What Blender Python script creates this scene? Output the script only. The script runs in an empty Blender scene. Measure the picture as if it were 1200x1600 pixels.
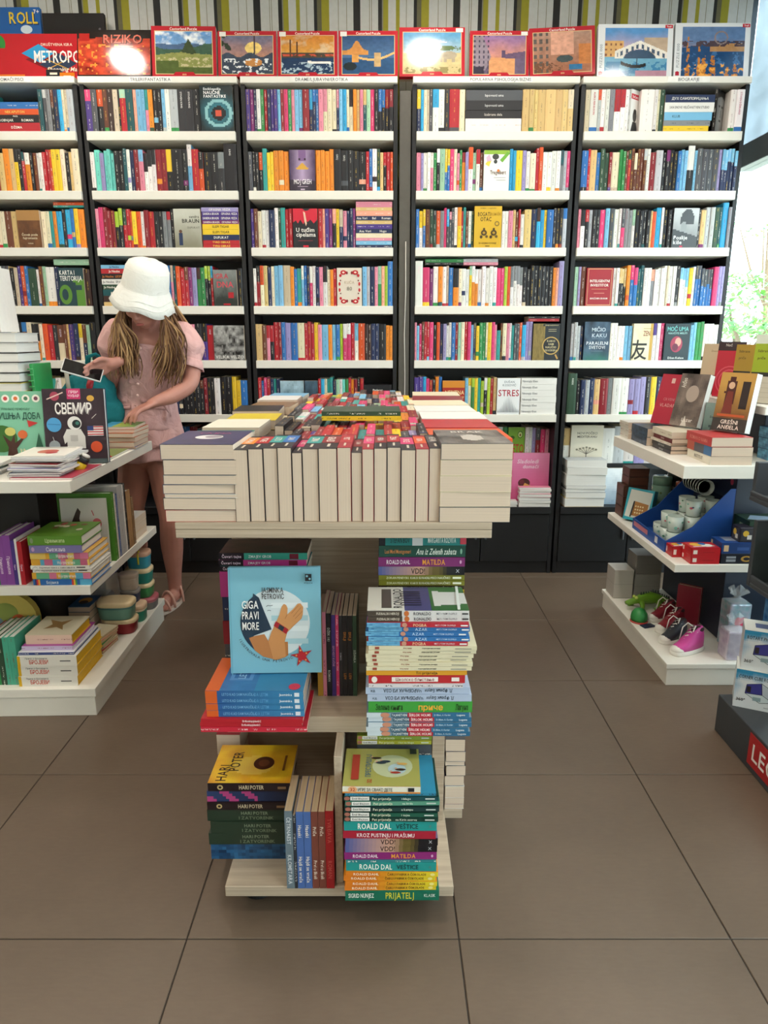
import bpy, math, random
import numpy as np
from mathutils import Matrix, Vector

# ------------------------------------------------------------------ camera
S = bpy.context.scene
COL = S.collection
PI = math.pi
rad = math.radians
cam_d = bpy.data.cameras.new('camera')
cam_d.sensor_fit = 'VERTICAL'
cam_d.sensor_height = 36.0
cam_d.lens = 1100 / 1600 * 36.0
cam_d.clip_start = 0.05
cam = bpy.data.objects.new('camera', cam_d)
cam.location = (0, 0, 1.29)
cam.rotation_euler = (rad(90 - 14.04), 0, 0)
COL.objects.link(cam)
S.camera = cam

# ------------------------------------------------------------------ world, light, exposure
world = bpy.data.worlds.new('world')
S.world = world
world.use_nodes = True
bg = world.node_tree.nodes['Background']
bg.inputs[0].default_value = (0.86, 0.95, 1.0, 1)
bg.inputs[1].default_value = 5.5
sun_d = bpy.data.lights.new('sun', 'SUN')
sun_d.energy = 11.0
sun_d.angle = rad(2)
sun_d.color = (1, 0.97, 0.9)
sun = bpy.data.objects.new('sun', sun_d)
sun.rotation_euler = (rad(42), 0, rad(-30))      # high, from beyond the shop's street side; lights the planting outside
COL.objects.link(sun)
S.view_settings.view_transform = 'Standard'
S.view_settings.look = 'None'
S.view_settings.gamma = 1.0
S.view_settings.use_curve_mapping = False
S.view_settings.exposure = -0.08
S.cycles.use_denoising = True
S.cycles.max_bounces = 8
S.cycles.sample_clamp_indirect = 6.0
LAMP_POWER = 13.0
LAMP_COL = (1.0, 0.90, 0.79)

# ------------------------------------------------------------------ colour helpers
def lin(c):
    return c / 12.92 if c <= 0.04045 else ((c + 0.055) / 1.055) ** 2.4
def C(h):
    """'#rrggbb' or (r,g,b) 0-255 -> linear rgb"""
    if isinstance(h, str):
        h = h.lstrip('#')
        h = tuple(int(h[i:i + 2], 16) for i in (0, 2, 4))
    return tuple(lin(v / 255.0) for v in h)
PAL = dict(k='1b1b20', K='2c2c31', w='e9e7e2', s='b9bcc0', g='85888c', D='4b4e53', r='b3202c', R='8a1a26', p='e08aa0', P='d83a72',
           m='7b2a6a', v='9c93c4', V='4b3585', b='2a6fb5', n='1d2b52', c='79b8dc', C='2fa3d6', t='2f9a94', T='17545a', q='6fd0c4',
           G='2f8a48', l='a7c536', y='ecc62c', o='e88a24', O='d9531f', B='6b3a26', e='e8dcbc', E='d8b87a', u='3b2420', z='cbb9a0', x='2d4a36', a='9fc7a8', h='f2a78c')
PAL = {k: C(v) for k, v in PAL.items()}
def jit(c, rng, a=0.12):
    f = 1 + rng.uniform(-a, a)
    return tuple(max(0, min(1, v * f * (1 + rng.uniform(-a / 3, a / 3)))) for v in c)
def lum(c):
    return 0.2126 * c[0] + 0.7152 * c[1] + 0.0722 * c[2]

# ------------------------------------------------------------------ materials
MATS = {}
def nodes_of(name):
    m = bpy.data.materials.new(name)
    m.use_nodes = True
    nt = m.node_tree
    return m, nt, nt.nodes, nt.links, nt.nodes['Principled BSDF']
def mat(name, col, rough=0.5, metal=0.0, noise=0.06, scale=40.0, bump=0.0, spec=0.5, stretch=None, coat=0.0):
    if name in MATS:
        return MATS[name]
    m, nt, N, L, B = nodes_of(name)
    if isinstance(col, str):
        col = C(col)
    tc = N.new('ShaderNodeTexCoord')
    src = tc.outputs['Object']
    if stretch:
        mp = N.new('ShaderNodeMapping')
        mp.inputs['Scale'].default_value = stretch
        L.new(src, mp.inputs[0])
        src = mp.outputs[0]
    nz = N.new('ShaderNodeTexNoise')
    nz.inputs['Scale'].default_value = scale
    nz.inputs['Detail'].default_value = 4
    L.new(src, nz.inputs['Vector'])
    mx = N.new('ShaderNodeMix')
    mx.data_type = 'RGBA'
    lo = tuple(v * (1 - noise * 2) for v in col)
    hi = tuple(min(1, v * (1 + noise * 2)) for v in col)
    mx.inputs[6].default_value = (*lo, 1)
    mx.inputs[7].default_value = (*hi, 1)
    L.new(nz.outputs['Fac'], mx.inputs[0])
    L.new(mx.outputs[2], B.inputs['Base Color'])
    B.inputs['Roughness'].default_value = rough
    B.inputs['Metallic'].default_value = metal
    B.inputs['Specular IOR Level'].default_value = spec
    B.inputs['Coat Weight'].default_value = coat
    if bump:
        bp = N.new('ShaderNodeBump')
        bp.inputs['Strength'].default_value = bump
        bp.inputs['Distance'].default_value = 0.002
        L.new(nz.outputs['Fac'], bp.inputs['Height'])
        L.new(bp.outputs[0], B.inputs['Normal'])
    MATS[name] = m
    return m

def attr_mat(name, rough, coat=0.0, noise=0.0, lettering=False, spec=0.5):
    """colour from the face attribute 'col'; lettering: rows of small ink marks along the spine from attribute 'ink' and the spine uv"""
    m, nt, N, L, B = nodes_of(name)
    at = N.new('ShaderNodeAttribute'); at.attribute_name = 'col'
    out = at.outputs['Color']
    if lettering:
        ik = N.new('ShaderNodeAttribute'); ik.attribute_name = 'ink'
        uv = N.new('ShaderNodeUVMap'); uv.uv_map = 'uv'
        sp = N.new('ShaderNodeSeparateXYZ'); L.new(uv.outputs[0], sp.inputs[0])
        def math_(op, a, b=None):
            n = N.new('ShaderNodeMath'); n.operation = op
            for i, v in enumerate((a, b)):
                if v is None: continue
                if isinstance(v, (int, float)): n.inputs[i].default_value = v
                else: L.new(v, n.inputs[i])
            return n.outputs[0]
        # u: metres along the spine (plus a per-book offset), v: 0..1 across it
        mp = N.new('ShaderNodeMapping'); mp.inputs['Scale'].default_value = (430, 3.2, 1)
        L.new(uv.outputs[0], mp.inputs[0])
        nz = N.new('ShaderNodeTexNoise'); nz.inputs['Scale'].default_value = 1.0; nz.inputs['Detail'].default_value = 2
        L.new(mp.outputs[0], nz.inputs['Vector'])
        marks = math_('GREATER_THAN', nz.outputs['Fac'], 0.53)
        mp2 = N.new('ShaderNodeMapping'); mp2.inputs['Scale'].default_value = (24, 0, 1)
        L.new(uv.outputs[0], mp2.inputs[0])
        nz2 = N.new('ShaderNodeTexNoise'); nz2.inputs['Scale'].default_value = 1.0; nz2.inputs['Detail'].default_value = 1
        L.new(mp2.outputs[0], nz2.inputs['Vector'])
        words = math_('GREATER_THAN', nz2.outputs['Fac'], 0.50)
        band = math_('LESS_THAN', math_('ABSOLUTE', math_('SUBTRACT', sp.outputs[1], 0.5)), 0.17)
        k = math_('MULTIPLY', math_('MULTIPLY', marks, words), band)
        k = math_('MULTIPLY', math_('MULTIPLY', k, ik.outputs['Alpha']), 0.8)
        mx = N.new('ShaderNodeMix'); mx.data_type = 'RGBA'
        L.new(k, mx.inputs[0]); L.new(out, mx.inputs[6]); L.new(ik.outputs['Color'], mx.inputs[7])
        out = mx.outputs[2]
    if noise:
        tc = N.new('ShaderNodeTexCoord'); nz = N.new('ShaderNodeTexNoise')
        nz.inputs['Scale'].default_value = 55
        L.new(tc.outputs['Object'], nz.inputs['Vector'])
        hs = N.new('ShaderNodeHueSaturation')
        mr = N.new('ShaderNodeMapRange'); mr.inputs[3].default_value = 1 - noise; mr.inputs[4].default_value = 1 + noise
        L.new(nz.outputs['Fac'], mr.inputs[0]); L.new(mr.outputs[0], hs.inputs['Value']); L.new(out, hs.inputs['Color'])
        out = hs.outputs[0]
    L.new(out, B.inputs['Base Color'])
    B.inputs['Roughness'].default_value = rough
    B.inputs['Coat Weight'].default_value = coat
    B.inputs['Specular IOR Level'].default_value = spec
    MATS[name] = m
    return m
M_COVER = attr_mat('printed_card', 0.38, 0.0, 0.05)
M_SPINE = attr_mat('printed_spine', 0.42, 0.0, 0.03, lettering=True)
M_PRINT = attr_mat('ink_print', 0.36)
M_GLOSS = attr_mat('glossy_print', 0.12, 0.25)
M_MATTE = attr_mat('matte_colour', 0.75, 0.0, 0.08)

def page_mat(name, col):
    m, nt, N, L, B = nodes_of(name)
    tc = N.new('ShaderNodeTexCoord')
    mp = N.new('ShaderNodeMapping'); mp.inputs['Scale'].default_value = (900, 3, 3)
    L.new(tc.outputs['Object'], mp.inputs[0])
    nz = N.new('ShaderNodeTexNoise'); nz.inputs['Scale'].default_value = 1; nz.inputs['Detail'].default_value = 2
    L.new(mp.outputs[0], nz.inputs['Vector'])
    mx = N.new('ShaderNodeMix'); mx.data_type = 'RGBA'
    c = C(col)
    mx.inputs[6].default_value = (*[v * 0.80 for v in c], 1); mx.inputs[7].default_value = (*[min(1, v * 1.12) for v in c], 1)
    L.new(nz.outputs['Fac'], mx.inputs[0]); L.new(mx.outputs[2], B.inputs['Base Color'])
    B.inputs['Roughness'].default_value = 0.85
    B.inputs['Specular IOR Level'].default_value = 0.2
    MATS[name] = m
    return m
M_PAGES = page_mat('cream_pages', '#d6c2ae')
M_PAGEW = page_mat('white_pages', '#e6e5e0')
M_PAGEB = page_mat('tan_pages', '#bfa888')

# ------------------------------------------------------------------ objects
def link(o, parent=None):
    COL.objects.link(o)
    if parent is not None:
        o.parent = parent
    return o
def tag(o, label=None, cat=None, group=None, kind=None):
    if label: o['label'] = label
    if cat: o['category'] = cat
    if group: o['group'] = group
    if kind: o['kind'] = kind
    return o
def empty(name, M=None, label=None, cat=None, group=None, kind=None):
    o = bpy.data.objects.new(name, None)
    o.empty_display_size = 0.05
    COL.objects.link(o)
    if M is not None:
        o.matrix_world = M
    return tag(o, label, cat, group, kind)
WHITE = (0.8, 0.8, 0.8)
class MB:
    """collects faces with a colour, an ink and a material each and builds ONE mesh object"""
    def __init__(s):
        s.v = []; s.f = []; s.c = []; s.k = []; s.m = []; s.uv = []
    def face(s, pts, col=WHITE, m=0, ink=None, uv=None):
        b = len(s.v)
        s.v.extend(pts)
        s.f.append(tuple(range(b, b + len(pts))))
        s.c.append(col); s.k.append(ink or (0, 0, 0, 0)); s.m.append(m)
        s.uv.append(uv or [(0, 0)] * len(pts))
    def mesh_part(s, verts, faces, col=WHITE, m=0):
        b = len(s.v)
        s.v.extend(verts)
        for f in faces:
            s.f.append(tuple(b + i for i in f)); s.c.append(col); s.k.append((0, 0, 0, 0)); s.m.append(m); s.uv.append([(0, 0)] * len(f))
    def box(s, x0, x1, y0, y1, z0, z1, col=WHITE, m=0, M=None, cols=None):
        vs = [(x0, y0, z0), (x1, y0, z0), (x1, y1, z0), (x0, y1, z0), (x0, y0, z1), (x1, y0, z1), (x1, y1, z1), (x0, y1, z1)]
        if M is not None:
            vs = [tuple(M @ Vector(p)) for p in vs]
        fs = [(0, 3, 2, 1), (4, 5, 6, 7), (0, 1, 5, 4), (1, 2, 6, 5), (2, 3, 7, 6), (3, 0, 4, 7)]
        s.mesh_part(vs, fs, col, m)
    def tube(s, pts, radii, n=8, col=WHITE, m=0, cap=True, flat=None):
        """swept tube through pts; radii a number or a list"""
        pts = [Vector(p) for p in pts]
        if not hasattr(radii, '__len__'): radii = [radii] * len(pts)
        rings = []
        prev = None
        for i, p in enumerate(pts):
            t = (pts[min(i + 1, len(pts) - 1)] - pts[max(i - 1, 0)])
            t = t.normalized() if t.length > 1e-9 else Vector((0, 0, 1))
            if prev is None:
                a = Vector((0, 1, 0)) if abs(t.y) < 0.9 else Vector((1, 0, 0))
                u = (a - t * a.dot(t)).normalized()
            else:
                u = (prev - t * prev.dot(t)); u = u.normalized() if u.length > 1e-6 else prev
            prev = u
            w = t.cross(u)
            r = radii[i]; ru, rw = (r if hasattr(r, '__len__') else (r, r))
            rings.append([tuple(p + u * (ru * math.cos(2 * PI * k / n)) + w * (rw * math.sin(2 * PI * k / n))) for k in range(n)])
        vs = [q for r in rings for q in r]
        fs = []
        for i in range(len(rings) - 1):
            for k in range(n):
                fs.append((i * n + k, i * n + (k + 1) % n, (i + 1) * n + (k + 1) % n, (i + 1) * n + k))
        if cap:
            fs.append(tuple(range(n - 1, -1, -1))); fs.append(tuple(range((len(rings) - 1) * n, len(rings) * n)))
        s.mesh_part(vs, fs, col, m)
    def lathe(s, prof, n=20, col=WHITE, m=0, c=(0, 0, 0), sx=1, sy=1):
        vs = []
        for r, z in prof:
            for k in range(n):
                a = 2 * PI * k / n
                vs.append((c[0] + r * sx * math.cos(a), c[1] + r * sy * math.sin(a), c[2] + z))
        fs = []
        for i in range(len(prof) - 1):
            for k in range(n):
                fs.append((i * n + k, i * n + (k + 1) % n, (i + 1) * n + (k + 1) % n, (i + 1) * n + k))
        fs.append(tuple(range(n - 1, -1, -1))); fs.append(tuple(range((len(prof) - 1) * n, len(prof) * n)))
        s.mesh_part(vs, fs, col, m)
    def sphere(s, c, r, nu=14, nv=8, col=WHITE, m=0):
        rx, ry, rz = r if hasattr(r, '__len__') else (r, r, r)
        prof = []
        vs = []; fs = []
        for j in range(nv + 1):
            th = PI * j / nv
            for k in range(nu):
                a = 2 * PI * k / nu
                vs.append((c[0] + rx * math.sin(th) * math.cos(a), c[1] + ry * math.sin(th) * math.sin(a), c[2] - rz * math.cos(th)))
        for j in range(nv):
            for k in range(nu):
                fs.append((j * nu + k, j * nu + (k + 1) % nu, (j + 1) * nu + (k + 1) % nu, (j + 1) * nu + k))
        s.mesh_part(vs, fs, col, m)
    def prism(s, poly, y0, y1, col=WHITE, m=0):
        """polygon in xz extruded along y"""
        n = len(poly)
        vs = [(x, y0, z) for x, z in poly] + [(x, y1, z) for x, z in poly]
        fs = [tuple(range(n)), tuple(range(2 * n - 1, n - 1, -1))]
        for i in range(n):
            fs.append(((i + 1) % n, i, n + i, n + (i + 1) % n))
        s.mesh_part(vs, fs, col, m)
    def build(s, name, mats, parent=None, smooth=False, bevel=0.0, seg=1, M=None):
        me = bpy.data.meshes.new(name)
        me.from_pydata([tuple(p) for p in s.v], [], s.f)
        if not isinstance(mats, (list, tuple)): mats = [mats]
        for q in mats: me.materials.append(q)
        nf = len(s.f)
        if len(me.polygons) == nf:
            me.polygons.foreach_set('material_index', np.array(s.m, dtype=np.int32))
            a = me.attributes.new('col', 'FLOAT_COLOR', 'FACE')
            arr = np.ones((nf, 4), dtype=np.float32); arr[:, :3] = np.array([q[:3] for q in s.c], dtype=np.float32)
            a.data.foreach_set('color', arr.ravel())
            if any(q[3] for q in s.k):
                a = me.attributes.new('ink', 'FLOAT_COLOR', 'FACE')
                a.data.foreach_set('color', np.array(s.k, dtype=np.float32).ravel())
                u = me.uv_layers.new(name='uv')
                u.data.foreach_set('uv', np.array([p for q in s.uv for p in q], dtype=np.float32).ravel())
        if smooth:
            me.polygons.foreach_set('use_smooth', np.ones(nf, dtype=bool))
        o = bpy.data.objects.new(name, me)
        link(o, parent)
        if M is not None: o.matrix_world = M
        if bevel:
            md = o.modifiers.new('bevel', 'BEVEL'); md.width = bevel; md.segments = seg; md.limit_method = 'ANGLE'
        return o
def boxobj(name, x0, x1, y0, y1, z0, z1, m, parent=None, bevel=0.0, **kw):
    b = MB(); b.box(x0, x1, y0, y1, z0, z1)
    return b.build(name, m, parent, bevel=bevel, **kw)

# ------------------------------------------------------------------ glyphs: every letter once, then strings are put together from them
GL = {}
def make_glyphs(chars):
    objs = []
    for ch in chars:
        cu = bpy.data.curves.new('glyph', 'FONT')
        cu.body = ch; cu.size = 1.0; cu.resolution_u = 2; cu.fill_mode = 'FRONT'; cu.offset = 0.014
        o = bpy.data.objects.new('glyph', cu); COL.objects.link(o); objs.append((ch, o))
    bpy.context.view_layer.update()
    dg = bpy.context.evaluated_depsgraph_get()
    for ch, o in objs:
        me = bpy.data.meshes.new_from_object(o.evaluated_get(dg))
        vs = [(v.co.x, v.co.y) for v in me.vertices]
        fs = [tuple(p.vertices) for p in me.polygons]
        if vs:
            x0 = min(v[0] for v in vs); x1 = max(v[0] for v in vs)
            GL[ch] = ([(x - x0, y) for x, y in vs], fs, x1 - x0 + 0.085)
        bpy.data.meshes.remove(me)
    for ch, o in objs:
        cu = o.data
        bpy.data.objects.remove(o); bpy.data.curves.remove(cu)
make_glyphs('ABCDEFGHIJKLMNOPQRSTUVWXYZabcdefghijklmnopqrstuvwxyz0123456789?!.,-/+°:&ČĆŠĐŽčćšđžАБВГДЂЕЖЗИЈКЛЉМНЊОПРСТЋУФХЦЧЏШабвгдђежзијклљмнњопрстћуфхцчџш友')
def text_geo(s):
    """verts, faces of a string, cap height about 0.73, starting at 0"""
    vs = []; fs = []; x = 0
    for ch in s:
        if ch == ' ' or ch not in GL:
            x += 0.28; continue
        gv, gf, adv = GL[ch]
        b = len(vs)
        vs += [(x + p[0], p[1]) for p in gv]
        fs += [tuple(b + i for i in f) for f in gf]
        x += adv
    return vs, fs, max(0.01, x - 0.085)

# ------------------------------------------------------------------ flat prints
class Draw:
    """vector print on a plane: o + a*W*ex + b*H*ey, a and b in 0..1; every call lies a hair above the last"""
    def __init__(s, o, ex, ey, W, H, m=0):
        s.o = Vector(o); s.ex = Vector(ex).normalized(); s.ey = Vector(ey).normalized(); s.n = s.ex.cross(s.ey)
        s.W = W; s.H = H; s.mb = MB(); s.lift = 0.0004; s.mi = m
    def P(s, a, b):
        return tuple(s.o + s.ex * (a * s.W) + s.ey * (b * s.H) + s.n * s.lift)
    def up(s): s.lift += 0.00018
    def poly(s, pts, c):
        s.mb.face([s.P(*p) for p in pts], C(c) if isinstance(c, str) else c, s.mi); s.up()
    def rect(s, a0, b0, a1, b1, c):
        s.poly([(a0, b0), (a1, b0), (a1, b1), (a0, b1)], c)
    def ell(s, a, b, ra, rb=None, c='#ffffff', n=22):
        """ra in fractions of W; rb of H (None: a circle)"""
        rb = ra * s.W / s.H if rb is None else rb
        s.poly([(a + ra * math.cos(2 * PI * k / n), b + rb * math.sin(2 * PI * k / n)) for k in range(n)], c)
    def line(s, pts, w, c):
        """w in metres"""
        c = C(c) if isinstance(c, str) else c
        for p, q in zip(pts, pts[1:]):
            P = Vector((p[0] * s.W, p[1] * s.H)); Q = Vector((q[0] * s.W, q[1] * s.H))
            d = (Q - P)
            if d.length < 1e-7: continue
            nn = Vector((-d.y, d.x)).normalized() * w / 2
            s.mb.face([s.P(v.x / s.W, v.y / s.H) for v in (P - nn, Q - nn, Q + nn, P + nn)], c, s.mi)
        s.up()
    def text(s, t, a, b, h, c, fit=None, align='c', rot=0.0, shear=0.0, xs=1.0):
        """h: letter height as a fraction of H; fit: greatest width as a fraction of W"""
        vs, fs, w = text_geo(t)
        k = h * s.H / 0.73
        kx = k * xs
        if fit and w * kx > fit * s.W: kx = fit * s.W / w
        ox = {'c': -w * kx / 2, 'l': 0, 'r': -w * kx}[align]
        cs, sn = math.cos(rot), math.sin(rot)
        col = C(c) if isinstance(c, str) else c
        out = []
        for x, y in vs:
            X = ox + x * kx + shear * y * k; Y = y * k - h * s.H / 2
            out.append(tuple(s.o + s.ex * (a * s.W + X * cs - Y * sn) + s.ey * (b * s.H + X * sn + Y * cs) + s.n * s.lift))
        s.mb.mesh_part(out, fs, col, s.mi); s.up()
    def raster(s, fn, nx, ny, a0=0, b0=0, a1=1, b1=1):
        u, v = np.meshgrid((np.arange(nx) + .5) / nx, (np.arange(ny) + .5) / ny)
        rgb = np.clip(fn(u, v), 0, 1)
        us = np.linspace(a0, a1, nx + 1); vs = np.linspace(b0, b1, ny + 1)
        P = [s.P(a, b) for b in vs for a in us]
        fs = []; b = len(s.mb.v)
        s.mb.v.extend(P)
        for j in range(ny):
            for i in range(nx):
                q = b + j * (nx + 1) + i
                s.mb.f.append((q, q + 1, q + nx + 2, q + nx + 1)); s.mb.m.append(s.mi); s.mb.k.append((0, 0, 0, 0)); s.mb.uv.append([(0, 0)] * 4)
                s.mb.c.append(tuple(rgb[j, i]))
        s.up()
    def build(s, name, parent, m=None):
        return s.mb.build(name, m or M_PRINT, parent)
def fbm(u, v, seed=0, f=4.0, octs=4):
    out = np.zeros_like(u); amp = 0.5; r = np.random.RandomState(seed)
    for _ in range(octs):
        g = r.rand(64, 64)
        x = u * f; y = v * f
        xi = np.floor(x).astype(int); yi = np.floor(y).astype(int)
        fx = x - xi; fy = y - yi
        fx = fx * fx * (3 - 2 * fx); fy = fy * fy * (3 - 2 * fy)
        a = g[yi % 64, xi % 64]; b = g[yi % 64, (xi + 1) % 64]; c = g[(yi + 1) % 64, xi % 64]; d = g[(yi + 1) % 64, (xi + 1) % 64]
        out += amp * ((a * (1 - fx) + b * fx) * (1 - fy) + (c * (1 - fx) + d * fx) * fy)
        amp *= 0.5; f *= 2.1
    return out
def cmix(c0, c1, t):
    c0 = np.array(C(c0) if isinstance(c0, str) else c0); c1 = np.array(C(c1) if isinstance(c1, str) else c1)
    t = np.clip(t, 0, 1)[..., None]
    return c0 * (1 - t) + c1 * t
def lay(img, c, mask):
    c = np.array(C(c) if isinstance(c, str) else c)
    m = np.clip(mask, 0, 1)[..., None]
    return img * (1 - m) + c * m

# ------------------------------------------------------------------ books
def place(pos, mode, w, h, t, rz=0.0, lean=0.0, roll=0.0):
    """canonical book: x thickness, y from the spine to the fore-edge, z height -> a matrix that puts its front-left-bottom corner at pos"""
    R = {'up': ((1, 0, 0), (0, 1, 0), (0, 0, 1), (0, 0, 0)),
         'flat': ((0, 0, 1), (0, 1, 0), (-1, 0, 0), (h, 0, 0)),          # spine to the viewer, front cover up
         'flatp': ((0, 0, 1), (0, -1, 0), (1, 0, 0), (0, w, 0)),         # fore-edge to the viewer
         'flatt': ((0, 0, 1), (1, 0, 0), (0, 1, 0), (0, 0, 0)),          # tail edge to the viewer, spine on the -x side
         'flats': ((0, 0, 1), (-1, 0, 0), (0, -1, 0), (w, h, 0)),        # head edge to the viewer, spine on the +x side
         'face': ((0, -1, 0), (1, 0, 0), (0, 0, 1), (0, t, 0)),
         'left': ((0, -1, 0), (1, 0, 0), (0, 0, 1), (0, t, 0)),          # spine towards -x
         'right': ((0, 1, 0), (-1, 0, 0), (0, 0, 1), (w, 0, 0)),         # spine towards +x
         'spineup': ((1, 0, 0), (0, 0, -1), (0, 1, 0), (0, 0, w)),
         'back': ((-1, 0, 0), (0, -1, 0), (0, 0, 1), (t, w, 0))}[mode]
    M = Matrix(((R[0][0], R[1][0], R[2][0], R[3][0]), (R[0][1], R[1][1], R[2][1], R[3][1]), (R[0][2], R[1][2], R[2][2], R[3][2]), (0, 0, 0, 1)))
    if lean and mode == 'face': pos = (pos[0], pos[1], pos[2] + t * math.sin(lean))      # rests on its back edge
    return Matrix.Translation(pos) @ Matrix.Rotation(rz, 4, 'Z') @ Matrix.Rotation(roll, 4, 'Y') @ Matrix.Rotation(-lean, 4, 'X') @ M
INKS = [C('#f3efe6'), C('#f3efe6'), C('#e9c75a'), C('#222228'), C('#c92c35'), C('#dfe8f2')]
def pick_ink(col, rng):
    return C('#f1ece0') if lum(col) < 0.22 and rng.random() < .75 else (C('#e5bf4a') if lum(col) < 0.15 else rng.choice([C('#1d1d24'), C('#7a1c28'), C('#23345e'), C('#2a2a2a')]))
def spine_faces(mb, t, h, col, ink, rng, y=0.0, bands=None, amount=1.0, ofs=0.0, x=0.0, z=0.0, m=0):
    """the spine as a stack of coloured bands; canonical plane y=const, seen from -y"""
    bands = bands or [(0, 1, col)]
    for b0, b1, c in bands:
        z0, z1 = z + b0 * h, z + b1 * h
        mb.face([(x, y, z0), (x + t, y, z0), (x + t, y, z1), (x, y, z1)], c, m, (*ink, amount), [(z0 + ofs, .5 - t / .024), (z0 + ofs, .5 + t / .024), (z1 + ofs, .5 + t / .024), (z1 + ofs, .5 - t / .024)])
def rand_bands(col, rng):
    q = rng.random()
    if q < 0.55: return [(0, 1, col)]
    c2 = jit(rng.choice(list(PAL.values())), rng)
    if q < 0.72: return [(0, .1, c2), (.1, 1, col)]
    if q < 0.88: a = rng.uniform(.55, .8); return [(0, a, col), (a, 1, c2)]
    a = rng.uniform(.1, .3); return [(0, a, col), (a, a + .12, c2), (a + .12, 1, col)]

def book(name, M, w, h, t, col, label=None, cat='book', group=None, hard=False, spine=None, front=None, pages=None, bands=None, spinecol=None,
         ink=None, amount=1.0, seed=0, back=None, frontcol=None):
    """thing > cover, pages, cover_print, spine_lettering. spine/front: functions that draw on a Draw plane"""
    rng = random.Random(seed * 7 + 3)
    col = C(col) if isinstance(col, str) else col
    root = empty(name, M, label, cat, group)
    ct = 0.0024 if hard else 0.0007
    ov = 0.003 if hard else 0.0004
    sc = spinecol if spinecol is not None else col
    sc = C(sc) if isinstance(sc, str) else sc
    fc = frontcol if frontcol is not None else col
    fc = C(fc) if isinstance(fc, str) else fc
    mb = MB()
    mb.box(t - ct, t, 0, w, 0, h, fc, 0)
    mb.box(0, ct, 0, w, 0, h, col, 0)
    mb.box(ct, t - ct, 0.0001, ct, 0, h, sc, 0)
    ik = ink or pick_ink(sc, rng)
    ik = C(ik) if isinstance(ik, str) else ik
    bd = bands or [(0, 1, sc)]
    bd = [(a, b, C(c) if isinstance(c, str) else c) for a, b, c in bd]
    spine_faces(mb, t, h, sc, ik, rng, -0.0002, bd, 0.0 if spine else amount, rng.uniform(0, 5), m=1)
    mb.build('cover', [M_COVER, M_SPINE], root)
    pg = MB(); pg.box(ct, t - ct, ct, w - ov, ov, h - ov)
    pg.build('pages', pages or M_PAGES, root)
    if front:
        d = Draw((t, 0, 0), (0, 1, 0), (0, 0, 1), w, h)
        front(d); d.build('cover_print', root)
    if spine:
        # a runs from the head to the tail of the book, b across towards the front cover
        d = Draw((0, -0.0002, h), (0, 0, -1), (1, 0, 0), h, t)
        spine(d); d.build('spine_lettering', root)
    return root

# ================================================================== the room
RX0, RX1, RY0, RY1, RZ = -3.4, 1.86, -2.6, 4.06, 3.02
def floor_mat():
    m, nt, N, L, B = nodes_of('floor_tile')
    g = N.new('ShaderNodeNewGeometry')
    mp = N.new('ShaderNodeMapping'); mp.inputs['Scale'].default_value = (1, 1, 1)
    L.new(g.outputs['Position'], mp.inputs[0])
    n1 = N.new('ShaderNodeTexNoise'); n1.inputs['Scale'].default_value = 3.0; n1.inputs['Detail'].default_value = 6; n1.inputs['Roughness'].default_value = 0.7
    L.new(mp.outputs[0], n1.inputs['Vector'])
    n2 = N.new('ShaderNodeTexNoise'); n2.inputs['Scale'].default_value = 130; n2.inputs['Detail'].default_value = 3
    mp2 = N.new('ShaderNodeMapping'); mp2.inputs['Scale'].default_value = (0.25, 1, 1)
    L.new(g.outputs['Position'], mp2.inputs[0]); L.new(mp2.outputs[0], n2.inputs['Vector'])
    mx = N.new('ShaderNodeMix'); mx.data_type = 'RGBA'
    mx.inputs[6].default_value = (*C('#55463a'), 1); mx.inputs[7].default_value = (*C('#756454'), 1)
    ad = N.new('ShaderNodeMath'); ad.operation = 'MULTIPLY_ADD'; ad.inputs[1].default_value = 0.7; L.new(n1.outputs['Fac'], ad.inputs[0])
    sc = N.new('ShaderNodeMath'); sc.operation = 'MULTIPLY'; sc.inputs[1].default_value = 0.3; L.new(n2.outputs['Fac'], sc.inputs[0])
    L.new(sc.outputs[0], ad.inputs[2]); L.new(ad.outputs[0], mx.inputs[0])
    L.new(mx.outputs[2], B.inputs['Base Color'])
    B.inputs['Roughness'].default_value = 0.42
    bp = N.new('ShaderNodeBump'); bp.inputs['Strength'].default_value = 0.12; bp.inputs['Distance'].default_value = 0.002
    L.new(n2.outputs['Fac'], bp.inputs['Height']); L.new(bp.outputs[0], B.inputs['Normal'])
    return m
M_TILE = floor_mat()
M_GROUT = mat('grout', '#3a332d', 0.9)
M_PLASTER = mat('plaster', '#d9d5cb', 0.85, noise=0.03, scale=12)
M_CEIL = mat('ceiling_paint', '#e6e3db', 0.9, noise=0.02, scale=8)
M_SHELF = mat('white_laminate', '#ebe8de', 0.42, noise=0.015, scale=15)
M_BLACK = mat('black_laminate', '#17181b', 0.45, noise=0.1, scale=25)
M_DARK = mat('dark_grey_metal', '#3a3d42', 0.45, noise=0.05)
M_NAVY = mat('navy_panel', '#1c2638', 0.5, noise=0.05)
M_STEEL = mat('grey_aluminium', '#6f757b', 0.35, 0.6, noise=0.04)

fl = boxobj('floor', RX0, RX1, RY0, RY1, -0.06, -0.0025, M_GROUT); tag(fl, 'floor of large brown grey stone tiles with thin dark joints', 'floor', kind='structure')
T = 0.6
tm = MB(); g_ = 0.0016
tm.box(g_, T - g_, g_, T - g_, -0.004, 0.0)
tile0 = None
for i in range(-5, 4):
    for j in range(-3, 5):
        x = 0.165 + i * T; y = 1.278 + j * T
        if tile0 is None:
            o = tm.build('tile', M_TILE, fl, bevel=0.0012); tile0 = o
        else:
            o = tile0.copy(); COL.objects.link(o); o.parent = fl
        o.location = (x, y, 0)
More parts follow.
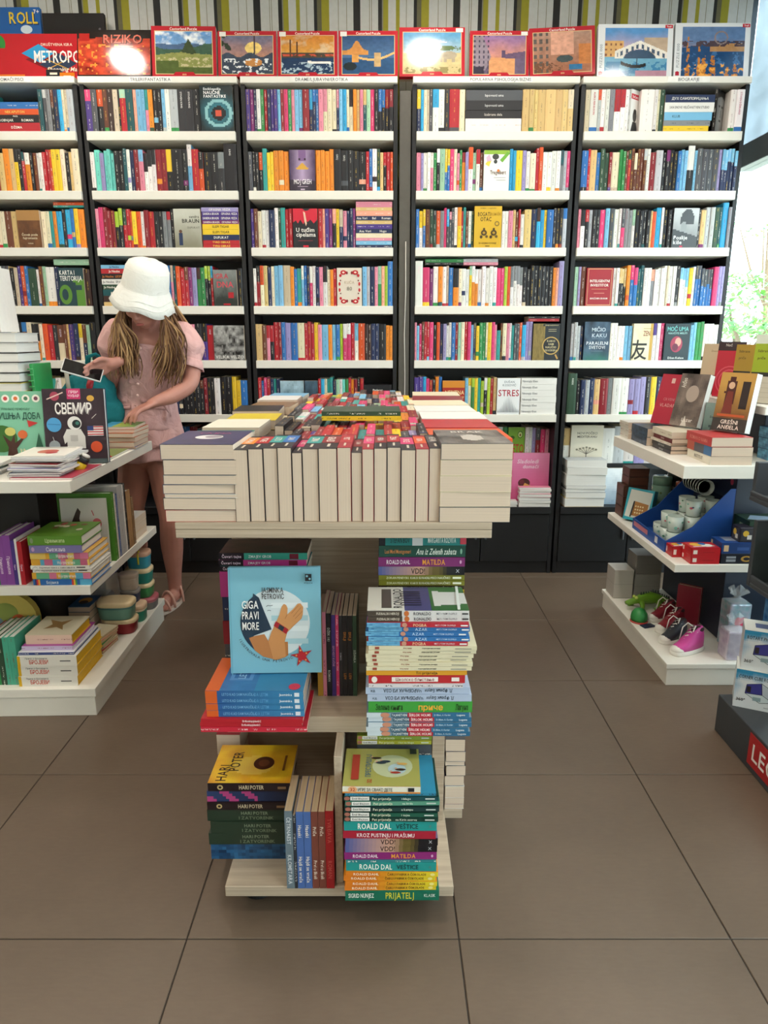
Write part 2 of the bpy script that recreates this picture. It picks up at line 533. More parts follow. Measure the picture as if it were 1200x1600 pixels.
# striped wallpaper on the back wall: one period of 0.504 m
wb = MB()
per = [(11, 'k'), (14, 'w'), (1, 'l2'), (2, 'w'), (1, 'l2'), (10, 'w'), (6, 'k'), (2, 'gr'), (8, 'ol'), (12, 'w'), (6, 'ol'), (10, 'w'), (1, 'l2'), (11, 'w'), (5, 'k'), (7, 'do'), (12, 'ol'), (14, 'w'), (1, 'l2'), (12, 'w'), (1, 'l2'), (10, 'w')]
pc = dict(k=C('#2b2a29'), w=C('#d4d3cf'), l2=C('#8f8a70'), gr=C('#8b8878'), ol=C('#a79f2e'), do=C('#6f6a4c'))
tot = sum(a for a, _ in per)
x = -0.659 - 0.504 * 6
wb.box(RX0, RX1, RY1 + 0.002, RY1 + 0.1, 0, RZ, pc['w'])
while x < RX1:
    for a, k in per:
        x2 = x + a / tot * 0.504
        if x2 > RX0 and x < RX1:
            q0, q1 = max(x, RX0), min(x2, RX1)
            wb.face([(q0, RY1, 0), (q1, RY1, 0), (q1, RY1, RZ), (q0, RY1, RZ)], pc[k])
        x = x2
tag(wb.build('wall_back', M_MATTE), 'wall papered with white, olive and black vertical stripes', 'wall', kind='structure')
tag(boxobj('wall_left', RX0 - 0.1, RX0, RY0, RY1, 0, RZ, M_PLASTER), 'plain off white plaster side wall', 'wall', kind='structure')
cl = boxobj('ceiling', RX0, RX1, RY0, RY1, RZ, RZ + 0.1, M_CEIL); tag(cl, 'plain white shop ceiling with round lamps', 'ceiling', kind='structure')
# wall behind the photographer
wf = MB()
wf.box(RX0, RX1, RY0 - 0.1, RY0, 0, RZ)
tag(wf.build('wall_front', M_PLASTER), 'plain off white plaster wall behind the photographer', 'wall', kind='structure')
def glass_mat():
    m, nt, N, L, B = nodes_of('window_glass')
    N.remove(B)
    out = N['Material Output']
    tr = N.new('ShaderNodeBsdfTransparent'); tr.inputs[0].default_value = (0.93, 0.98, 0.97, 1)
    gl = N.new('ShaderNodeBsdfGlossy'); gl.inputs['Roughness'].default_value = 0.02
    lw = N.new('ShaderNodeLayerWeight'); lw.inputs[0].default_value = 0.5; pw = N.new('ShaderNodeMath'); pw.operation = 'POWER'; pw.inputs[1].default_value = 5.0
    L.new(lw.outputs['Facing'], pw.inputs[0])
    fr = N.new('ShaderNodeMath'); fr.operation = 'MULTIPLY_ADD'; fr.inputs[1].default_value = 0.9; fr.inputs[2].default_value = 0.03; L.new(pw.outputs[0], fr.inputs[0])
    mx = N.new('ShaderNodeMixShader')
    L.new(fr.outputs[0], mx.inputs[0]); L.new(tr.outputs[0], mx.inputs[1]); L.new(gl.outputs[0], mx.inputs[2]); L.new(mx.outputs[0], out.inputs[0])
    return m
M_GLASS = glass_mat()
def glass2_mat():  # upper panes: clear glass with a pale grey-blue surface mixed in unevenly
    m, nt, N, L, B = nodes_of('grey_blue_glass')
    B.inputs['Base Color'].default_value = (*C('#aebfc6'), 1); B.inputs['Roughness'].default_value = 0.3
    N2 = N.new('ShaderNodeBsdfTransparent'); N2.inputs[0].default_value = (0.8, 0.9, 0.95, 1)
    tc = N.new('ShaderNodeTexCoord'); nz = N.new('ShaderNodeTexNoise'); nz.inputs['Scale'].default_value = 6
    L.new(tc.outputs['Object'], nz.inputs['Vector'])
    mr = N.new('ShaderNodeMapRange'); mr.inputs[3].default_value = 0.45; mr.inputs[4].default_value = 0.75; L.new(nz.outputs['Fac'], mr.inputs[0])
    mx = N.new('ShaderNodeMixShader')
    L.new(mr.outputs[0], mx.inputs[0]); L.new(N2.outputs[0], mx.inputs[1]); L.new(B.outputs[0], mx.inputs[2]); L.new(mx.outputs[0], N['Material Output'].inputs[0])
    return m
M_GLASS2 = glass2_mat()
# window_1: the glazed street side along the right of the shop
w1 = empty('window_1', None, 'floor to ceiling shop glazing in grey metal frames', 'window', kind='structure')
ys = [-2.6, -0.9, 0.75, 2.35, 4.06]
for y in ys:
    if y > 4: boxobj('window_post', RX1, RX1 + 0.03, RY1 + .003, RY1 + .03, 0, RZ, M_STEEL, w1, 0.003)
    else: boxobj('window_post', RX1 - 0.01, RX1 + 0.09, max(RY0, y - 0.035), y + 0.035, 0, RZ, M_STEEL, w1, 0.003)
for a, b in zip(ys, ys[1:]):
    y0, y1 = max(RY0, a) + 0.036, (b - .036 if b < 4 else RY1)
    boxobj('window_rail', RX1, RX1 + 0.08, y0, y1, 0.0, 0.09, M_STEEL, w1, 0.003)
    boxobj('window_rail', RX1 - 0.01, RX1 + 0.09, y0, y1, 2.135, 2.245, M_STEEL, w1, 0.003)
    boxobj('window_rail', RX1, RX1 + 0.08, y0, y1, RZ - 0.07, RZ, M_STEEL, w1, 0.003)
    boxobj('pane', RX1 + 0.03, RX1 + 0.04, y0, y1, 0.09, 2.135, M_GLASS, w1)
    boxobj('pane', RX1 + 0.03, RX1 + 0.04, y0, y1, 2.245, RZ - 0.07, M_GLASS2, w1)
# round ceiling lamps
def em_mat(name, col, st):
    m, nt, N, L, B = nodes_of(name)
    B.inputs['Base Color'].default_value = (*col, 1); B.inputs['Emission Color'].default_value = (*col, 1); B.inputs['Emission Strength'].default_value = st
    return m
M_LAMP = em_mat('lamp_diffuser', LAMP_COL, 9.0)
ring = MB(); ring.lathe([(0.085, 0), (0.105, 0), (0.112, 0.012), (0.112, 0.02), (0.085, 0.02)], 32)
disc = MB(); disc.lathe([(0.001, 0.004), (0.084, 0.004), (0.084, 0.019), (0.001, 0.019)], 32)
LAMPS = [(-3.0, 3.3, .6), (-1.42, 3.3, .6), (0.22, 3.3, .6), (1.35, 2.9, .6), (-2.2, 1.9, 1), (-0.75, 1.9, 1), (0.75, 1.9, 1), (-2.2, 0.3, .8), (-0.75, 0.3, .8), (0.75, 0.3, .8), (-1.4, -1.3, .6), (0.2, -1.3, .6)]
LAMP_AT = ['the far wall corner', 'the thriller bookcase', 'the psychology bookcase', 'the biography bookcase', 'the far side of the picture book gondola', 'the aisle beside the picture books', 'the aisle beside the gift gondola', 'the floor before the picture books', 'the near end of the display table', 'the dark display stand', 'the floor behind the photographer', 'the floor between photographer and rear wall']
r0 = None
for k, (x, y, pw_) in enumerate(LAMPS):
    root = empty('ceiling_lamp', Matrix.Translation((x, y, RZ - 0.0205)), 'round white flush ceiling lamp above ' + LAMP_AT[k], 'lamp', 'round lamps in the ceiling')
    if r0 is None:
        r0 = ring.build('lamp_ring', M_SHELF, root, smooth=False); d0 = disc.build('diffuser', M_LAMP, root)
    else:
        for q in (r0, d0):
            c_ = q.copy(); COL.objects.link(c_); c_.parent = root
    ld = bpy.data.lights.new('lamp_light', 'AREA'); ld.shape = 'DISK'; ld.size = 0.17; ld.energy = LAMP_POWER * pw_; ld.color = LAMP_COL
    lo = bpy.data.objects.new('lamp_light', ld); COL.objects.link(lo); lo.parent = root; lo.location = (0, 0, -0.006)
# outside: paved street edge and planting in the sun
M_PAVE = mat('pale_paving', '#cfcdc6', 0.8, noise=0.08, scale=3)
ou = boxobj('street_pavement', RX1 + 0.1, 30, -8, 45, -0.12, -0.05, M_PAVE); tag(ou, 'sunlit pale paving outside the shop glazing', 'pavement', kind='structure')
def leaf_shrub(name, c, r, n, seed, label, trunk_h):
    rng = random.Random(seed)
    root = empty(name, Matrix.Translation((c[0], c[1], -0.05)), label, 'tree', 'planting outside the window')
    tb = MB()
    tb.tube([(0, 0, 0), (0.05, 0.02, trunk_h * .5), (0, 0, trunk_h)], [0.09, 0.07, 0.05], 8)
    for k in range(7):
        a = rng.uniform(0, 2 * PI)
        tb.tube([(0, 0, trunk_h * .8), (r[0] * .35 * math.cos(a), r[1] * .35 * math.sin(a), trunk_h + .2 * k * .3), (r[0] * .7 * math.cos(a), r[1] * .7 * math.sin(a), c[2] + rng.uniform(-.4, .5) * r[2])], [0.04, 0.03, 0.012], 6)
    tb.build('trunk', mat('bark', '#6f5f4c', 0.9, noise=0.2, scale=20), root)
    lf = MB()
    for k in range(n):
        # clumped leaves
        th = rng.uniform(0, 2 * PI); ph = math.acos(rng.uniform(-1, 1)); rr = rng.uniform(0.55, 1) ** .5
        px = r[0] * rr * math.sin(ph) * math.cos(th); py = r[1] * rr * math.sin(ph) * math.sin(th); pz = c[2] + r[2] * rr * math.cos(ph)
        if math.sin(px * 4.1 + seed) + math.sin(pz * 5.3) + math.sin(py * 4.7) < -0.5: continue
        a = rng.uniform(0, 2 * PI); b = rng.uniform(-1, 1); s_ = rng.uniform(0.04, 0.085)
        u = Vector((math.cos(a), math.sin(a), b)).normalized() * s_; v = Vector((-math.sin(a), math.cos(a), rng.uniform(-1, 1))).normalized() * s_ * .5
        p = Vector((px, py, pz))
        lf.face([tuple(p - u), tuple(p + v), tuple(p + u), tuple(p - v)], C((rng.randint(110, 150), rng.randint(165, 195), rng.randint(95, 125))))
    o = lf.build('foliage', M_MATTE, root); o['kind'] = 'stuff'
leaf_shrub('street_tree', (5.7, 11.4, 1.8), (1.2, 1.2, 0.5), 2600, 3, 'leafy green shrub tree outside the glazing beside the bookcase', 1.2)
leaf_shrub('street_tree', (10.2, 19.6, 4.1), (1.2, 1.2, 0.25), 260, 8, 'thin spreading tree crown outside, higher than the leafy shrub', 2.6)
leaf_shrub('street_tree', (4.3, 8.1, 0.45), (.6, .6, 0.4), 700, 5, 'low round bush outside the glazing in front of the leafy shrub', .5)

# ================================================================== wall bookcases
FY = 3.73          # front of the shelves
BY = 4.02          # their back
ROWZ = [2.482, 2.246, 1.981, 1.718, 1.438, 1.167, 0.887, 0.385]     # tops of the boards
BAYX = [-2.27, -1.46, -0.69, 0.10, 0.937, 1.752]
SIGN = ['DOMAĆI PISCI', 'TRILERI/FANTASTIKA', 'DRAME/LJUBAVNI/EROTIKA', 'POPULARNA PSIHOLOGIJA/BIZNIS', 'BIOGRAFIJE']
BAYNAME = ['domestic authors', 'thriller', 'drama', 'psychology', 'biography']
SIGNX = [0.62, .46, .50, .54, .62]
cleat = MB(); cleat.box(0, 1, 0, 1, 0, 1)
for b in range(5):
    x0, x1 = BAYX[b], BAYX[b + 1]
    gap = 0.006 if b not in (2, 3) else (0.006)
    lx = x0 + (0.036 if b == 3 else gap); rx = x1 - (0.034 if b == 2 else gap)
    bc = empty('bookcase', Matrix.Translation(((x0 + x1) / 2, FY, 0)), f'tall black bookcase with white shelves, under the {BAYNAME[b]} sign', 'bookcase', 'bookcases along the striped wall')
    bc_inv = bc.matrix_world.inverted()
    def part(name, X0, X1, Y0, Y1, Z0, Z1, m, bevel=0.0):
        cx = (x0 + x1) / 2
        return boxobj(name, X0 - cx, X1 - cx, Y0 - FY, Y1 - FY, Z0, Z1, m, bc, bevel)
    sw = 0.020
    part('side_panel', lx, lx + sw, FY + 0.02, BY, 0.0, ROWZ[0] - 0.028, M_BLACK)
    part('side_panel', rx - sw, rx, FY + 0.02, BY, 0.0, ROWZ[0] - 0.028, M_BLACK)
    part('back_panel', lx + sw, rx - sw, BY - 0.02, BY, 0.35, ROWZ[0] - 0.028, M_BLACK)
    for k, z in enumerate(ROWZ):
        th = 0.028 if k == 0 else 0.04
        a, c_ = (lx + .002, rx - .002) if k == 0 else (lx + sw + 0.0005, rx - sw - .0005)
        y1_ = BY - 0.0205 if k else BY
        part('shelf', a, c_, FY, y1_, z - th, z, M_SHELF if k < 7 else M_BLACK, 0.0015)
    part('shelf', lx + sw + .0005, rx - sw - .0005, FY + .112, BY - .0205, .575, .605, M_BLACK)
    # dark cabinet under the lowest board
    mid = (lx + rx) / 2
    for q0, q1 in ((lx + sw + .003, mid - .002), (mid + .002, rx - sw - .003)):
        d_ = part('cabinet_door', q0, q1, FY + 0.012, FY + 0.03, 0.07, 0.342, M_BLACK, 0.002)
        hx = q1 - .03 if q0 < mid - .1 and q1 < mid else q0 + .02
        h_ = boxobj('handle', hx - (x0 + x1) / 2, hx + .01 - (x0 + x1) / 2, -0.0025, 0.0118, 0.2, 0.3, M_STEEL, d_, 0.002)
    part('plinth', lx + sw + .002, rx - sw - .002, FY + 0.025, FY + 0.05, 0.0, 0.068, M_BLACK)
    cx = (x0 + x1) / 2
    sgw = 0.2 if b not in (2, 3) else .3
    sx = x0 + SIGNX[b] * (x1 - x0) - cx
    st = boxobj('sign_strip', sx - sgw / 2, sx + sgw / 2, -0.0022, -0.0002, ROWZ[0] - 0.0265, ROWZ[0] - 0.0015, mat('sign_paper', '#f2f1ec', 0.6), bc)
    d = Draw((sx - sgw / 2, -0.0022, ROWZ[0] - 0.0265), (1, 0, 0), (0, 0, 1), sgw, 0.025)
    d.text(SIGN[b], .5, .5, .55, '#5d6066', fit=.96)
    d.build('lettering', st)
# the grey post between the drama and the psychology bookcases, with a cable down it
pp = empty('upright_post', Matrix.Translation((0.103, FY, 0)), 'grey metal upright between drama and psychology bookcases with a white cable', 'post')
boxobj('post', -0.028, 0.028, 0.03, 0.06, 0, 2.43, mat('brown_grey_metal', '#5a564f', 0.5), pp, 0.002)
cb = MB(); cb.tube([(0.006, 0.026, 1.75), (0.007, 0.025, 1.5), (0.002, 0.025, 1.3), (0.006, 0.025, 1.1), (0.006, 0.025, 0.4), (0.006, 0.026, 0.0)], 0.003, 6)
cb.build('cable', mat('white_cable', '#cfcbc2', 0.5), pp, smooth=True)

# ---- rows of books. A token is colour letter(s), width in picture units and flags: ^ tall, _ short, /x second colour on the upper part, *n repeats
# {name:width} is a gap that a faced-out book, [name:width] one that a lying stack takes
ROWS = {
 (0, 0): "[s0:95] T8 D8 g8 k6 n8 C8 e5 z5 s12",
 (0, 1): "E12 o12 E10 y8/k k8 r6 o10/w k6 B8 w6*2 r7*2 O5 y9*2 e9 k8 E6 e14",
 (0, 2): "B12 E10 {f_amber:43} e8*2 t6 o6 C10 k6 C9 b6 y8 o11",
 (0, 3): "k8 z6 V6 O7 b6 x13 w5 B7 a5 w16 n7 {f_karta:45} u9",
 (0, 4): "k9 B9 e9 k10 o4/k e6 O9 r9 K8 e12/B B5 E4 V9 n8 e7/y n8/B a6 k10",
 (0, 5): "T8 a9 E8 e9 E8 t10 w9 e9 k9 r9 g9 o9 n9 e9",
 (1, 0): "V9 D9 k9 B7 u8 z8 k3 r9 T11 h5^ c8 c5 p5/t o7 k7*2 c5 w7 s12 K12^*2 k10^ {f_enc:52}",
 (1, 1): "w6 q8 v6 q5*3 k7*2 T5 w5 n6 R7 p7/c w6/k*3 R8*2 k8/y k16 k7 c7/w^ r10 O7/k k11*2 K9/g k19^",
 (1, 2): "p5 P7 R6*3 k6/l*2 r6*2 O3 y7 O7 w5 R7 r9 k7*2 g6*2 k5 {f_braun:44} [s1:60]",
 (1, 3): "[s2:47] r8 k8 e8 n8 R8 w8 T8 o8 b8 p4 T5 O7 r7*2 m6 v8 G7*2 k5/l*2 r4 {f_dna:42} k8",
 (1, 4): "w10/k k9 R8 n8 e8 k8 r8 B8 D8 o7 k8 e8 R8 B7 k8 V7/k r8 {f_grey:40}",
 (1, 5): "G8 t8 y8 k8 n8 r8 k8 k8 e8 b8 b6 n6 k5*7 R5 k5*2 w8 k8*2 y6*2 b9",
 (2, 0): "V6 m6 n4 w6 G5 r5 n5 V5*2 c5 R5 P6 G5 p5 c6*2 R10 n5/C n5 b4 p7 e6/p e7*2 n4/p c5 C6 e4 e6/k o5 E5 p5 T5 a6 P6 k6 k5/b*2 k6/R*2",
 (2, 1): "D6 k5*2 k6/O t7 y5*2 o8*3 {f_moj:42} o7*4 k11*2 k8 k9 k11 r5 b5 w7 x5 E5 k5/r r6 O4",
 (2, 2): "V5 B6 e6 w6*2 n9 w6 x4 t7 r6*2 {f_cip:41} r7 h4 V6 m6 k6/h y5 n6 p6 n5*2 m4 [s3:60]",
 (2, 3): "w5 R6/k e6/O E6 n6 e5 c7 c7 z12 o6 b5 t7 c4/w b5 n4 P5 w5 n6 p6 w7/k e5 o5 r5 {f_orn:42} c7 s5 n8 p5 G6/a h5 l5 b8^",
 (2, 4): "E10 B7 p5/r k6/r r8 R4 b6 v9 b10 e11 r5*3 y6 p6 c10 o6 c6 b6 l5 P6/w*2 r6 w6/c O10 u5*2 n6*2 k11 o5*2",
 (2, 5): "r5 b4 P4 r5 n5 t4 n5 {f_blue:36} {f_ink:20} r4 C5 e4 t4*2 n5 a5 w4 c4 G5 r4 o4 R5 k4 r5 [s4:42]",
 (3, 0): "n6/y C5 e5 z4 D5 w10/C w9 K8 r16 e9 [s5:92] E11 E8 E6 E12 E16 E11 E9 E9/e",
 (3, 1): "p7 v4 w6 w5 p5/w G5 k5/w a8 b4/y*2 P6 e5 p4 G4 o5 v5 w7/O^ a5 w6/r B5 {f_white:42} C5*2 y10 v6 w6 e9 r5^ O6^ w7*4 g5 s5 P5",
 (3, 2): "b5 w6/y b4/y B7 x5*2 O6 g6 P4 D4*3 w5 y6/o r3 t4 B4 w5 x3 {f_otac:44} w5*2 p7 E4 B5 r3 w6_ E11 n8 C6*2 y4 b10 K5*3 s6",
 (3, 3): "w12^ P11 m6 w8 o7 w6 z4 b7 o9/k e5 w6*2 y4 o5/w*2 w6*5 P6*2 l5 O5 w5/g*4 k6*8 o5 h4 v8^",
 (3, 4): "p3 c4 P4 B4 r4*2 P6 k5 O5 n5 v5 w4*2 b6 R4 a5 e5 r5 P5 c4 D4 y5 G5*2 e3 y6 P5 p3 t6_ B3 e6 p5 w3 t4 D4*2 O4 C6 v5*2 {f_glass:43}",
 (3, 5): "V7*2 C5 P5 r5 k5 o5 G5 {f_orange:37} c5 e5 G5 y5 t5 l5 k5/w l5 r5 E5 {f_stres:38} [s6:58]",
 (4, 0): "z8 w13 s5 w7 w7 g8 w10/r w8/r w6 {f_lean:20} w22 w6 e4 x7 [s7:84] {f_face:25} w10 w13",
 (4, 1): "b10 r4 E10 b6 x7*2 R5 e12 G5*2 B4 r5 B5*5 w6 R9 s11 k6*4 b6 c5*2 k11/w^ c4 D9*4 v5 n5/c*5",
 (4, 2): "p4 w7/k k6/r s6 k6*2 P8 c7 D8 w7 w4 P6/D g6*2 w5/a k6*4 E3 O6 C8 w4 k7*2 {f_kise:42} k4 E8 s7*2 x8 T4 C9^ g5",
 (4, 3): "a6 v4 B8 {f_invest:45} w5*2 k4/E*3 o6 b6/P*2 T5*2 w6*2 g6 w5*4 e3 w6*2 K6 w5/c*3 y6 w4 b5/D*6 P8 v5*2",
 (4, 4): "s5*3 n5 {f_kaku:44} w6*4 c6*2 {f_zen:34} w6*2 P6 {f_uma:43} c5*2 G6*2 w8*3",
 (4, 5): "x11^ k5 n6 s5 n6 E7 R10 g6 w10*2 v7*3 K6 y7 n8 n5 y9 B8 w8 c8 v8 b8 n8",
 (3, 6): "r9 w10 e9 k9 G10 p9 y9 w9 o9 t9 w9 k9 b9 w9 R9 e9 y9 n9 w10 G9 {f_keto:34} w8 w6 v7 R9 P9 p8",
 (4, 6): "w12/E {f_novi:38} w13 s12 w12 v12 w12 n14 w12 c12 w9",
 (0, 6): "e9 T9 b9 R9 k9 G9 y9 n9 e9 o9 w9 k9 r9 p9",
 (2, 6): "k9 n9 R9 b9 e9 G9 k9 w9 r9 t9 y9 n9 D9 p9",
 (1, 6): "T10 w9 {f_teal:30} e9 T9 b9 R9 G9 y9 n9 e9 o9 w9 k9",
}
SPINES = []      # (x, y, z, w_depth, h, t, col, bands, bay, row, order from the window side)
GAPS = {}
def parse(spec):
    out = []
    for tk in spec.split():
        if tk[0] in '[{':
            n_, w_ = tk[1:-1].split(':'); out.append((tk[0] + n_, float(w_), None, None, 0)); continue
        n = 1
        if '*' in tk: tk, q = tk.split('*'); n = int(q)
        tall = 0
        if tk.endswith('^'): tall = 1; tk = tk[:-1]
        elif tk.endswith('_'): tall = -1; tk = tk[:-1]
        c2 = None
        if '/' in tk:
            tk, c2 = tk.split('/')
            if c2.endswith('^'): tall = 1; c2 = c2[:-1]
        for _ in range(n): out.append((None, float(tk[1:]), tk[0], c2, tall))
    return out
TITLES = {}
for (b, r), spec in ROWS.items():
    rng = random.Random(b * 31 + r)
    lx = BAYX[b] + (0.036 if b == 3 else 0.006) + 0.0225; rx = BAYX[b + 1] - (0.034 if b == 2 else 0.006) - 0.0225
    toks = parse(spec)
    if b == 0:      # this bookcase runs on past the picture: more of the same on its far half
        need = .85 * sum(q[1] for q in toks); rq = random.Random(r); fill = []
        while need > 0: q = rq.uniform(6, 11); need -= q; fill.append((None, q, rq.choice('kwrbneGoRDtTE'), None, 0))
        toks = fill + toks
    sc = (rx - lx) / sum(q[1] for q in toks)
    x = lx; z = (ROWZ[r + 1] if r < 6 else .605) + 0.0004
    rowH = ROWZ[r] - 0.04 - ROWZ[r + 1]
    n = sum(1 for q in toks if q[0] is None); k = 0
    base = {0: .193, 1: .182, 2: .18, 3: .188, 4: .184, 5: .186, 6: .2}[r]
    hgt = base
    for name, wd, c1, c2, tall in toks:
        t = wd * sc
        if name:
            GAPS[name[1:]] = (x, t, z, b, r); x += t; continue
        if rng.random() < 0.6: hgt = base + rng.uniform(-0.012, 0.01)
        h = min(rowH - 0.012, hgt + (0.022 if tall > 0 else -0.022 if tall < 0 else 0))
        col = jit(PAL[c1], rng)
        if c2: a = rng.uniform(.45, .72); bands = [(0, a, col), (a, 1, jit(PAL[c2], rng))]
        elif c1 in 'wesz' and rng.random() < .4: bands = [(0, rng.uniform(.05, .12), jit(PAL[rng.choice('krbtoG')], rng)), (.12, 1, col)]; bands[1] = (bands[0][1], 1, col)
        else: bands = rand_bands(col, rng) if rng.random() < .45 else [(0, 1, col)]
        k += 1
        SPINES.append((x + 0.0004, FY + (0.012 if r < 6 else .12) + rng.uniform(0, 0.008), z, rng.uniform(.125, .14) if r < 6 else .13, h, t - 0.0008, col, bands, b, r, n - k + 1, c1, rng.random()))
        x += t
CNAME = dict(k='black', K='charcoal', w='white', s='silver grey', g='grey', D='dark grey', r='red', R='crimson', p='pink', P='bright pink', m='plum', v='lavender', V='violet', b='blue', n='navy', c='pale blue',
             C='sky blue', t='teal', T='dark teal', q='turquoise', G='green', l='lime', y='yellow', o='orange', O='vermilion', B='brown', e='cream', E='tan', u='dark brown', z='beige', x='bottle green', a='pale green', h='salmon')
RN = ['top', 'second', 'third', 'fourth', 'fifth', 'sixth', 'lowest']
_ONES = 'zeroth first second third fourth fifth sixth seventh eighth ninth tenth eleventh twelfth thirteenth fourteenth fifteenth sixteenth seventeenth eighteenth nineteenth'.split()
def ordn(n):
    if n < 20: return _ONES[n]
    t, o = divmod(n, 10)
    return ['', '', 'twentieth', 'thirtieth', 'fortieth', 'fiftieth'][t] if o == 0 else ['', '', 'twenty', 'thirty', 'forty', 'fifty'][t] + '-' + _ONES[o]
def spine_book(mb, x, y, z, w, h, t, col, bands, sd, ox=0, oy=0, oz=0):
    rng = random.Random(int(sd * 1e6))
    X, Y, Z = x - ox, y - oy, z - oz
    ink = pick_ink(col, rng)
    pg = C('#d9cdb4')
    mb.face([(X, Y, Z), (X, Y + w, Z), (X, Y + w, Z + h), (X, Y, Z + h)][::-1], col)
    mb.face([(X + t, Y, Z), (X + t, Y + w, Z), (X + t, Y + w, Z + h), (X + t, Y, Z + h)], col)
    mb.face([(X, Y, Z), (X + t, Y, Z), (X + t, Y + w, Z), (X, Y + w, Z)][::-1], col)
    mb.face([(X, Y + w, Z), (X + t, Y + w, Z), (X + t, Y + w, Z + h), (X, Y + w, Z + h)][::-1], pg)
    e_ = min(0.001, t * .2)
    mb.face([(X, Y, Z + h), (X + e_, Y, Z + h), (X + e_, Y + w, Z + h), (X, Y + w, Z + h)], col)
    mb.face([(X + t - e_, Y, Z + h), (X + t, Y, Z + h), (X + t, Y + w, Z + h), (X + t - e_, Y + w, Z + h)], col)
    mb.face([(X + e_, Y, Z + h - .0015), (X + t - e_, Y, Z + h - .0015), (X + t - e_, Y + w, Z + h - .0015), (X + e_, Y + w, Z + h - .0015)], pg)
    # slightly rounded spine: the middle stands a little proud
    q = min(.0022, t * .12)
    for b0, b1, c in bands:
        z0, z1 = Z + b0 * h, Z + b1 * h
        u0 = z0 + sd * 7; u1 = z1 + sd * 7; I = (*ink, 1.0)
        ma, mb_ = X + t * .22, X + t * .78
        V = lambda f: .5 + (f - .5) * t / .012
        mb.face([(X, Y, z0), (ma, Y - q, z0), (ma, Y - q, z1), (X, Y, z1)], c, 1, I, [(u0, V(0)), (u0, V(.22)), (u1, V(.22)), (u1, V(0))])
        mb.face([(ma, Y - q, z0), (mb_, Y - q, z0), (mb_, Y - q, z1), (ma, Y - q, z1)], c, 1, I, [(u0, V(.22)), (u0, V(.78)), (u1, V(.78)), (u1, V(.22))])
        mb.face([(mb_, Y - q, z0), (X + t, Y, z0), (X + t, Y, z1), (mb_, Y - q, z1)], c, 1, I, [(u0, V(.78)), (u0, V(1)), (u1, V(1)), (u1, V(.78))])
def hidden(s):
    x, y, z, b, r = s[0], s[1], s[2], s[8], s[9]
    if r == 6: return True
    if r == 5 and b == 2: return True
    if r == 5 and b in (0,): return True
    if r in (4, 5) and b == 1 and x < -0.95: return True
    if r == 3 and b == 1 and x < -0.95: return True
    if r == 5 and b == 3 and x < .33: return True
    if b == 0 and x < -1.86: return True
    if r == 5 and b == 4 and x > 1.33: return True
    return False
order = sorted(range(len(SPINES)), key=lambda i: -(SPINES[i][5] * SPINES[i][4]) + (10 if hidden(SPINES[i]) else 0))
# spines whose words can be read: bay, row, place along the row 0..1, words, ink
READ = [(4, 0, .056, 'ALEKS FERGUSON', '#bf2338'), (4, 0, .985, 'STIVEN DŽERARD', '#b8405a'), (2, 1, .60, 'GREJ', '#d8d6d2'), (2, 1, .645, 'GREJ', '#d8d6d2'), (1, 1, .975, 'KING', '#e8e6e2'), (0, 1, .87, 'NESE', '#4a4438'), (4, 5, .03, 'INSIDE', '#d8e0d4'), (1, 0, .63, 'STIVEN KING', '#e0dedc'), (1, 0, .68, 'STIVEN KING', '#e0dedc'), (0, 4, .76, 'IZGON', '#e8d8ec'), (3, 3, .08, 'Shogun', '#f4d8e0'), (1, 4, .80, 'DINE', '#d8c8d0')]
READS = {}
for b_, r_, f_, w_, i_ in READ:
    xx = BAYX[b_] + .03 + f_ * (BAYX[b_ + 1] - BAYX[b_] - .06)
    c_ = [i for i, s in enumerate(SPINES) if s[8] == b_ and s[9] == r_]
    READS[min(c_, key=lambda i: abs(SPINES[i][0] + SPINES[i][5] / 2 - xx))] = (w_, i_)
single = set(order[:300 - len(READS)]) | set(READS)
stuff = MB()
for i, s in enumerate(SPINES):
    x, y, z, w, h, t, col, bands, b, r, nth, c1, sd = s
    if i in single:
        mb = MB(); spine_book(mb, x, y, z, w, h, t, col, bands, sd, x, y, z)
        if i in READS: mb.k = [(q[0], q[1], q[2], 0.0) for q in mb.k]
        o = mb.build('book', [M_COVER, M_SPINE]); o.location = (x, y, z)
        if i in READS:
            d = Draw((0, -min(.0022, t * .12) - .0002, h), (0, 0, -1), (1, 0, 0), h, t); wd_, ik_ = READS[i]
            d.text(wd_, .06 if len(wd_) > 7 else .12, .5, min(.55, .0085 / t), ik_, .84, 'l'); d.build('spine_lettering', o)
        tag(o, f'{CNAME[c1]} book, {ordn(nth)} spine from the window end, {RN[r]} {BAYNAME[b]} shelf', 'book', 'books upright on the wall shelves')
    else:
        spine_book(stuff, x, y, z, w, h, t, col, bands, sd)
o = stuff.build('shelf_books', [M_COVER, M_SPINE])
tag(o, 'remaining thin books packed upright along the wall shelves', 'books', kind='stuff')

# ---- faced-out covers on the wall shelves
def sky_city(c0, c1, c2):
    def f(u, v):
        n = fbm(u, v, 5, 6)
        return cmix(c0, c1, v + n * .5 - .3) * (0.6 + 0.8 * n[..., None])
    return f
def cov_enc(d):
    d.raster(lambda u, v: lay(lay(lay(cmix('#0f2227', '#2f7f90', .9 - 1.6 * np.hypot(u - .55, (v - .42) * 1.4) + .4 * fbm(u, v, 1, 7)), '#9fd8dc', (np.abs(np.hypot(u - .55, (v - .4) * 1.4) - .38) < .05) * .7),
             '#11181c', (np.hypot(u - .55, (v - .4) * 1.4) < .22)), '#d0523a', (np.hypot(u - .55, (v - .4) * 1.4) < .11)), 22, 30)
    d.text('Enciklopedija', .12, .93, .055, '#e8eef0', .8, 'l'); d.text('NAUČNE', .12, .85, .07, '#ffffff', .7, 'l'); d.text('FANTASTIKE', .12, .77, .065, '#ffffff', .82, 'l')
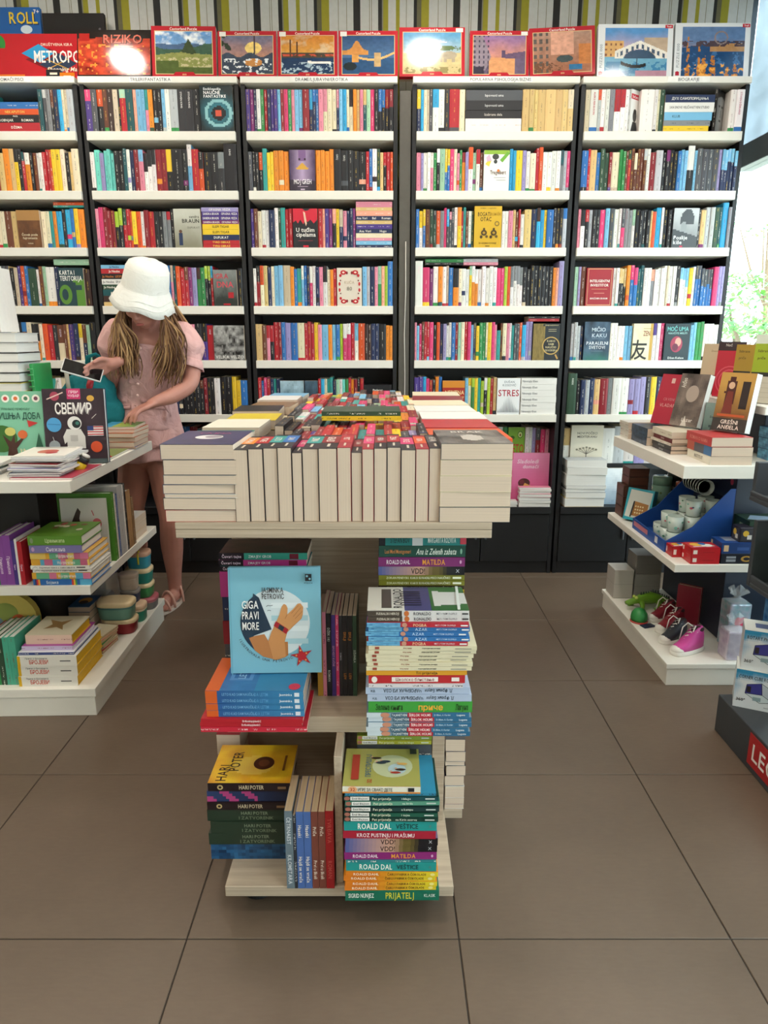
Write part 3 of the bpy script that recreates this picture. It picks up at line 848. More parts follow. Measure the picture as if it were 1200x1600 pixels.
def cov_amber(d):
    d.raster(lambda u, v: lay(cmix('#4a2a1a', '#8a5a34', fbm(u, v, 2, 5)), '#b98a50', (v > .72) * .8), 16, 22)
    d.text('Čovek posle', .5, .35, .06, '#e8d9b8', .8); d.text('fajrontasta', .5, .26, .06, '#e8d9b8', .8); d.text('roman', .5, .12, .04, '#e8d9b8')
def cov_karta(d):
    d.rect(0, 0, 1, 1, '#22424a'); d.rect(.55, .0, 1, .7, '#5c8f35'); d.ell(.22, .3, .26, .26, '#5c8f35'); d.ell(.2, .3, .13, .15, '#22424a'); d.rect(.5, .0, .66, .62, '#22424a'); d.rect(.66, .42, .9, .55, '#22424a')
    d.text('KARTA I', .04, .88, .12, '#f4f4ef', .62, 'l', xs=.62); d.text('TERITORIJA', .04, .73, .13, '#f4f4ef', .92, 'l', xs=.62)
def cov_braun(d):
    d.raster(lambda u, v: cmix('#8a8773', '#c9cabd', v * 1.2 + .3 * fbm(u, v, 3, 4) - .2), 16, 24)
    d.rect(.16, .06, .3, .38, '#2b3a5c'); d.ell(.23, .42, .06, None, '#6a4a3a')
    d.text('sandra', .95, .8, .07, '#5a5a50', .6, 'r'); d.text('BRAUN', .95, .69, .1, '#2e2e2c', .72, 'r'); d.text('DUPLIKAT', .95, .52, .05, '#7c7c72', .6, 'r')
def cov_dna(d):
    d.raster(lambda u, v: cmix('#2c3430', '#8a8f8c', v * 1.1 + .6 * fbm(u, v, 9, 6) - .45), 16, 24)
    d.text('IGRA', .35, .83, .14, '#c23040', .6); d.text('DNA', .5, .6, .17, '#d24a58', .7)
    d.rect(.62, .22, .85, .38, '#b3202c'); d.rect(.4, .02, .7, .07, '#b3202c')
def cov_grey(d):
    d.raster(lambda u, v: cmix('#111112', '#b5b5b2', 1.8 * fbm(u, v, 12, 9) - .5 + .2 * v), 20, 30)
    d.text('VELIKA VELZO', .5, .1, .09, '#e8e8e4', .92)
def cov_moj(d):
    def f(u, v):
        img = cmix('#3a1f4a', '#b79fc4', 1.1 - 2.0 * np.abs(u - .5) + .25 * fbm(u, v, 4, 6) - .25)
        img = lay(img, '#7d5a8c', (np.abs(u - .5) < .16) & (v > .72))
        img = lay(img, '#2d1830', ((np.hypot((u - .4) * 1.6, (v - .77) * 2.2) < .07) | (np.hypot((u - .6) * 1.6, (v - .77) * 2.2) < .07)))
        img = lay(img, '#d8a43a', (np.abs(v - .57 - .05 * np.cos((u - .5) * 14) * (v > .57)) < .055 * np.sqrt(np.clip(1 - ((u - .5) / .26) ** 2, 0, 1))))
        img = lay(img, '#4a2036', (np.abs(v - .57) < .008) & (np.abs(u - .5) < .24))
        img = lay(img, '#1c1020', (v < .33 - .3 * fbm(u, v, 8, 3) * 0.6) * .9)
        return img
    d.raster(f, 28, 44)
    d.text('MOJ GREH', .5, .23, .12, '#f2eaf0', .9, xs=.6); d.rect(.3, .1, .7, .11, '#cbb7cc'); d.rect(.42, .02, .58, .05, '#cbb7cc')
def cov_cip(d):
    d.rect(0, 0, 1, 1, '#1f2026'); d.poly([(0, .64), (.12, .7), (.2, .62), (.3, .72), (.42, .6), (.5, .7), (.6, .66), (.72, .72), (.85, .62), (1, .72), (1, 1), (0, 1)], '#d2203a')
    d.poly([(.38, 1), (.5, .94), (.62, .95), (.72, 1)], '#1f2026'); d.poly([(.42, .93), (.5, .9), (.57, .62), (.53, .55), (.47, .68)], '#e8c3a8')
    d.text('U tuđim', .12, .46, .11, '#f4efe8', .75, 'l'); d.text('cipelama', .12, .34, .11, '#f4efe8', .8, 'l'); d.rect(.2, .17, .8, .185, '#8a3a44'); d.rect(.4, .01, .62, .06, '#d2203a')
def cov_orn(d):
    d.rect(0, 0, 1, 1, '#e3d8c8')
    for sx in (0, 1):
        for sy in (0, 1):
            X = lambda a: a if not sx else 1 - a
            Y = lambda b: b if not sy else 1 - b
            d.ell(X(.26), Y(.12), .12, .06, '#c4202e'); d.ell(X(.14), Y(.2), .05, .04, '#c4202e'); d.ell(X(.4), Y(.13), .04, .04, '#8a1f2a'); d.ell(X(.1), Y(.42), .04, .05, '#c4202e'); d.ell(X(.14), Y(.33), .03, .02, '#7a3a34')
            d.ell(X(.26), Y(.12), .05, .025, '#f0dccb')
    d.text('KUĆA', .5, .62, .07, '#bfae96', .5); d.text('80', .5, .46, .1, '#8d8678', .4)
def cov_blue(d): d.raster(sky_city('#3a6a86', '#a8c6d4', 0), 14, 20)
def cov_ink(d): d.raster(sky_city('#1a2a38', '#4a6478', 0), 10, 20)
def cov_white(d):
    d.rect(0, 0, 1, 1, '#f0efec'); d.rect(0, .9, 1, 1, '#8fb83a'); d.poly([(.08, .82), (.2, .9), (.3, .74), (.12, .7)], '#d9b8cf'); d.poly([(.05, .66), (.2, .6), (.28, .74), (.12, .72)], '#e8d24a'); d.ell(.45, .84, .13, .07, '#3a3d3a')
    d.poly([(.62, .76), (.9, .96), (1, .92), (.72, .7)], '#6fae3a'); d.ell(.45, .72, .07, .05, '#3a3d3a'); d.text('Tregelbert', .56, .46, .1, '#6b4a32', .62); d.ell(.57, .5, .05, None, '#e07a2a'); d.rect(.4, .32, .86, .33, '#9a9a95'); d.rect(.5, .26, .86, .27, '#9a9a95')
def cov_otac(d):
    d.rect(0, 0, 1, 1, '#d9ae2a'); d.text('ROBERT T. KIJOSAKI', .5, .95, .03, '#5a4410', .6); d.text('BOGATI', .12, .81, .1, '#3a2c08', .46, 'l'); d.text('OTAC', .22, .69, .1, '#3a2c08', .4, 'l')
    d.text('SIROMAŠNI', .56, .81, .08, '#b88f1c', .4, 'l'); d.ell(.83, .58, .09, None, '#8a7028'); d.ell(.83, .58, .05, None, '#d9ae2a')
    for a in (.36, .72):
        d.ell(a, .36, .11, .07, '#4a3a18'); d.ell(a, .45, .04, .03, '#4a3a18'); d.ell(a - .1, .26, .05, .04, '#4a3a18'); d.ell(a + .1, .27, .05, .035, '#6a5420'); d.ell(a, .36, .05, .03, '#b88f1c')
    d.text('20 GODINA KASNIJE', .5, .11, .035, '#3a2c08', .72); d.rect(.42, .03, .58, .045, '#3a2c08')
def cov_glass(d):
    d.rect(0, 0, 1, 1, '#22282c'); d.raster(lambda u, v: cmix('#5f4f22', '#a48c48', fbm(u * 3, v, 3, 9)), 12, 30, 0, 0, .44, 1)
    d.rect(.36, .93, 1, .99, '#15181a'); d.text('GENIJE NADOHVAT', .68, .955, .03, '#d8c99a', .6); d.rect(.56, .84, .86, .85, '#d8c99a'); d.rect(.56, .79, .86, .8, '#d8c99a')
    d.line([(.86, .16), (.95, .04)], .008, '#c99a52'); d.ell(.68, .4, .33, None, '#c9a45a'); d.ell(.68, .4, .29, None, '#1a1d20')
    for i, s in enumerate(('KAKO', 'SAM', 'NAUČIO', 'OD KOKERA')): d.text(s, .68, .53 - i * .085, .055, '#d8c99a', .46)
def cov_orange(d):
    d.rect(0, 0, 1, 1, '#d98a24'); d.rect(0, 0, 1, .8, '#b02c1c'); d.text('NEBITNA', .55, .66, .12, '#f3d9a0', .85); d.text('SVETLOST', .55, .48, .12, '#f3d9a0', .85); d.text('PROSTORA', .55, .3, .1, '#f3d9a0', .85)
def cov_stres(d):
    d.rect(0, 0, 1, 1, '#eef0f1'); d.text('DUŠAN', .52, .9, .06, '#7f8890', .6); d.text('KOSOVIĆ', .52, .81, .06, '#7f8890', .7); d.text('STRES', .5, .6, .18, '#b3263a', .9)
    for k in range(15):
        a = .06 + k * .063; hh = .42 * math.exp(-((k - 7) / 4.2) ** 2) + .06
        d.poly([(a - .018, .06), (a + .018, .06), (a, .06 + hh)], '#6d7680')
def cov_lean(d):
    d.rect(0, 0, 1, 1, '#e9e8e5'); d.rect(0, .78, 1, .9, '#c4203a'); d.text('Sećanja', .5, .84, .06, '#ffffff', .8); d.ell(.5, .4, .22, .14, '#4a4a4a'); d.ell(.5, .5, .17, .06, '#222222'); d.poly([(.1, 0), (.3, .26), (.7, .26), (.9, 0)], '#2a2b2e')
def cov_face(d):
    def f(u, v):
        img = cmix('#1b1b1c', '#a8a8a6', .75 - 1.3 * np.hypot((u - .5) * 1.0, (v - .5) * .75) + .4 * fbm(u, v, 6, 5))
        img = lay(img, '#141415', v > .86 - .15 * np.abs(u - .5)); img = lay(img, '#1d1d1e', (np.abs(v - .62) < .03) & (np.abs(np.abs(u - .5) - .2) < .1))
        img = lay(img, '#2a2a2b', (np.abs(v - .3) < .018) & (np.abs(u - .5) < .14)); img = lay(img, '#55565a', (np.abs(u - .53) < .04) & (v > .38) & (v < .55))
        return img
    d.raster(f, 24, 40)
def cov_kise(d):
    d.raster(lambda u, v: lay(lay(lay(cmix('#5a5f64', '#c6cbce', v + .3 * fbm(u, v, 2, 4)), '#4e5358', (v > .6) & (np.hypot((u - .55) * 1.1, v - .68) < .3)), '#9aa0a4', np.hypot((u - .42) * 1.3, v - .52) < .15), '#4c5156', (v < .4 - .2 * (u - .4))), 22, 32)
    d.text('Poslije', .06, .26, .1, '#f1f4f5', .6, 'l'); d.text('kiše', .06, .14, .1, '#f1f4f5', .4, 'l'); d.rect(.32, .01, .44, .05, '#c83a5a')
def cov_invest(d):
    d.rect(0, 0, 1, 1, '#a31f2c')
    for q in ((.05, .02, .95, .035), (.05, .965, .95, .98), (.05, .02, .065, .98), (.935, .02, .95, .98)): d.rect(*q, '#d8b07a')
    d.text('INTELIGENTNI', .5, .66, .07, '#f7efe6', .74); d.text('INVESTITOR', .5, .55, .07, '#f7efe6', .68); d.rect(.2, .44, .8, .447, '#d8b07a'); d.rect(.3, .33, .7, .345, '#d88a7a'); d.text('BENDŽAMIN GRAHAM', .5, .2, .045, '#f7efe6', .66)
def cov_kaku(d):
    d.raster(lambda u, v: lay(cmix('#1d2b3c', '#4f6b84', fbm(u, v, 4, 4) * 1.5 - .2), '#2f7d6a', np.clip((.28 - v) * 3 * fbm(u, v, 9, 3) * 2, 0, 1)), 22, 32)
    d.text('MIČIO', .55, .8, .1, '#c3d2de', .74); d.text('KAKU', .58, .65, .1, '#c3d2de', .66); d.rect(.3, .56, .8, .565, '#9fb2c0'); d.text('PARALELNI', .52, .45, .085, '#e8eff4', .84); d.text('SVETOVI', .52, .34, .085, '#e8eff4', .62); d.rect(.3, .24, .76, .245, '#9fb2c0')
def cov_zen(d):
    d.raster(lambda u, v: cmix('#dfcf9f', '#efe6c8', fbm(u, v, 7, 3) * 1.4), 14, 20); d.rect(.86, 0, 1, 1, '#c9a24a'); d.text('ZEN', .68, .74, .14, '#8a2a24', .34); d.text('友', .36, .28, .42, '#2a2a26', .8); d.rect(.5, .86, .94, .87, '#a08048')
def cov_uma(d):
    d.rect(0, 0, 1, 1, '#20343c'); d.text('MOĆ UMA', .5, .86, .12, '#6fc2bf', .84); d.text('NAUČITE MISLITI', .5, .74, .05, '#9fd0cc', .8)
    d.ell(.48, .44, .24, .22, '#a33350'); d.ell(.54, .5, .12, .12, '#d2a08f'); d.ell(.44, .36, .12, .1, '#6a2440'); d.text('Džon Kehoe', .5, .07, .06, '#e0e8e6', .8)
def cov_keto(d):
    d.rect(0, 0, 1, 1, '#7fae2e'); d.ell(.72, .8, .16, .1, '#3f6b1c'); d.ell(.72, .8, .12, .075, '#cfe08a'); d.ell(.72, .79, .05, .035, '#7a4a24'); d.ell(.25, .72, .14, .05, '#3f6b1c'); d.text('KETO', .5, .42, .26, '#b8332a', .9); d.rect(.1, .12, .9, .2, '#4f7a1f')
def cov_novi(d):
    d.rect(0, 0, 1, 1, '#e9e2cf'); d.text('NOVI POČECI', .5, .8, .06, '#57534a', .84); d.text('MEDITERANU', .5, .71, .06, '#57534a', .8); d.line([(.5, .12), (.5, .36)], .004, '#57534a')
    for k in range(-3, 4): d.line([(.5, .25), (.5 + k * .09, .42 - abs(k) * .02)], .0018, '#57534a'); d.ell(.5 + k * .1, .43 - abs(k) * .02, .035, .025, '#8a8574')
def cov_teal(d):
    d.rect(0, 0, 1, 1, '#1f6a6a')
    rng = random.Random(4)
    for k in range(26): d.ell(rng.random() * .9 + .05, rng.random() * .5 + .45, .02, None, '#9fd0cc')
    d.poly([(.1, .1), (.9, .1), (.8, .3), (.2, .3)], '#1a2226')
FACE = {  # name: (cover, base colour, height, thickness, hard, label, lean)
 'f_enc': (cov_enc, '#16262b', .215, .03, 1, 'large teal and black science fiction encyclopedia with a red ringed eye cover'),
 'f_amber': (cov_amber, '#6a4326', .19, .025, 0, 'brown and amber book faced out on the domestic authors shelf'),
 'f_karta': (cov_karta, '#22424a', .2, .03, 0, 'dark green book KARTA I TERITORIJA faced out'),
 'f_braun': (cov_braun, '#a8a896', .197, .03, 0, 'pale grey green novel faced out with BRAUN on its cover'),
 'f_dna': (cov_dna, '#7a1c24', .19, .03, 0, 'faced out thriller with red letters DNA over a grey scene'),
 'f_grey': (cov_grey, '#1a1a1b', .19, .03, 0, 'black and white faced out novel below the red DNA thriller'),
 'f_moj': (cov_moj, '#3a1f4a', .2, .03, 0, 'purple novel MOJ GREH faced out with golden lips on its cover'),
 'f_cip': (cov_cip, '#1f2026', .198, .03, 0, 'black and red novel U TUĐIM CIPELAMA faced out'),
 'f_orn': (cov_orn, '#e3d8c8', .2, .03, 0, 'cream novel faced out with a red floral border'),
 'f_blue': (cov_blue, '#3a6a86', .19, .03, 0, 'grey blue faced out novel behind the table piles'),
 'f_ink': (cov_ink, '#1a2a38', .19, .03, 0, 'dark slate faced out novel behind the table piles'),
 'f_white': (cov_white, '#f0efec', .198, .03, 0, 'white book faced out with green top edge and colourful shapes'),
 'f_otac': (cov_otac, '#d9ae2a', .21, .03, 0, 'yellow book BOGATI OTAC faced out'),
 'f_glass': (cov_glass, '#22282c', .2, .03, 0, 'black and gold faced out book with a magnifying glass'),
 'f_orange': (cov_orange, '#b02c1c', .19, .03, 0, 'red orange faced out book partly behind the table piles'),
 'f_stres': (cov_stres, '#eef0f1', .205, .03, 0, 'white book STRES faced out with grey spikes'),
 'f_lean': (cov_lean, '#e9e8e5', .205, .02, 0, 'white biography with red band and a portrait, set askew among spines'),
 'f_face': (cov_face, '#1b1b1c', .205, .025, 0, 'biography with a close up black and white face, set askew'),
 'f_kise': (cov_kise, '#5a5f64', .2, .03, 0, 'grey book POSLIJE KIŠE faced out with a portrait in a cap'),
 'f_invest': (cov_invest, '#a31f2c', .2, .05, 1, 'thick red book INTELIGENTNI INVESTITOR faced out'),
 'f_kaku': (cov_kaku, '#1d2b3c', .21, .04, 0, 'slate blue book PARALELNI SVETOVI faced out'),
 'f_zen': (cov_zen, '#e6d8ae', .2, .03, 0, 'cream book ZEN faced out with a large brushed character'),
 'f_uma': (cov_uma, '#20343c', .2, .03, 0, 'dark teal book MOĆ UMA faced out with a pink figure'),
 'f_keto': (cov_keto, '#7fae2e', .2, .02, 0, 'green book KETO faced out with avocados'),
 'f_novi': (cov_novi, '#e9e2cf', .21, .025, 0, 'cream book with a small tree faced out on the lowest shelf'),
 'f_teal': (cov_teal, '#1f6a6a', .2, .02, 0, 'dark teal dotted book faced out on the lowest thriller shelf'),
}
for nm, (fn, colr, h, t, hard, lab) in FACE.items():
    x, wd, z, b, r = GAPS[nm]
    rz = 0
    w = wd - 0.006; xx = x + 0.003
    yy = FY + 0.006
    h = min(h * .92, .198) if r < 6 else h
    if r == 6: yy = FY + .116
    if nm == 'f_lean': rz = rad(38); t = .014; w = 0.07; xx = x + t * math.sin(rz) + .003; yy = FY + 0.02
    if nm == 'f_face': rz = rad(44); t = .016; w = 0.085; xx = x + t * math.sin(rz) + .002; yy = FY + 0.02
    M = place((xx, yy, z), 'face', w, h, t, rz)
    book('faced_book', M, w, h, t, colr, lab, 'book', 'faced out books on the wall shelves', bool(hard), front=fn, seed=len(nm) + int(abs(x) * 100))

# ---- lying stacks on the wall shelves: bottom first (colour, thickness, text, ink)
def stack(pre, x, y, z, wdt, items, group, labels, depth=.135, rng=None, name='book', cat='book', mode='flat', hard=False, pages=None, jx=.004, jr=1.0, fontk=.55):
    rng = rng or random.Random(int(abs(x) * 1000) + len(items))
    for k, it in enumerate(items):
        colr, t = it[0], it[1]
        txt = it[2] if len(it) > 2 else None; ic = it[3] if len(it) > 3 else '#f0ece2'
        w_ = wdt * (it[4] if len(it) > 4 else 1.0)
        front = it[5] if len(it) > 5 else None
        colr = PAL[colr] if isinstance(colr, str) and len(colr) == 1 else (C(colr) if isinstance(colr, str) else colr)
        dx = rng.uniform(-jx, jx) if k else 0
        M = place((x + dx, y + abs(rng.uniform(0, jx)), z), mode, depth, w_, t, rad(rng.uniform(-jr, jr)))
        sp = None
        if callable(txt): sp = txt
        elif txt:
            parts = txt.split('|')
            def sp(d, parts=parts, ic=ic):
                fk = fontk * min(1, .020 / d.H)
                if len(parts) == 1: d.text(parts[0], .5, .5, fk, ic, .8)
                else:
                    n = len(parts)
                    for i, s_ in enumerate(parts): d.text(s_, (i + .5) / n, .5, fk, ic, .86 / n)
        book(name, M, depth, w_, t - .0005, colr, labels(k, it), cat, group, hard, spine=sp, front=front, seed=k + int(x * 77) % 50, pages=pages, ink=ic)
        z += t
    return z
PLACE_ORD = ['bottom', 'second', 'third', 'fourth', 'fifth', 'sixth', 'seventh', 'eighth', 'ninth', 'tenth', 'eleventh', 'twelfth']
def lab_of(where):
    def f(k, it):
        c = it[0]
        cn = CNAME.get(c, '') if isinstance(c, str) and len(c) == 1 else ''
        return f'{cn} book {PLACE_ORD[k]} from below in {where}'.strip().replace('bottom from below', 'lowest')
    return f
def shelf_stack(nm, items, where, depth=.135, pad=.003):
    x, wd, z, b, r = GAPS[nm]
    return stack(nm, x + pad, FY + 0.012, z, wd - 2 * pad, items, 'lying books on the wall shelves', lab_of(where), depth, jx=.0015, jr=.3)
shelf_stack('s0', [('r', .04, 'DŽEMA'), ('k', .022, 'ČAROBNJAK|ROMAN'), ('k', .012, 'PRIČE'), ('O', .026, 'NEKAPUTON', '#e8c860'), ('b', .03, None)], 'the pile on the top domestic authors shelf', .13)
shelf_stack('s1', [('r', .018, 'TVRD OBRAZ', '#e8d050'), ('r', .018, 'TVRD OBRAZ', '#e8d050'), ('n', .026, 'DUPLIKAT'), ('y', .025, 'SLEPI TIGAR', '#30300f'), ('y', .025, 'SLEPI TIGAR', '#30300f'), ('m', .017, 'SANDRA BRAUN|OPASNA VEZA'), ('V', .02, 'SANDRA BRAUN|OPASNA VEZA'), ('V', .02, 'SANDRA BRAUN|OPASNA VEZA'), ('v', .02, 'OPASNA VEZA')], 'the pile beside the faced out BRAUN novel')
shelf_stack('s2', [('E', .02, 'Ju Nesbe'), ('u', .03, 'Ju Nesbe'), ('T', .03, 'Ju Nesbe'), ('x', .025, 'Ju Nesbe|POLICIJA'), ('w', .026, 'Ju Nesbe|SPASITELJ', '#555555'), ('k', .026, 'Ju Nesbe|LEOPARD', '#d07a30'), ('r', .024, 'Ju Nesbe'), ('c', .018, 'Ju Nesbe', '#23345e')], 'the pile beside the woman with the white hat')
shelf_stack('s3', [('n', .014, None), ('c', .019), ('p', .014), ('e', .022), ('n', .02, 'Ana Vori|Hugo'), ('V', .022), ('E', .018), ('n', .02, 'Ana Vori|Bal|Roman'), ('h', .024), ('E', .016), ('p', .026)], 'the end pile of the third drama shelf')
shelf_stack('s4', [('n', .05, None), ('D', .05, None), ('k', .055, 'Pedeset')], 'the pile topped by the black PEDESET book')
shelf_stack('s5', [('w', .058, None, '#d08a6a'), ('k', .036, 'Izabrana dela', '#c8c0b8'), ('k', .042, 'Ispovesti uma', '#c8c8c8'), ('D', .045, 'Ispovesti uma', '#d8d8d8')], 'the pile beside the tan classics')
shelf_stack('s6', [('w', .0315, 'Psihoterapija i ličnost|', '#62666c')] * 6, 'the white pile beside the STRES book')
shelf_stack('s7', [('y', .026, None, '#604a10', .92), ('g', .024, None, '#333333', .95), ('c', .036, 'KLUB|', '#3a5a6a', .97), ('w', .042, 'SAN SNOVE VELIČANSTVENI STUDIO', '#50545a'), ('n', .034, 'ДУХ САМОПОРИЦАЊА')], 'the pile on the top biography shelf')
# books lying across the tops of upright rows
def across(b, r, a0, a1, items, where, ztop):
    lx = BAYX[b]; W = BAYX[b + 1] - BAYX[b]
    stack('ac', lx + a0 * W, FY + .03, ROWZ[r + 1] + ztop, (a1 - a0) * W, items, 'books laid across upright rows', lab_of(where), .12, jx=.001, jr=.2)
across(0, 2, .775, .965, [('t', .01), ('O', .014, None)], 'the pair across the cyan and orange spines', .1915)
across(0, 3, .74, .96, [('a', .028, None)], 'the loose layer above KARTA I TERITORIJA', .2)
across(3, 3, .13, .36, [('k', .013, None), ('G', .016, None)], 'the pair across the white psychology spines', .2)
across(3, 3, .362, .57, [('p', .014, None), ('s', .016, None)], 'the pair beside the green book across spines', .2)
across(3, 4, .77, .96, [('r', .014, None), ('k', .012, None)], 'the pair above the magnifying glass book', .196)

# ================================================================== boxed games and puzzles on top of the bookcases
def frame_print(d, ink, title=None, pic=None, nx=70, ny=52, top=.105, bot=.065, side=.062, small='1000', tcol='#f6ece4', white=False):
    d.rect(0, 0, 1, 1, ink)
    d.rect(side - .012, bot - .015, 1 - side + .012, 1 - top + .015, '#d9b98a')
    d.raster(pic, nx, ny, side, bot, 1 - side, 1 - top)
    if title: d.text(title, .5, 1 - top * .5, top * .5, tcol, .46)
    d.poly([(.3, .0), (.36, bot * 1.5), (.64, bot * 1.5), (.7, .0)], ink)
    if small: d.text(small, .5, bot * .75, bot * .5, '#e8c890')
def sm(x, a, b): return np.clip((x - a) / (b - a), 0, 1)
def pic_peru(u, v):
    n = fbm(u, v, 1, 7); n2 = fbm(u, v, 2, 20)
    img = cmix('#9ab4cc', '#5f93cc', v) ; img = lay(img, '#e8eef2', sm(fbm(u, v, 3, 5), .5, .65))
    img = lay(img, '#4a6488', v < .72 + .14 * fbm(u, v * 0, 4, 4) - .1); img = lay(img, '#3c5a48', v < .6 + .25 * np.abs(u - .3) - .1 * n)
    pk = .9 - 2.6 * np.abs(u - .58); img = lay(img, '#39482f', v < np.minimum(pk, .92) - .1 * n2)
    img = lay(img, '#8a8f52', (v < .45 - .3 * (u - .5) ** 2 + .1 * n)); img = lay(img, '#b9ae86', (v < .38) & (n2 > .5)); img = lay(img, '#4f5f2e', (v < .3 * (u < .4)) | ((v < .16)))
    return img * (0.75 + .5 * n2[..., None])
def pic_paris(u, v):
    n2 = fbm(u, v, 12, 16)
    img = cmix('#d9925a', '#5a6a8c', v + .3 * fbm(u, v, 11, 4) - .2); img = lay(img, '#f0cf7a', np.hypot(u - .62, v - .68) < .16)
    img = lay(img, '#4a3a44', np.abs(u - .64) < .012 + .05 * np.clip(.92 - v, 0, 1) ** 2 * (v < .92)); img = lay(img, '#3a4658', v < .5 + .06 * np.sin(u * 14)); img = lay(img, '#c98a4c', (v < .42) & (np.hypot(u - .62, (v - .3) * 1.5) < .17))
    img = lay(img, '#d9dde0', (v < .4) & (n2 > .58)); img = lay(img, '#2e3a2c', (v > .6) & (fbm(u, v, 13, 9) > .56) & ((u < .18) | (u > .85)))
    return img * (0.7 + .6 * n2[..., None])
def pic_boats(u, v):
    n2 = fbm(u, v, 22, 16)
    img = cmix('#e9b65a', '#c47a2e', v); img = lay(img, '#d8d0b8', sm(fbm(u, v, 21, 5), .55, .7) * .5)
    img = lay(img, '#4c4438', (v < .56) & (v > .42)); img = lay(img, '#c05038', (v > .46) & (v < .52) & (n2 > .5)); img = lay(img, '#1f3a5c', v < .42); img = lay(img, '#9fb6c4', (v < .3) & (n2 > .54)); img = lay(img, '#eceae4', (np.abs(v - .3 + .05 * (u - .7)) < .03) & (u > .5) & (u < .95))
    img = lay(img, '#5a3a28', (np.abs(u - .17) < .012) & (v > .45) & (v < .9)); img = lay(img, '#5a3a28', (np.abs(u - .3) < .01) & (v > .45) & (v < .84))
    return img * (0.75 + .5 * n2[..., None])
def pic_buda(u, v):
    n2 = fbm(u, v, 32, 16)
    img = cmix('#5a7ea4', '#2c4a72', v); img = lay(img, '#2a5078', v < .42)
    img = lay(img, '#c98a4a', (v > .5) & (v < .62 + .25 * np.exp(-((u - .28) / .09) ** 2)) & (u < .5)); img = lay(img, '#d99a4e', (v < .5) & (v > .3) & (np.abs(u - .25) < .07))
    br = .38 + .9 * (u - .55) ** 2
    img = lay(img, '#d8b070', (np.abs(v - br) < .03) & (u > .3)); img = lay(img, '#c0a070', (np.abs(u - .68) < .06) & (v > .2) & (v < .55)); img = lay(img, '#1f2a30', (np.hypot(u - .15, (v - .2) * 1.2) < .13))
    return img * (0.75 + .5 * n2[..., None])
def pic_eleph(u, v):
    n2 = fbm(u, v, 42, 16)
    img = cmix('#cfd2b8', '#5f9cc4', v * 1.2 - .1); img = lay(img, '#8fb0c8', (v > .62) & (np.hypot((u - .5), (v - .62) * 1.8) < .42)); img = lay(img, '#eef2f2', (v > .75) & (np.hypot((u - .5), (v - .62) * 1.8) < .36))
    img = lay(img, '#5c7048', (v > .55) & (v < .68) & (fbm(u, v, 43, 8) > .45) & (u > .4)); img = lay(img, '#c9b886', v < .5)
    for a, b, s in ((.26, .5, .14), (.6, .43, .09), (.8, .44, .1)):
        img = lay(img, '#a89c86', (np.hypot((u - a) / 1.3, v - b) < s) | ((np.abs(np.abs(u - a) - s * .7) < s * .25) & (v < b) & (v > b - s * 1.7)))
    img = lay(img, '#8a8052', (v < .16) & (n2 > .45))
    return img * (0.8 + .4 * n2[..., None])
def pic_canal(u, v):
    n2 = fbm(u, v, 52, 16)
    img = cmix('#e0965a', '#8a6a9c', v * 1.4 - .5 + .3 * fbm(u, v, 51, 4)); img = lay(img, '#d89a6a', (v < .42) & (np.abs(u - .55) < .25)); img = lay(img, '#6a5a74', (v < .42) & (np.abs(u - .55) >= .25))
    img = lay(img, '#8c7f8c', (u < .34 - .3 * (np.abs(v - .45)) + .0) & (v > .1)); img = lay(img, '#4c4656', (u < .3) & (np.sin(u * 70) > .3) & (np.sin(v * 46) > 0)); img = lay(img, '#6a5470', (u > .62) & (v > .4) & (v < .52 + .2 * (u - .62)))
    img = lay(img, '#5a4a66', (np.abs(u - .58) < .035) & (v > .42) & (v < .62)); img = lay(img, '#3a3444', (u < .2) & (v < .2))
    return img * (0.75 + .5 * n2[..., None])
def pic_street(u, v):
    n2 = fbm(u, v, 62, 18)
    img = cmix('#a0664a', '#b08a78', v + .4 * fbm(u, v, 61, 6) - .2); img = lay(img, '#5c5450', (u < .28) & (np.sin(u * 60) > 0) & (np.sin(v * 34) > -.2)); img = lay(img, '#c47a44', (u > .78) & (v > .2) & (v < .7)); img = lay(img, '#d9a088', (np.abs(u - .5) < .2) & (v > .45))
    img = lay(img, '#3e4a4c', (np.hypot((u - .54) / 1.6, v - .34) < .09)); img = lay(img, '#2f6f9c', (u > .62) & (u < .84) & (v > .05) & (v < .2)); img = lay(img, '#6e4a38', (v < .25) & (u < .5) & (n2 > .48))
    return img * (0.7 + .6 * n2[..., None])
def pic_rialto(u, v):
    n2 = fbm(u, v, 72, 14)
    img = cmix('#d8b0b8', '#5a94cc', v * 2 - 1.0 + .3 * fbm(u, v, 71, 4)); img = lay(img, '#d8a86a', (u < .3) & (v > .35) & (v < .74)); img = lay(img, '#c0a890', (u > .62) & (v > .42) & (v < .8)); img = lay(img, '#8a5a44', (u < .3) & (np.sin(u * 80) > .4) & (np.sin(v * 60) > .2) & (v > .36) & (v < .72))
    img = lay(img, '#6fa8c4', v < .4); img = lay(img, '#3f7fa8', (v < .3) & (n2 > .5)); img = lay(img, '#b88a9c', (v < .12) & (u > .5))
    top = .74 - .55 * np.abs(u - .56); arch = .38 + .2 * np.sqrt(np.clip(1 - ((u - .56) / .26) ** 2, 0, 1))
    img = lay(img, '#ece6dc', (v < top) & (v > np.maximum(arch - .02, .36)) & (u > .16)); img = lay(img, '#4a5a70', (v < top - .06) & (v > top - .15) & (np.sin(u * 75) > .1) & (u > .2)); img = lay(img, '#39526c', (v < arch - .03) & (v > .36) & (np.abs(u - .56) < .25))
    img = lay(img, '#15181d', (np.abs(v - .2 - .35 * (u - .5) ** 2 * 4) < .035) & (np.abs(u - .46) < .2)); img = lay(img, '#15181d', (np.abs(u - .52) < .01) & (v > .2) & (v < .36))
    return img * (0.85 + .3 * n2[..., None])
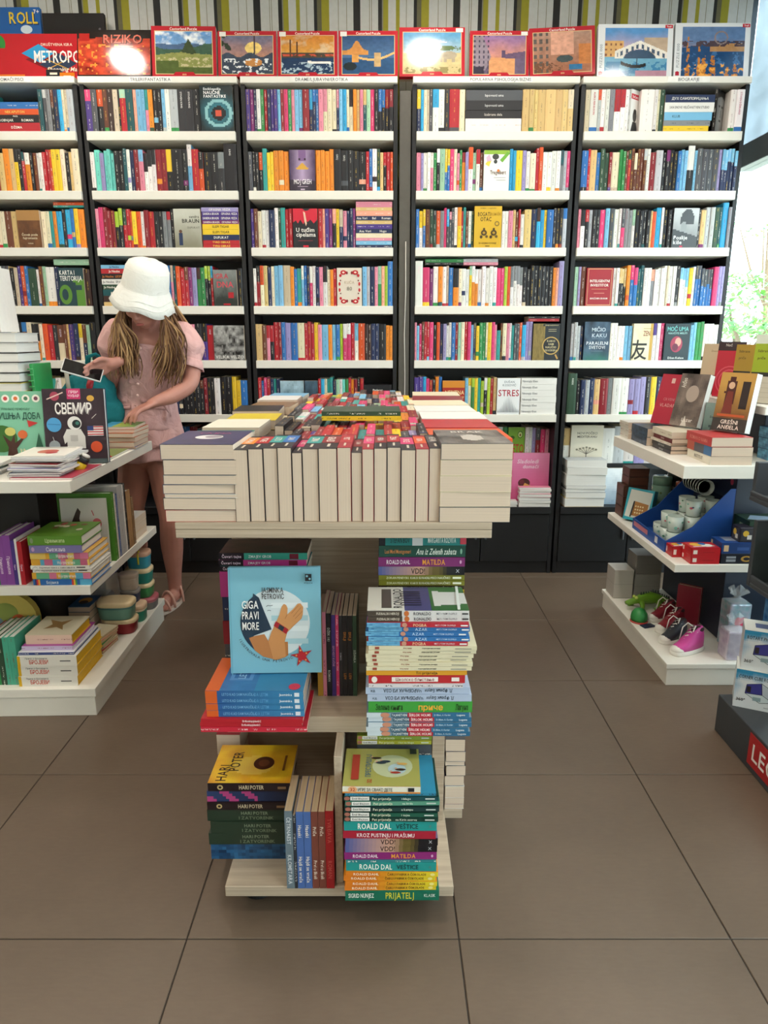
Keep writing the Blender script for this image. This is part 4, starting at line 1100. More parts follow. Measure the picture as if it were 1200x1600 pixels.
def pic_london(u, v):
    n2 = fbm(u, v, 82, 15)
    img = cmix('#c09a94', '#5f7ea8', v * 1.5 - .3 + .3 * fbm(u, v, 81, 4)); img = lay(img, '#1f4a78', v < .72 - .2 * np.abs(u - .7)); img = lay(img, '#3a6a9c', (v < .5) & (n2 > .54)); img = lay(img, '#b88a5a', (v > .5) & (v < .66) & (u > .45)); img = lay(img, '#4a3c44', (v > .6) & (v < .72) & (n2 > .45))
    for a, h, w in ((.1, .8, .035), (.28, .6, .03), (.36, .5, .05), (.5, .42, .06), (.74, .2, .04), (.86, .24, .05)):
        img = lay(img, '#c07a34', (np.abs(u - a) < w * (1 - .6 * v / h)) & (v < h) & (n2 > .4))
    img = lay(img, '#8a7a78', (np.abs(np.hypot((u - .62), (v - .78) * .8) - .1) < .012)); img = lay(img, '#e8a64a', (v < .25) & (n2 > .6))
    return img * (0.75 + .5 * n2[..., None])
def art_metropol(d):
    d.rect(0, 0, 1, 1, '#c01f2a'); d.ell(.10, .80, .075, None, '#2f8a3c'); d.rect(.0, .28, .2, .72, '#c01f2a')
    d.poly([(.33, .5), (.52, .72), (.7, .5), (.52, .28)], '#7a1a22'); d.poly([(.3, .62), (.44, .8), (.56, .62), (.44, .44)], '#2f9ad0'); d.poly([(.44, .4), (.6, .62), (.74, .42), (.6, .22)], '#2c3a54'); d.line([(.5, .3), (.68, .52)], .004, '#c8a04a'); d.line([(.5, .5), (.68, .3)], .004, '#c8a04a')
    d.text('DRUŠTVENA IGRA', .46, .79, .055, '#f2d8c8', .42, 'l'); d.text('METROPOLIS', .40, .56, .24, '#f8f4ee', .56, 'l', xs=.62); d.text('Shopping Mall', .5, .31, .085, '#f8e8d8', .3, 'l', shear=.25)
    for a, b, c in ((.42, .12, '#c8202a'), (.55, .2, '#26262c'), (.66, .14, '#e08020'), (.8, .1, '#8a2a7a')): d.rect(a - .06, b - .12, a + .06, b + .1, c); d.rect(a - .03, b + .0, a + .03, b + .04, '#f2e4d0')
    d.rect(.0, .0, .32, .2, '#e07a24')
def art_riziko(d):
    d.raster(lambda u, v: lay(lay(cmix('#6a140e', '#d0482a', 1.9 * fbm(u, v, 3, 12) - .35), '#e88a34', (fbm(u, v, 5, 20) > .62) & (v < .7)), '#1a1210', v > .78 + .1 * fbm(u, v, 2, 6)), 52, 32)
    for q in ((0, 0, 1, .02), (0, .98, 1, 1), (0, 0, .012, 1), (.988, 0, 1, 1)): d.rect(*q, '#16100e')
    d.rect(.03, .76, .17, .92, '#a01c18'); d.text('RIZIKO', .62, .8, .2, '#14100f', .72); d.text('RIZIKO', .615, .805, .19, '#c96a58', .7); d.rect(.5, .63, .76, .645, '#d8b090')
def puzzle(pic, top=.105, sticker=None):
    def f(d):
        frame_print(d, '#b5202e', 'Castorland Puzzle', pic, top=top)
        if sticker == 'r': d.rect(.86, .9, .97, .98, '#e8e4de')
        if sticker == 'l': d.rect(.03, .88, .14, .98, '#e8e4de')
    return f
def white_puzzle(pic, txt):
    def f(d):
        d.rect(0, 0, 1, 1, '#e4e6e8'); d.raster(pic, 80, 60, .095, .02, .93, .93); d.text(txt, .045, .4, .055, '#8a9298', .6, rot=PI / 2); d.rect(.89, .92, .99, .985, '#c02838'); d.text('Trefl', .94, .952, .03, '#ffffff', .08)
        d.ell(.045, .08, .02, None, '#b3263a'); d.rect(.02, .03, .07, .1, '#b3263a')
    return f
def game_box(name, x0, x1, hgt, dep, fn, colr, label, y=None, lean=9, rz=0, tilt=0, z=None, group='games on top of the bookcases', cat='game box', gloss=True):
    w = x1 - x0
    M = Matrix.Translation((x0, y if y is not None else FY + .035, (z if z is not None else ROWZ[0] + 0.0015) + dep * math.sin(rad(lean)) + (w * math.sin(-tilt) * 0))) @ Matrix.Rotation(rz, 4, 'Z') @ Matrix.Rotation(tilt, 4, 'Y') @ Matrix.Rotation(-rad(lean), 4, 'X')
    root = empty(name, M, label, cat, group)
    mb = MB(); mb.box(0, w, 0.0008, dep * .55, 0, hgt, C(colr)); o = mb.build('lid', M_GLOSS, root, bevel=.001)
    mb = MB(); mb.box(.002, w - .002, dep * .55, dep, .002, hgt - .002, C('#c9b79a')); mb.build('tray', M_MATTE, root, bevel=.001)
    d = Draw((0, 0.0006, 0), (1, 0, 0), (0, 0, 1), w, hgt); fn(d); d.build('cover_print', root, M_GLOSS)
    return root
TB = []
game_box('game_box', -1.96, -1.35, .235, .05, art_metropol, '#b81f28', 'red METROPOLIS board game box leaning at the end of the row', lean=7, y=FY + .146)
game_box('game_box', -1.462, -1.110, .212, .06, art_riziko, '#3a1410', 'fiery red and black RIZIKO board game box', lean=11.5)
game_box('puzzle_box', -1.105, -.800, .228, .05, puzzle(pic_peru), '#b5202e', 'red framed puzzle box with a green mountain ruin picture', lean=8, rz=rad(1))
game_box('puzzle_box', -.790, -.512, .205, .05, puzzle(pic_paris, sticker='l'), '#b5202e', 'red framed puzzle box with a tower and river sunset picture', lean=8)
game_box('puzzle_box', -.506, -.222, .205, .05, puzzle(pic_boats, sticker='l'), '#b5202e', 'red framed puzzle box with an orange harbour and boats', lean=8)
game_box('puzzle_box', -.216, .066, .205, .05, puzzle(pic_buda, sticker='l'), '#b5202e', 'red framed puzzle box with a lit bridge at blue dusk', lean=7)
game_box('puzzle_box', .073, .385, .224, .05, puzzle(pic_eleph, sticker='r'), '#b5202e', 'red framed puzzle box with elephants before a snowy mountain', lean=10)
game_box('puzzle_box', .408, .690, .205, .05, puzzle(pic_canal, sticker='r'), '#b5202e', 'red framed puzzle box with a pink canal sunset', lean=7)
game_box('puzzle_box', .697, 1.008, .215, .05, puzzle(pic_street), '#b5202e', 'red framed puzzle box with a brick canal street, tilted', lean=7, tilt=rad(-2.5))
game_box('puzzle_box', 1.016, 1.372, .235, .045, white_puzzle(pic_rialto, 'PUZZLE 1000'), '#dfe1e4', 'white puzzle box with a white arched bridge and gondola', lean=7)
game_box('puzzle_box', 1.382, 1.738, .240, .045, white_puzzle(pic_london, 'PUZZLE 1000'), '#dfe1e4', 'white puzzle box with a city and river at dusk', lean=7)
def art_roll(d):
    d.rect(0, 0, 1, 1, '#1f5fa8'); d.text('ROLL', .72, .87, .15, '#16325c', .5); d.text('ROLL', .71, .88, .14, '#e8c832', .48); d.text('7+', .94, .95, .05, '#f2f2f2'); d.ell(.75, .74, .1, .05, '#cfe0ea')
game_box('game_box', -1.99, -1.70, .378, .042, art_roll, '#1f5fa8', 'blue game box with yellow ROLL lettering behind the METROPOLIS box', y=FY + .228, lean=2)
game_box('game_box', -1.69, -1.385, .352, .042, lambda d: (d.rect(0, 0, 1, 1, '#1d1c1f'), d.rect(.03, .05, .97, .07, '#36343a'), d.ell(.92, .8, .02, None, '#55555a')), '#1d1c1f', 'plain black box behind the RIZIKO box', y=FY + .228, lean=2)

# ================================================================== display table in the middle
def wood_mat(name, a, b, stretch, scale=1.0):
    m, nt, N, L, B = nodes_of(name)
    tc = N.new('ShaderNodeTexCoord'); mp = N.new('ShaderNodeMapping'); mp.inputs['Scale'].default_value = stretch
    L.new(tc.outputs['Object'], mp.inputs[0])
    nz = N.new('ShaderNodeTexNoise'); nz.inputs['Scale'].default_value = scale; nz.inputs['Detail'].default_value = 5; nz.inputs['Roughness'].default_value = .65
    L.new(mp.outputs[0], nz.inputs['Vector'])
    cr = N.new('ShaderNodeValToRGB'); cr.color_ramp.elements[0].position = .3; cr.color_ramp.elements[1].position = .7
    cr.color_ramp.elements[0].color = (*C(a), 1); cr.color_ramp.elements[1].color = (*C(b), 1)
    L.new(nz.outputs['Fac'], cr.inputs[0]); L.new(cr.outputs[0], B.inputs['Base Color'])
    B.inputs['Roughness'].default_value = .5
    return m
M_OAKX = wood_mat('pale_oak_along', '#a89682', '#c4b39d', (3, 60, 200))
M_OAKY = wood_mat('pale_oak_deep', '#a89682', '#c4b39d', (90, 3, 90))
M_OAKP = wood_mat('pale_oak_panel', '#9d8a76', '#bba893', (3, 60, 180))
TY0, TY1 = 1.42, 3.12
tb = empty('display_table', Matrix.Translation((-.105, TY0, 0)), 'pale oak display table with open book shelves under its end', 'table')
def tp(name, x0, x1, y0, y1, z0, z1, m, bevel=.0012):
    return boxobj(name, x0 + .105, x1 + .105, y0 - TY0, y1 - TY0, z0, z1, m, tb, bevel)
tp('table_top', -.437, .226, TY0, TY1, .897, .912, M_OAKX)
tp('apron_board', -.437, .226, TY0 + .001, TY1, .878, .8965, M_OAKX)
tp('bottom_board', -.359, .157, 1.336, 3.0, .058, .085, M_OAKX)
tp('back_panel', -.386, .151, 1.712, 1.735, .0855, .8775, M_OAKP)
tp('divider_panel', -.1085, -.0915, 1.345, 1.7115, .0855, .4095, M_OAKY)
tp('middle_shelf', -.359, .151, 1.44, 1.7115, .41, .45, M_OAKX)
tp('side_board', .12, .151, 1.56, 1.7115, .0855, .4095, M_OAKP)
tp('side_panel', .12, .151, 1.7355, 3.0, .0855, .8775, M_OAKP)
tp('side_panel', -.386, -.355, 1.7355, 3.0, .0855, .8775, M_OAKP)
tp('side_shelf', .1575, .205, 1.60, 1.75, .06, .085, M_OAKX)
tp('side_shelf', -.43, -.3595, 1.60, 1.75, .06, .085, M_OAKX)
for x, y in ((-.3, 1.42), (.1, 1.42), (-.3, 2.9), (.1, 2.9)):
    m_ = MB(); m_.lathe([(.03, 0), (.035, .004), (.035, .03), (.025, .0575)], 16, c=(x + .105, y - TY0, 0)); m_.build('foot', M_BLACK, tb)

# ---- paperbacks standing on the table, spines upwards, page tails to the aisle
TZ = .9122
NOVELG = 'paperbacks spine up on the display table'
def cov_girl(d):
    d.raster(lambda u, v: cmix('#2a2748', '#4a4470', fbm(u, v, 5, 4)), 14, 20); d.ell(.5, .5, .2, .15, '#e6e2e0'); d.ell(.56, .52, .12, .1, '#9a8f98'); d.text('TAJNA', .5, .78, .08, '#b04a7a', .6)
row1 = [('o', .025), ('r', .025), ('t', .024), ('b', .024), ('P', .018), ('t', .028), ('R', .031), ('r', .024), ('R', .018), ('P', .02), ('R', .022), ('r', .023), ('P', .025), ('O', .022), ('D', .025)]
# front row
xb = [240 + v / 2.07 for v in (262, 310, 358, 404, 450, 483, 535, 595, 640, 675, 713, 755, 800, 847, 890, 938)]
XB = [(q - 600) / 1100 * (1.43 * .970 + .30 * .2426) for q in xb]
WORDS = ['ROMAN', 'MORE', 'LETO', 'SAN', 'NOĆ', 'ZIMA', 'GRAD', 'PUT', 'DAN', 'KUĆA', 'REKA', 'ŽENA', 'SRCE', 'IGRA', 'VETAR', 'OTAC']
def spine_label(c, word, dark=True):
    cc = PAL[c]
    def f(d):
        d.rect(.12, .0, .62, 1, cc); d.text(word, .37, .5, .5, '#f3e9dd', .42); d.rect(.7, .42, .9, .58, '#cfc2b0')
    return f
for k in range(15):
    x0, x1 = XB[k] + .0004, XB[k + 1] - .0006
    t = x1 - x0; c, _ = row1[k]
    base = '#26242a' if k not in (7, 9, 13) else '#a02030'
    M = place((x0, TY0 + .006 + (k % 3) * .002, TZ), 'spineup', .152 + (k % 4) * .0015 - (.006 if k in (4, 8) else 0), .2, t, 0)
    book('paperback', M, .152 + (k % 4) * .0015 - (.006 if k in (4, 8) else 0), .2, t, base, f'{CNAME[c]} titled paperback, {ordn(k + 1)} from the purple cover pile in the front table row', 'paperback', NOVELG, spine=spine_label(c, WORDS[k]), seed=k)
# further rows
rowc = ["kRrRrOrrtPtryDnk", "kkRkktkRPPyyrOrP", "kwRtPrkcbDrOcyoR", "DPcrRwkRcaDRPPre", "yRrkRrDtPkaPROte", "RyOkPtrRcknPrRwy", "kPrtyRnckrORPDwr"]
yy = TY0 + .216
for j, cs in enumerate(rowc):
    rng = random.Random(60 + j)
    x = -.290 + rng.uniform(-.004, .01) + (.06 if j == 0 else 0); end = .103
    n = len(cs); tw = (end - x) / n
    for k, c in enumerate(cs):
        t = tw * rng.uniform(.9, 1.08); t = min(t, end - x)
        hh = .142 + rng.uniform(-.012, .012) + (.006 if j == 0 else 0)
        M = place((x + .0004, yy + rng.uniform(0, .006), TZ), 'spineup', hh, .197, t - .0008)
        book('paperback', M, hh, .197, t - .0008, jit(PAL[c], rng), f'{CNAME[c]} paperback, {ordn(k + 1)} in the {ordn(j + 2)} spine up table row', 'paperback', NOVELG, bands=rand_bands(jit(PAL[c], rng), rng), seed=j * 20 + k)
        x += t
    yy += .206
# lying piles along both sides of the table
def pile(x, y, z, wd, dp, items, where, mode='flatp', front=None, jx=.004, name='paperback', jr=1.2, pages=None):
    rng = random.Random(int((x + 5) * 931 + y * 77))
    for k, (c, t) in enumerate(items):
        col = PAL[c] if len(c) == 1 else C(c)
        cn = CNAME.get(c, '')
        M = place((x + rng.uniform(-jx, jx), y + rng.uniform(0, jx), z), mode, dp if mode in ('flatp', 'flat') else wd, wd if mode in ('flatp', 'flat') else dp, t - .0006, rad(rng.uniform(-jr, jr)))
        last = k == len(items) - 1
        book(name, M, dp if mode in ('flatp', 'flat') else wd, wd if mode in ('flatp', 'flat') else dp, t - .0006, col, f'{cn} paperback {PLACE_ORD[k]} from below in {where}'.strip().replace('bottom from below', 'lowest'), 'paperback', 'lying paperbacks on the display table', front=front if last else None, seed=k + int(y * 10), pages=pages)
        z += t
    return z
pile(-.456, TY0 + .004, TZ, .15, .21, [('r', .026), ('k', .026), ('w', .008), ('n', .02), ('g', .02), ('D', .032), ('n', .032)], 'the front corner pile with the purple portrait cover', 'flatt', cov_girl, .003)
def cov_bw(d): d.raster(lambda u, v: lay(cmix('#1c1b1c', '#8d8984', 1.5 * fbm(u, v, 3, 5) - .3), '#b9b2aa', np.hypot(u - .5, (v - .4) * .8) < .16), 20, 26); d.text('BRAK', .5, .82, .12, '#d9d2c8', .5)
pile(.1165, TY0 + .002, TZ, .147, .215, [('D', .033), ('e', .032), ('e', .034), ('e', .033), ('D', .034)], 'the front corner pile with the grey photo cover', 'flatt', cov_bw, .002, pages=M_PAGES)
lc = [('#2f7f72', 'k', 'w'), ('#e8e2d0', 'R', 'x'), ('#d8c02e', 'k', 'o'), ('k', 'e', 'R'), ('#8a6a4a', 'n', 'y'), ('w', 'R', 'c'), ('c', 'w', 'D')]
for j in range(7):
    y = TY0 + .226 + j * .208
    a = lc[j]
    pile(-.486 + .006 * (j % 3), y, TZ, .15, .195, [('w', .035), (a[2], .04), (a[1], .035), (a[0], .028 + .006 * (j % 2))], f'the {PLACE_ORD[j + 1]} pile behind the purple portrait cover', 'flatt', None, .006, jr=3)
rc_ = [('O', 'r', 'w'), ('r', 'w', 'r'), ('w', 'R', 'w'), ('w', 'o', 'R'), ('e', 'w', 'P'), ('R', 'k', 'w'), ('e', 'h', 'w')]
for j in range(7):
    y = TY0 + .224 + j * .208
    a = rc_[j]
    pile(.112 - .006 * (j % 2), y, TZ, .192, .19, [('w', .034), ('r', .034), (a[2], .026), (a[1], .024), (a[0], .026)], f'the {PLACE_ORD[j + 1]} pile behind the grey photo cover', 'flat', None, .006, jr=2)
# long books lying across the third row
z = TZ + .156
stack('x', -.165, TY0 + .45, z + .004, .21, [('y', .012, None, '#30300f'), ('x', .012, None)], 'books laid over the spine up rows', lambda k, it: ['yellow', 'bottle green'][k] + ' book lying across the third table row', .15, name='paperback', cat='paperback')

# ================================================================== books on the open end of the table
KIDG = "children's books on the table end"
def ustack(x, y, z, wdt, dp, items, where, hard=False, jx=.003, jr=.8, mode='flat'):
    """items bottom first: (colour, thickness, spine text or drawing, ink, width factor, cover drawing, short look)"""
    rng = random.Random(int((x + 3) * 517) + int(z * 100))
    for k, it in enumerate(items):
        it = tuple(it) + (None,) * (7 - len(it))
        colr, t, txt, ic, wf, front, look = it
        colr_ = PAL[colr] if len(colr) == 1 else C(colr)
        look = look or CNAME.get(colr, '')
        w_ = wdt * (wf or 1)
        M = place((x + (rng.uniform(-jx, jx) if k else 0), y + rng.uniform(0, jx), z), mode, dp, w_, t, rad(rng.uniform(-jr, jr)))
        sp = txt
        if isinstance(txt, str):
            def sp(d, s=txt, ic=ic or '#f2eee4'):
                for q in s.split('|'):
                    if '@' in q: q, pos = q.split('@'); pos = [float(v) for v in pos.split(',')]
                    else: pos = [.5, .8]
                    d.text(q, pos[0], .5, .56, ic if len(pos) < 3 else '#f0b040', pos[1])
        book("childrens_book", M, dp, w_, t - .0006, colr_, f'{look} book, {ordn(k + 1)} from below in {where}', 'book', KIDG, hard, spine=sp, front=front, seed=k * 3 + int(z * 50), ink=ic)
        z += t
    return z
def two(a, ca, b, cb, extra=None):
    def f(d):
        if extra: extra(d)
        d.text(a, .22, .5, .5, ca, .3); d.text(b, .66, .5, .55, cb, .42)
    return f
SHADE = lambda cs: (lambda d: [d.rect(i / len(cs), 0, (i + 1) / len(cs), 1, c) for i, c in enumerate(cs)])
def vdd(d):
    d.raster(lambda u, v: lay(lay(cmix('#4a5a98', '#c89a86', u * 2.2), '#6a5a2e', sm(u, .5, .62)), '#15151c', sm(u, .7, .8)), 24, 3); d.text('VDD!', .46, .5, .66, '#2a1c1a', .16); d.text('X', .92, .5, .4, '#cfd0d8')
def pet(c, name):
    def f(d):
        d.ell(.035, .5, .03, .4, '#a86a5a'); d.rect(.07, .12, .27, .88, '#e8e6e0'); d.text('Enid Blajton', .17, .5, .4, '#3a3a3a', .17); d.rect(.28, .1, 1, .9, c); d.text('Pet prijatelja', .4, .5, .5, '#e8e4c8', .2); d.text(name, .66, .5, .42, '#dfe8d8', .26); d.rect(.86, .35, .96, .6, '#cfd6d0')
    return f
def carli(d):
    d.raster(lambda u, v: cmix('#dd7a1f', '#e6cc2c', (u - .3) * 1.8), 16, 2); d.text('ROALD DAHL', .22, .5, .52, '#f6e8cf', .28); d.text('ČARLI I FABRIKA ČOKOLADE', .66, .5, .5, '#5a3414', .42); d.ell(.94, .5, .025, .3, '#f2e48a')
def vest(d): d.text('ROALD DAL', .33, .5, .62, '#f4f2ea', .36); d.text('VEŠTICE', .68, .5, .5, '#123a3e', .24); d.ell(.93, .5, .012, .18, '#4a8a86')
def mati(d): d.text('ROALD DAHL', .23, .5, .48, '#f4e8ee', .27); d.text('MATILDA', .64, .5, .6, '#eba13a', .26); d.ell(.95, .5, .012, .2, '#d8a8c8')
def igre_cov(d):
    d.rect(0, 0, 1, 1, '#a9a557'); d.ell(.52, .36, .3, .27, '#c3c9a0'); d.ell(.44, .3, .14, .12, '#b6cdd2')
    rng = random.Random(2)
    for k in range(6):
        a, b = rng.uniform(.3, .75), rng.uniform(.16, .6)
        d.ell(a, b, .03, .07, rng.choice(['#3a2a22', '#a83a2a', '#2a3a4a', '#e0b060'])); d.ell(a + .03, b + .06, .02, .015, '#d8a888')
    d.rect(.14, .8, .8, .9, '#a83a2a'); d.text('32', .1, .66, .06, '#b83a2a', .1); d.text('ПРЕСЛИШАЈ', .5, .68, .07, '#4a6a7a', .6); d.rect(.82, .03, .97, .12, '#20242a')
def igre_sp(d): d.rect(0, 0, 1, 1, '#e9e4d2'); d.rect(0, 0, 1, .22, '#d98a3c'); d.ell(.13, .55, .06, .45, '#e8b080'); d.text('32', .13, .55, .5, '#b83a2a', .1); d.text('ИГРЕ ЗА СВАКО ДЕТЕ', .42, .55, .46, '#3c3a3a', .44); d.rect(.84, .3, .92, .85, '#23272c')
def prij(d): d.text('SIGRID NUNJEZ', .17, .5, .42, '#e8eee4', .27); d.text('PRIJATELJ', .58, .5, .62, '#d8cf3a', .3); d.text('KLASIK', .9, .5, .3, '#cfe0d4', .12)
ustack(-.085, 1.292, .0856, .2, .138, [
    ('#0f6a52', .0275, prij, None, 1.03, None, 'green PRIJATELJ'),
    ('#e08a24', .0125, carli, None, 1, None, 'orange and yellow Čarli'), ('#e08a24', .0125, carli, None, 1, None, 'orange and yellow Čarli'), ('#e08a24', .0125, carli, None, 1, None, 'orange and yellow Čarli'), ('#e08a24', .0125, carli, None, 1, None, 'orange and yellow Čarli'),
    ('#1f9490', .0225, vest, None, .98, None, 'teal VEŠTICE'), ('#2f7f86', .006, None, None, .97, None, 'thin dark teal'),
    ('#8a2470', .0185, mati, None, 1, None, 'purple MATILDA'), ('#6a5a80', .0185, vdd, None, .99, None, 'blue to tan'), ('#6a5a80', .0185, vdd, None, .99, None, 'blue to tan'),
    ('#a81c34', .0175, 'KROZ PUSTINJU I PRAŠUMU@.46,.62', '#f4dfe0', .99, None, 'red'), ('#1f9490', .0235, vest, None, .99, None, 'teal VEŠTICE'),
    ('#143830', .0125, pet('#123e34', 'na Kirin ostrvu'), None, 1, None, 'dark green Pet prijatelja'), ('#143830', .0125, pet('#1d5a48', 'i tajna'), None, .99, None, 'dark green Pet prijatelja'), ('#16302e', .0125, pet('#1d3c3c', 'u kampu'), None, 1, None, 'dark green Pet prijatelja'),
    ('#3a7a68', .0125, pet('#5c9a82', 'na brdu'), None, 1, None, 'pale green Pet prijatelja'), ('#143830', .0125, pet('#164a50', 'i blago'), None, 1, None, 'dark green Pet prijatelja'),
    ('#2f86a8', .007, None, None, .96, None, 'thin blue'), ('#d98a3c', .017, igre_sp, None, .82, igre_cov, 'cream and orange game')], 'the pile beside the oak divider')
ustack(-.062, 1.446, .0856, .172, .108, [('D', .06), ('k', .06), ('n', .06), ('k', .06), ('D', .05), ('#a8a030', .0115, pet('#b8b43a', 'i lov na blago'), None, 1, None, 'olive yellow'), ('#8f9c3a', .0115, pet('#8aa03c', 'na moru'), None, 1, None, 'olive green')], 'the pile tucked under the middle shelf', jx=.001, jr=.2)
# upper pile at the other side of the shelf
def ron(d): d.rect(0, 0, .34, 1, '#4a4038'); d.text('FUDBALSKI HEROJI', .2, .5, .45, '#d8cfc0', .22); d.ell(.385, .5, .025, .5, '#c8703a'); d.text('RONALDO', .54, .5, .6, '#3a3a4a', .17); d.text('MET I TOM OLDFILD', .78, .5, .34, '#6a6a74', .2); d.rect(.93, .3, .99, .6, '#3a3a3a')
def azar(n, c):
    def f(d): d.raster(lambda u, v: cmix('#2a6aa4', '#7cc0e0', fbm(u, v, 4, 8) * 1.2), 12, 3, 0, 0, .33, 1); d.ell(.37, .5, .025, .5, '#c8907a'); d.text(n, .52, .5, .64, '#f0c8a0' if c else '#b8d4ee', .13); d.text('MET I TOM OLDFILD', .77, .5, .34, '#e8d8dc' if c else '#c4d8ec', .2); d.rect(.92, .3, .99, .6, '#f0f0f0')
    return f
def ron_cov(d):
    d.raster(lambda u, v: lay(lay(lay(cmix('#2c5c34', '#4a7a44', fbm(u, v, 3, 5)), '#4a4a78', (v > .38) & (v < .62)), '#d8d6d0', (np.abs(u - .5) < .3 - .2 * np.abs(v - .3)) & (v < .34)), '#e0dcd2', v > .62), 22, 30)
    d.rect(.0, .86, 1, 1, '#e0d9cc'); d.rect(.1, .76, .9, .86, '#5a5048'); d.text('RONALDO', .5, .7, .09, '#2a2a2c', .8)
    for k in range(7): d.rect(.2 + k * .09, .46, .23 + k * .09, .66, '#23242a')
    d.line([(.0, .1), (1, .06)], .006, '#e8ece4')
def serl(d): d.rect(0, 0, .14, 1, '#c9d4dc'); d.ell(.18, .5, .045, .5, '#c98a70'); d.rect(.24, .1, .4, .9, '#2f5a6e'); d.text('TAJANSTVENI', .32, .5, .5, '#e8eef0', .15); d.rect(.4, .0, .64, 1, '#b82a3a'); d.text('ŠERLOK HOLMS', .52, .5, .55, '#f4e4e4', .21); d.rect(.64, 0, 1, 1, '#2f6a90'); d.text('D. Bilam, A. Karder', .74, .5, .36, '#cfe0ea', .16); d.text('Laguna', .92, .5, .4, '#f0f4f6', .1)
def oz(d): d.text('Л. Френк Баум – ЧАРОБЊАК ИЗ ОЗА', .5, .5, .5, '#2a3a48', .66, rot=PI); d.text('кд', .07, .5, .36, '#4a5a66', .04)
def cream(d): d.text('Мој први', .36, .5, .34, '#8a3a2a', .12); d.text('породични речник', .58, .5, .36, '#3a3630', .26); d.rect(.06, .2, .1, .8, '#9a4a3a'); d.rect(.8, .3, .95, .5, '#8a867a')
ustack(-.036, 1.358, .4504, .222, .14, [
    ('#7f99ac', .0115, serl, None, 1, None, 'blue and red detective'), ('#7f99ac', .0115, serl, None, .99, None, 'blue and red detective'), ('#7f99ac', .0115, serl, None, 1, None, 'blue and red detective'), ('#7f99ac', .0115, serl, None, 1, None, 'blue and red detective'), ('#7f99ac', .0115, serl, None, .99, None, 'blue and red detective'),
    ('#3f9a3c', .0255, 'Зелена књига@.2,.26|приче@.6,.3,1|Лагуна@.9,.12', '#1f3a1c', 1, None, 'bright green'),
    ('#aebcd4', .0165, oz, None, 1, None, 'pale blue'), ('#aebcd4', .0165, oz, None, 1, None, 'pale blue'),
    ('#d8d2d6', .009, None, None, .9, None, 'thin white'), ('#b8262c', .0185, lambda d: (d.rect(.24, .2, .72, .8, '#f0e6e0'), d.text('Школско блистање', .48, .5, .4, '#8a2a2a', .4), d.ell(.06, .5, .03, .4, '#f0e6e0'), d.rect(.86, .25, .94, .75, '#f0e6e0')), None, .92, None, 'red'),
    ('#d99a2a', .0115, 'Tri prijatelja@.6,.4', '#4a3410', .96, None, 'orange'),
    ('#ddd3b4', .0095, cream, None, 1, None, 'cream'), ('#ddd3b4', .0095, cream, None, 1, None, 'cream'), ('#ddd3b4', .0095, cream, None, 1, None, 'cream'), ('#ddd3b4', .0095, cream, None, 1.02, None, 'cream'), ('#ddd3b4', .0095, cream, None, 1.02, None, 'cream'), ('#ddd3b4', .0095, cream, None, 1.02, None, 'cream'),
    ('#b82a3a', .0105, azar('POGBA', 1), None, .95, None, 'red POGBA'), ('#2f6fae', .0105, azar('AZAR', 0), None, .95, None, 'blue AZAR'), ('#2f6fae', .0105, azar('AZAR', 0), None, .95, None, 'blue AZAR'), ('#2f6fae', .0105, azar('AZAR', 0), None, .95, None, 'blue AZAR'), ('#b82a3a', .0105, azar('POGBA', 1), None, .95, None, 'red POGBA'),
    ('#d8d6d4', .0125, ron, None, .95, None, 'white RONALDO'), ('#d8d6d4', .0125, ron, None, .95, ron_cov, 'white covered RONALDO')], 'the football pile on the shelf', jx=.004)
def ana(d): d.text('Lusi Mod Montgomeri', .22, .5, .36, '#d88a4a', .3); d.text('Ana iz Zelenih zabata', .66, .5, .55, '#e6ece0', .46, shear=.2); d.ell(.95, .5, .012, .25, '#8ab8a0')
def marg(d): d.rect(0, 0, .07, 1, '#1a1c24'); d.text('STEFAN BOV', .24, .42, .42, '#0c2c30', .22); d.rect(.38, 0, .5, 1, '#cfcfd0'); d.text('MARGARITA ROŽVITA', .72, .42, .42, '#dce8e4', .32); d.rect(.93, .1, 1, .95, '#b83a4a')
def kako(d): d.text('ZORAN PENEVSKI', .22, .5, .42, '#e8e8c0', .26); d.text('KAKO SU RADILI PISCI I NAUČNICI', .6, .5, .42, '#f0f0d8', .46); d.rect(.86, .3, .96, .7, '#f0f0d8')
ustack(-.012, 1.528, .4504, .197, .135, [('B', .06), ('n', .06), ('R', .05), ('k', .05), ('D', .0435),
    ('#c8a830', .01, None, '#3a3010', 1, None, 'yellow'), ('#3a2c1a', .01, kako, None, 1, None, 'dark brown'), ('#7c7a22', .0125, kako, None, 1, None, 'olive'), ('#7c7a22', .0125, kako, None, 1, None, 'olive'),
    ('#6a5a80', .021, vdd, None, 1, None, 'blue to tan'), ('#7c2468', .0225, mati, None, 1, None, 'purple MATILDA'), ('#14483c', .027, ana, None, 1, None, 'dark green'), ('#1c7a78', .032, marg, None, 1, None, 'thick teal')], 'the pile behind the football books', jx=.0012, jr=.3)
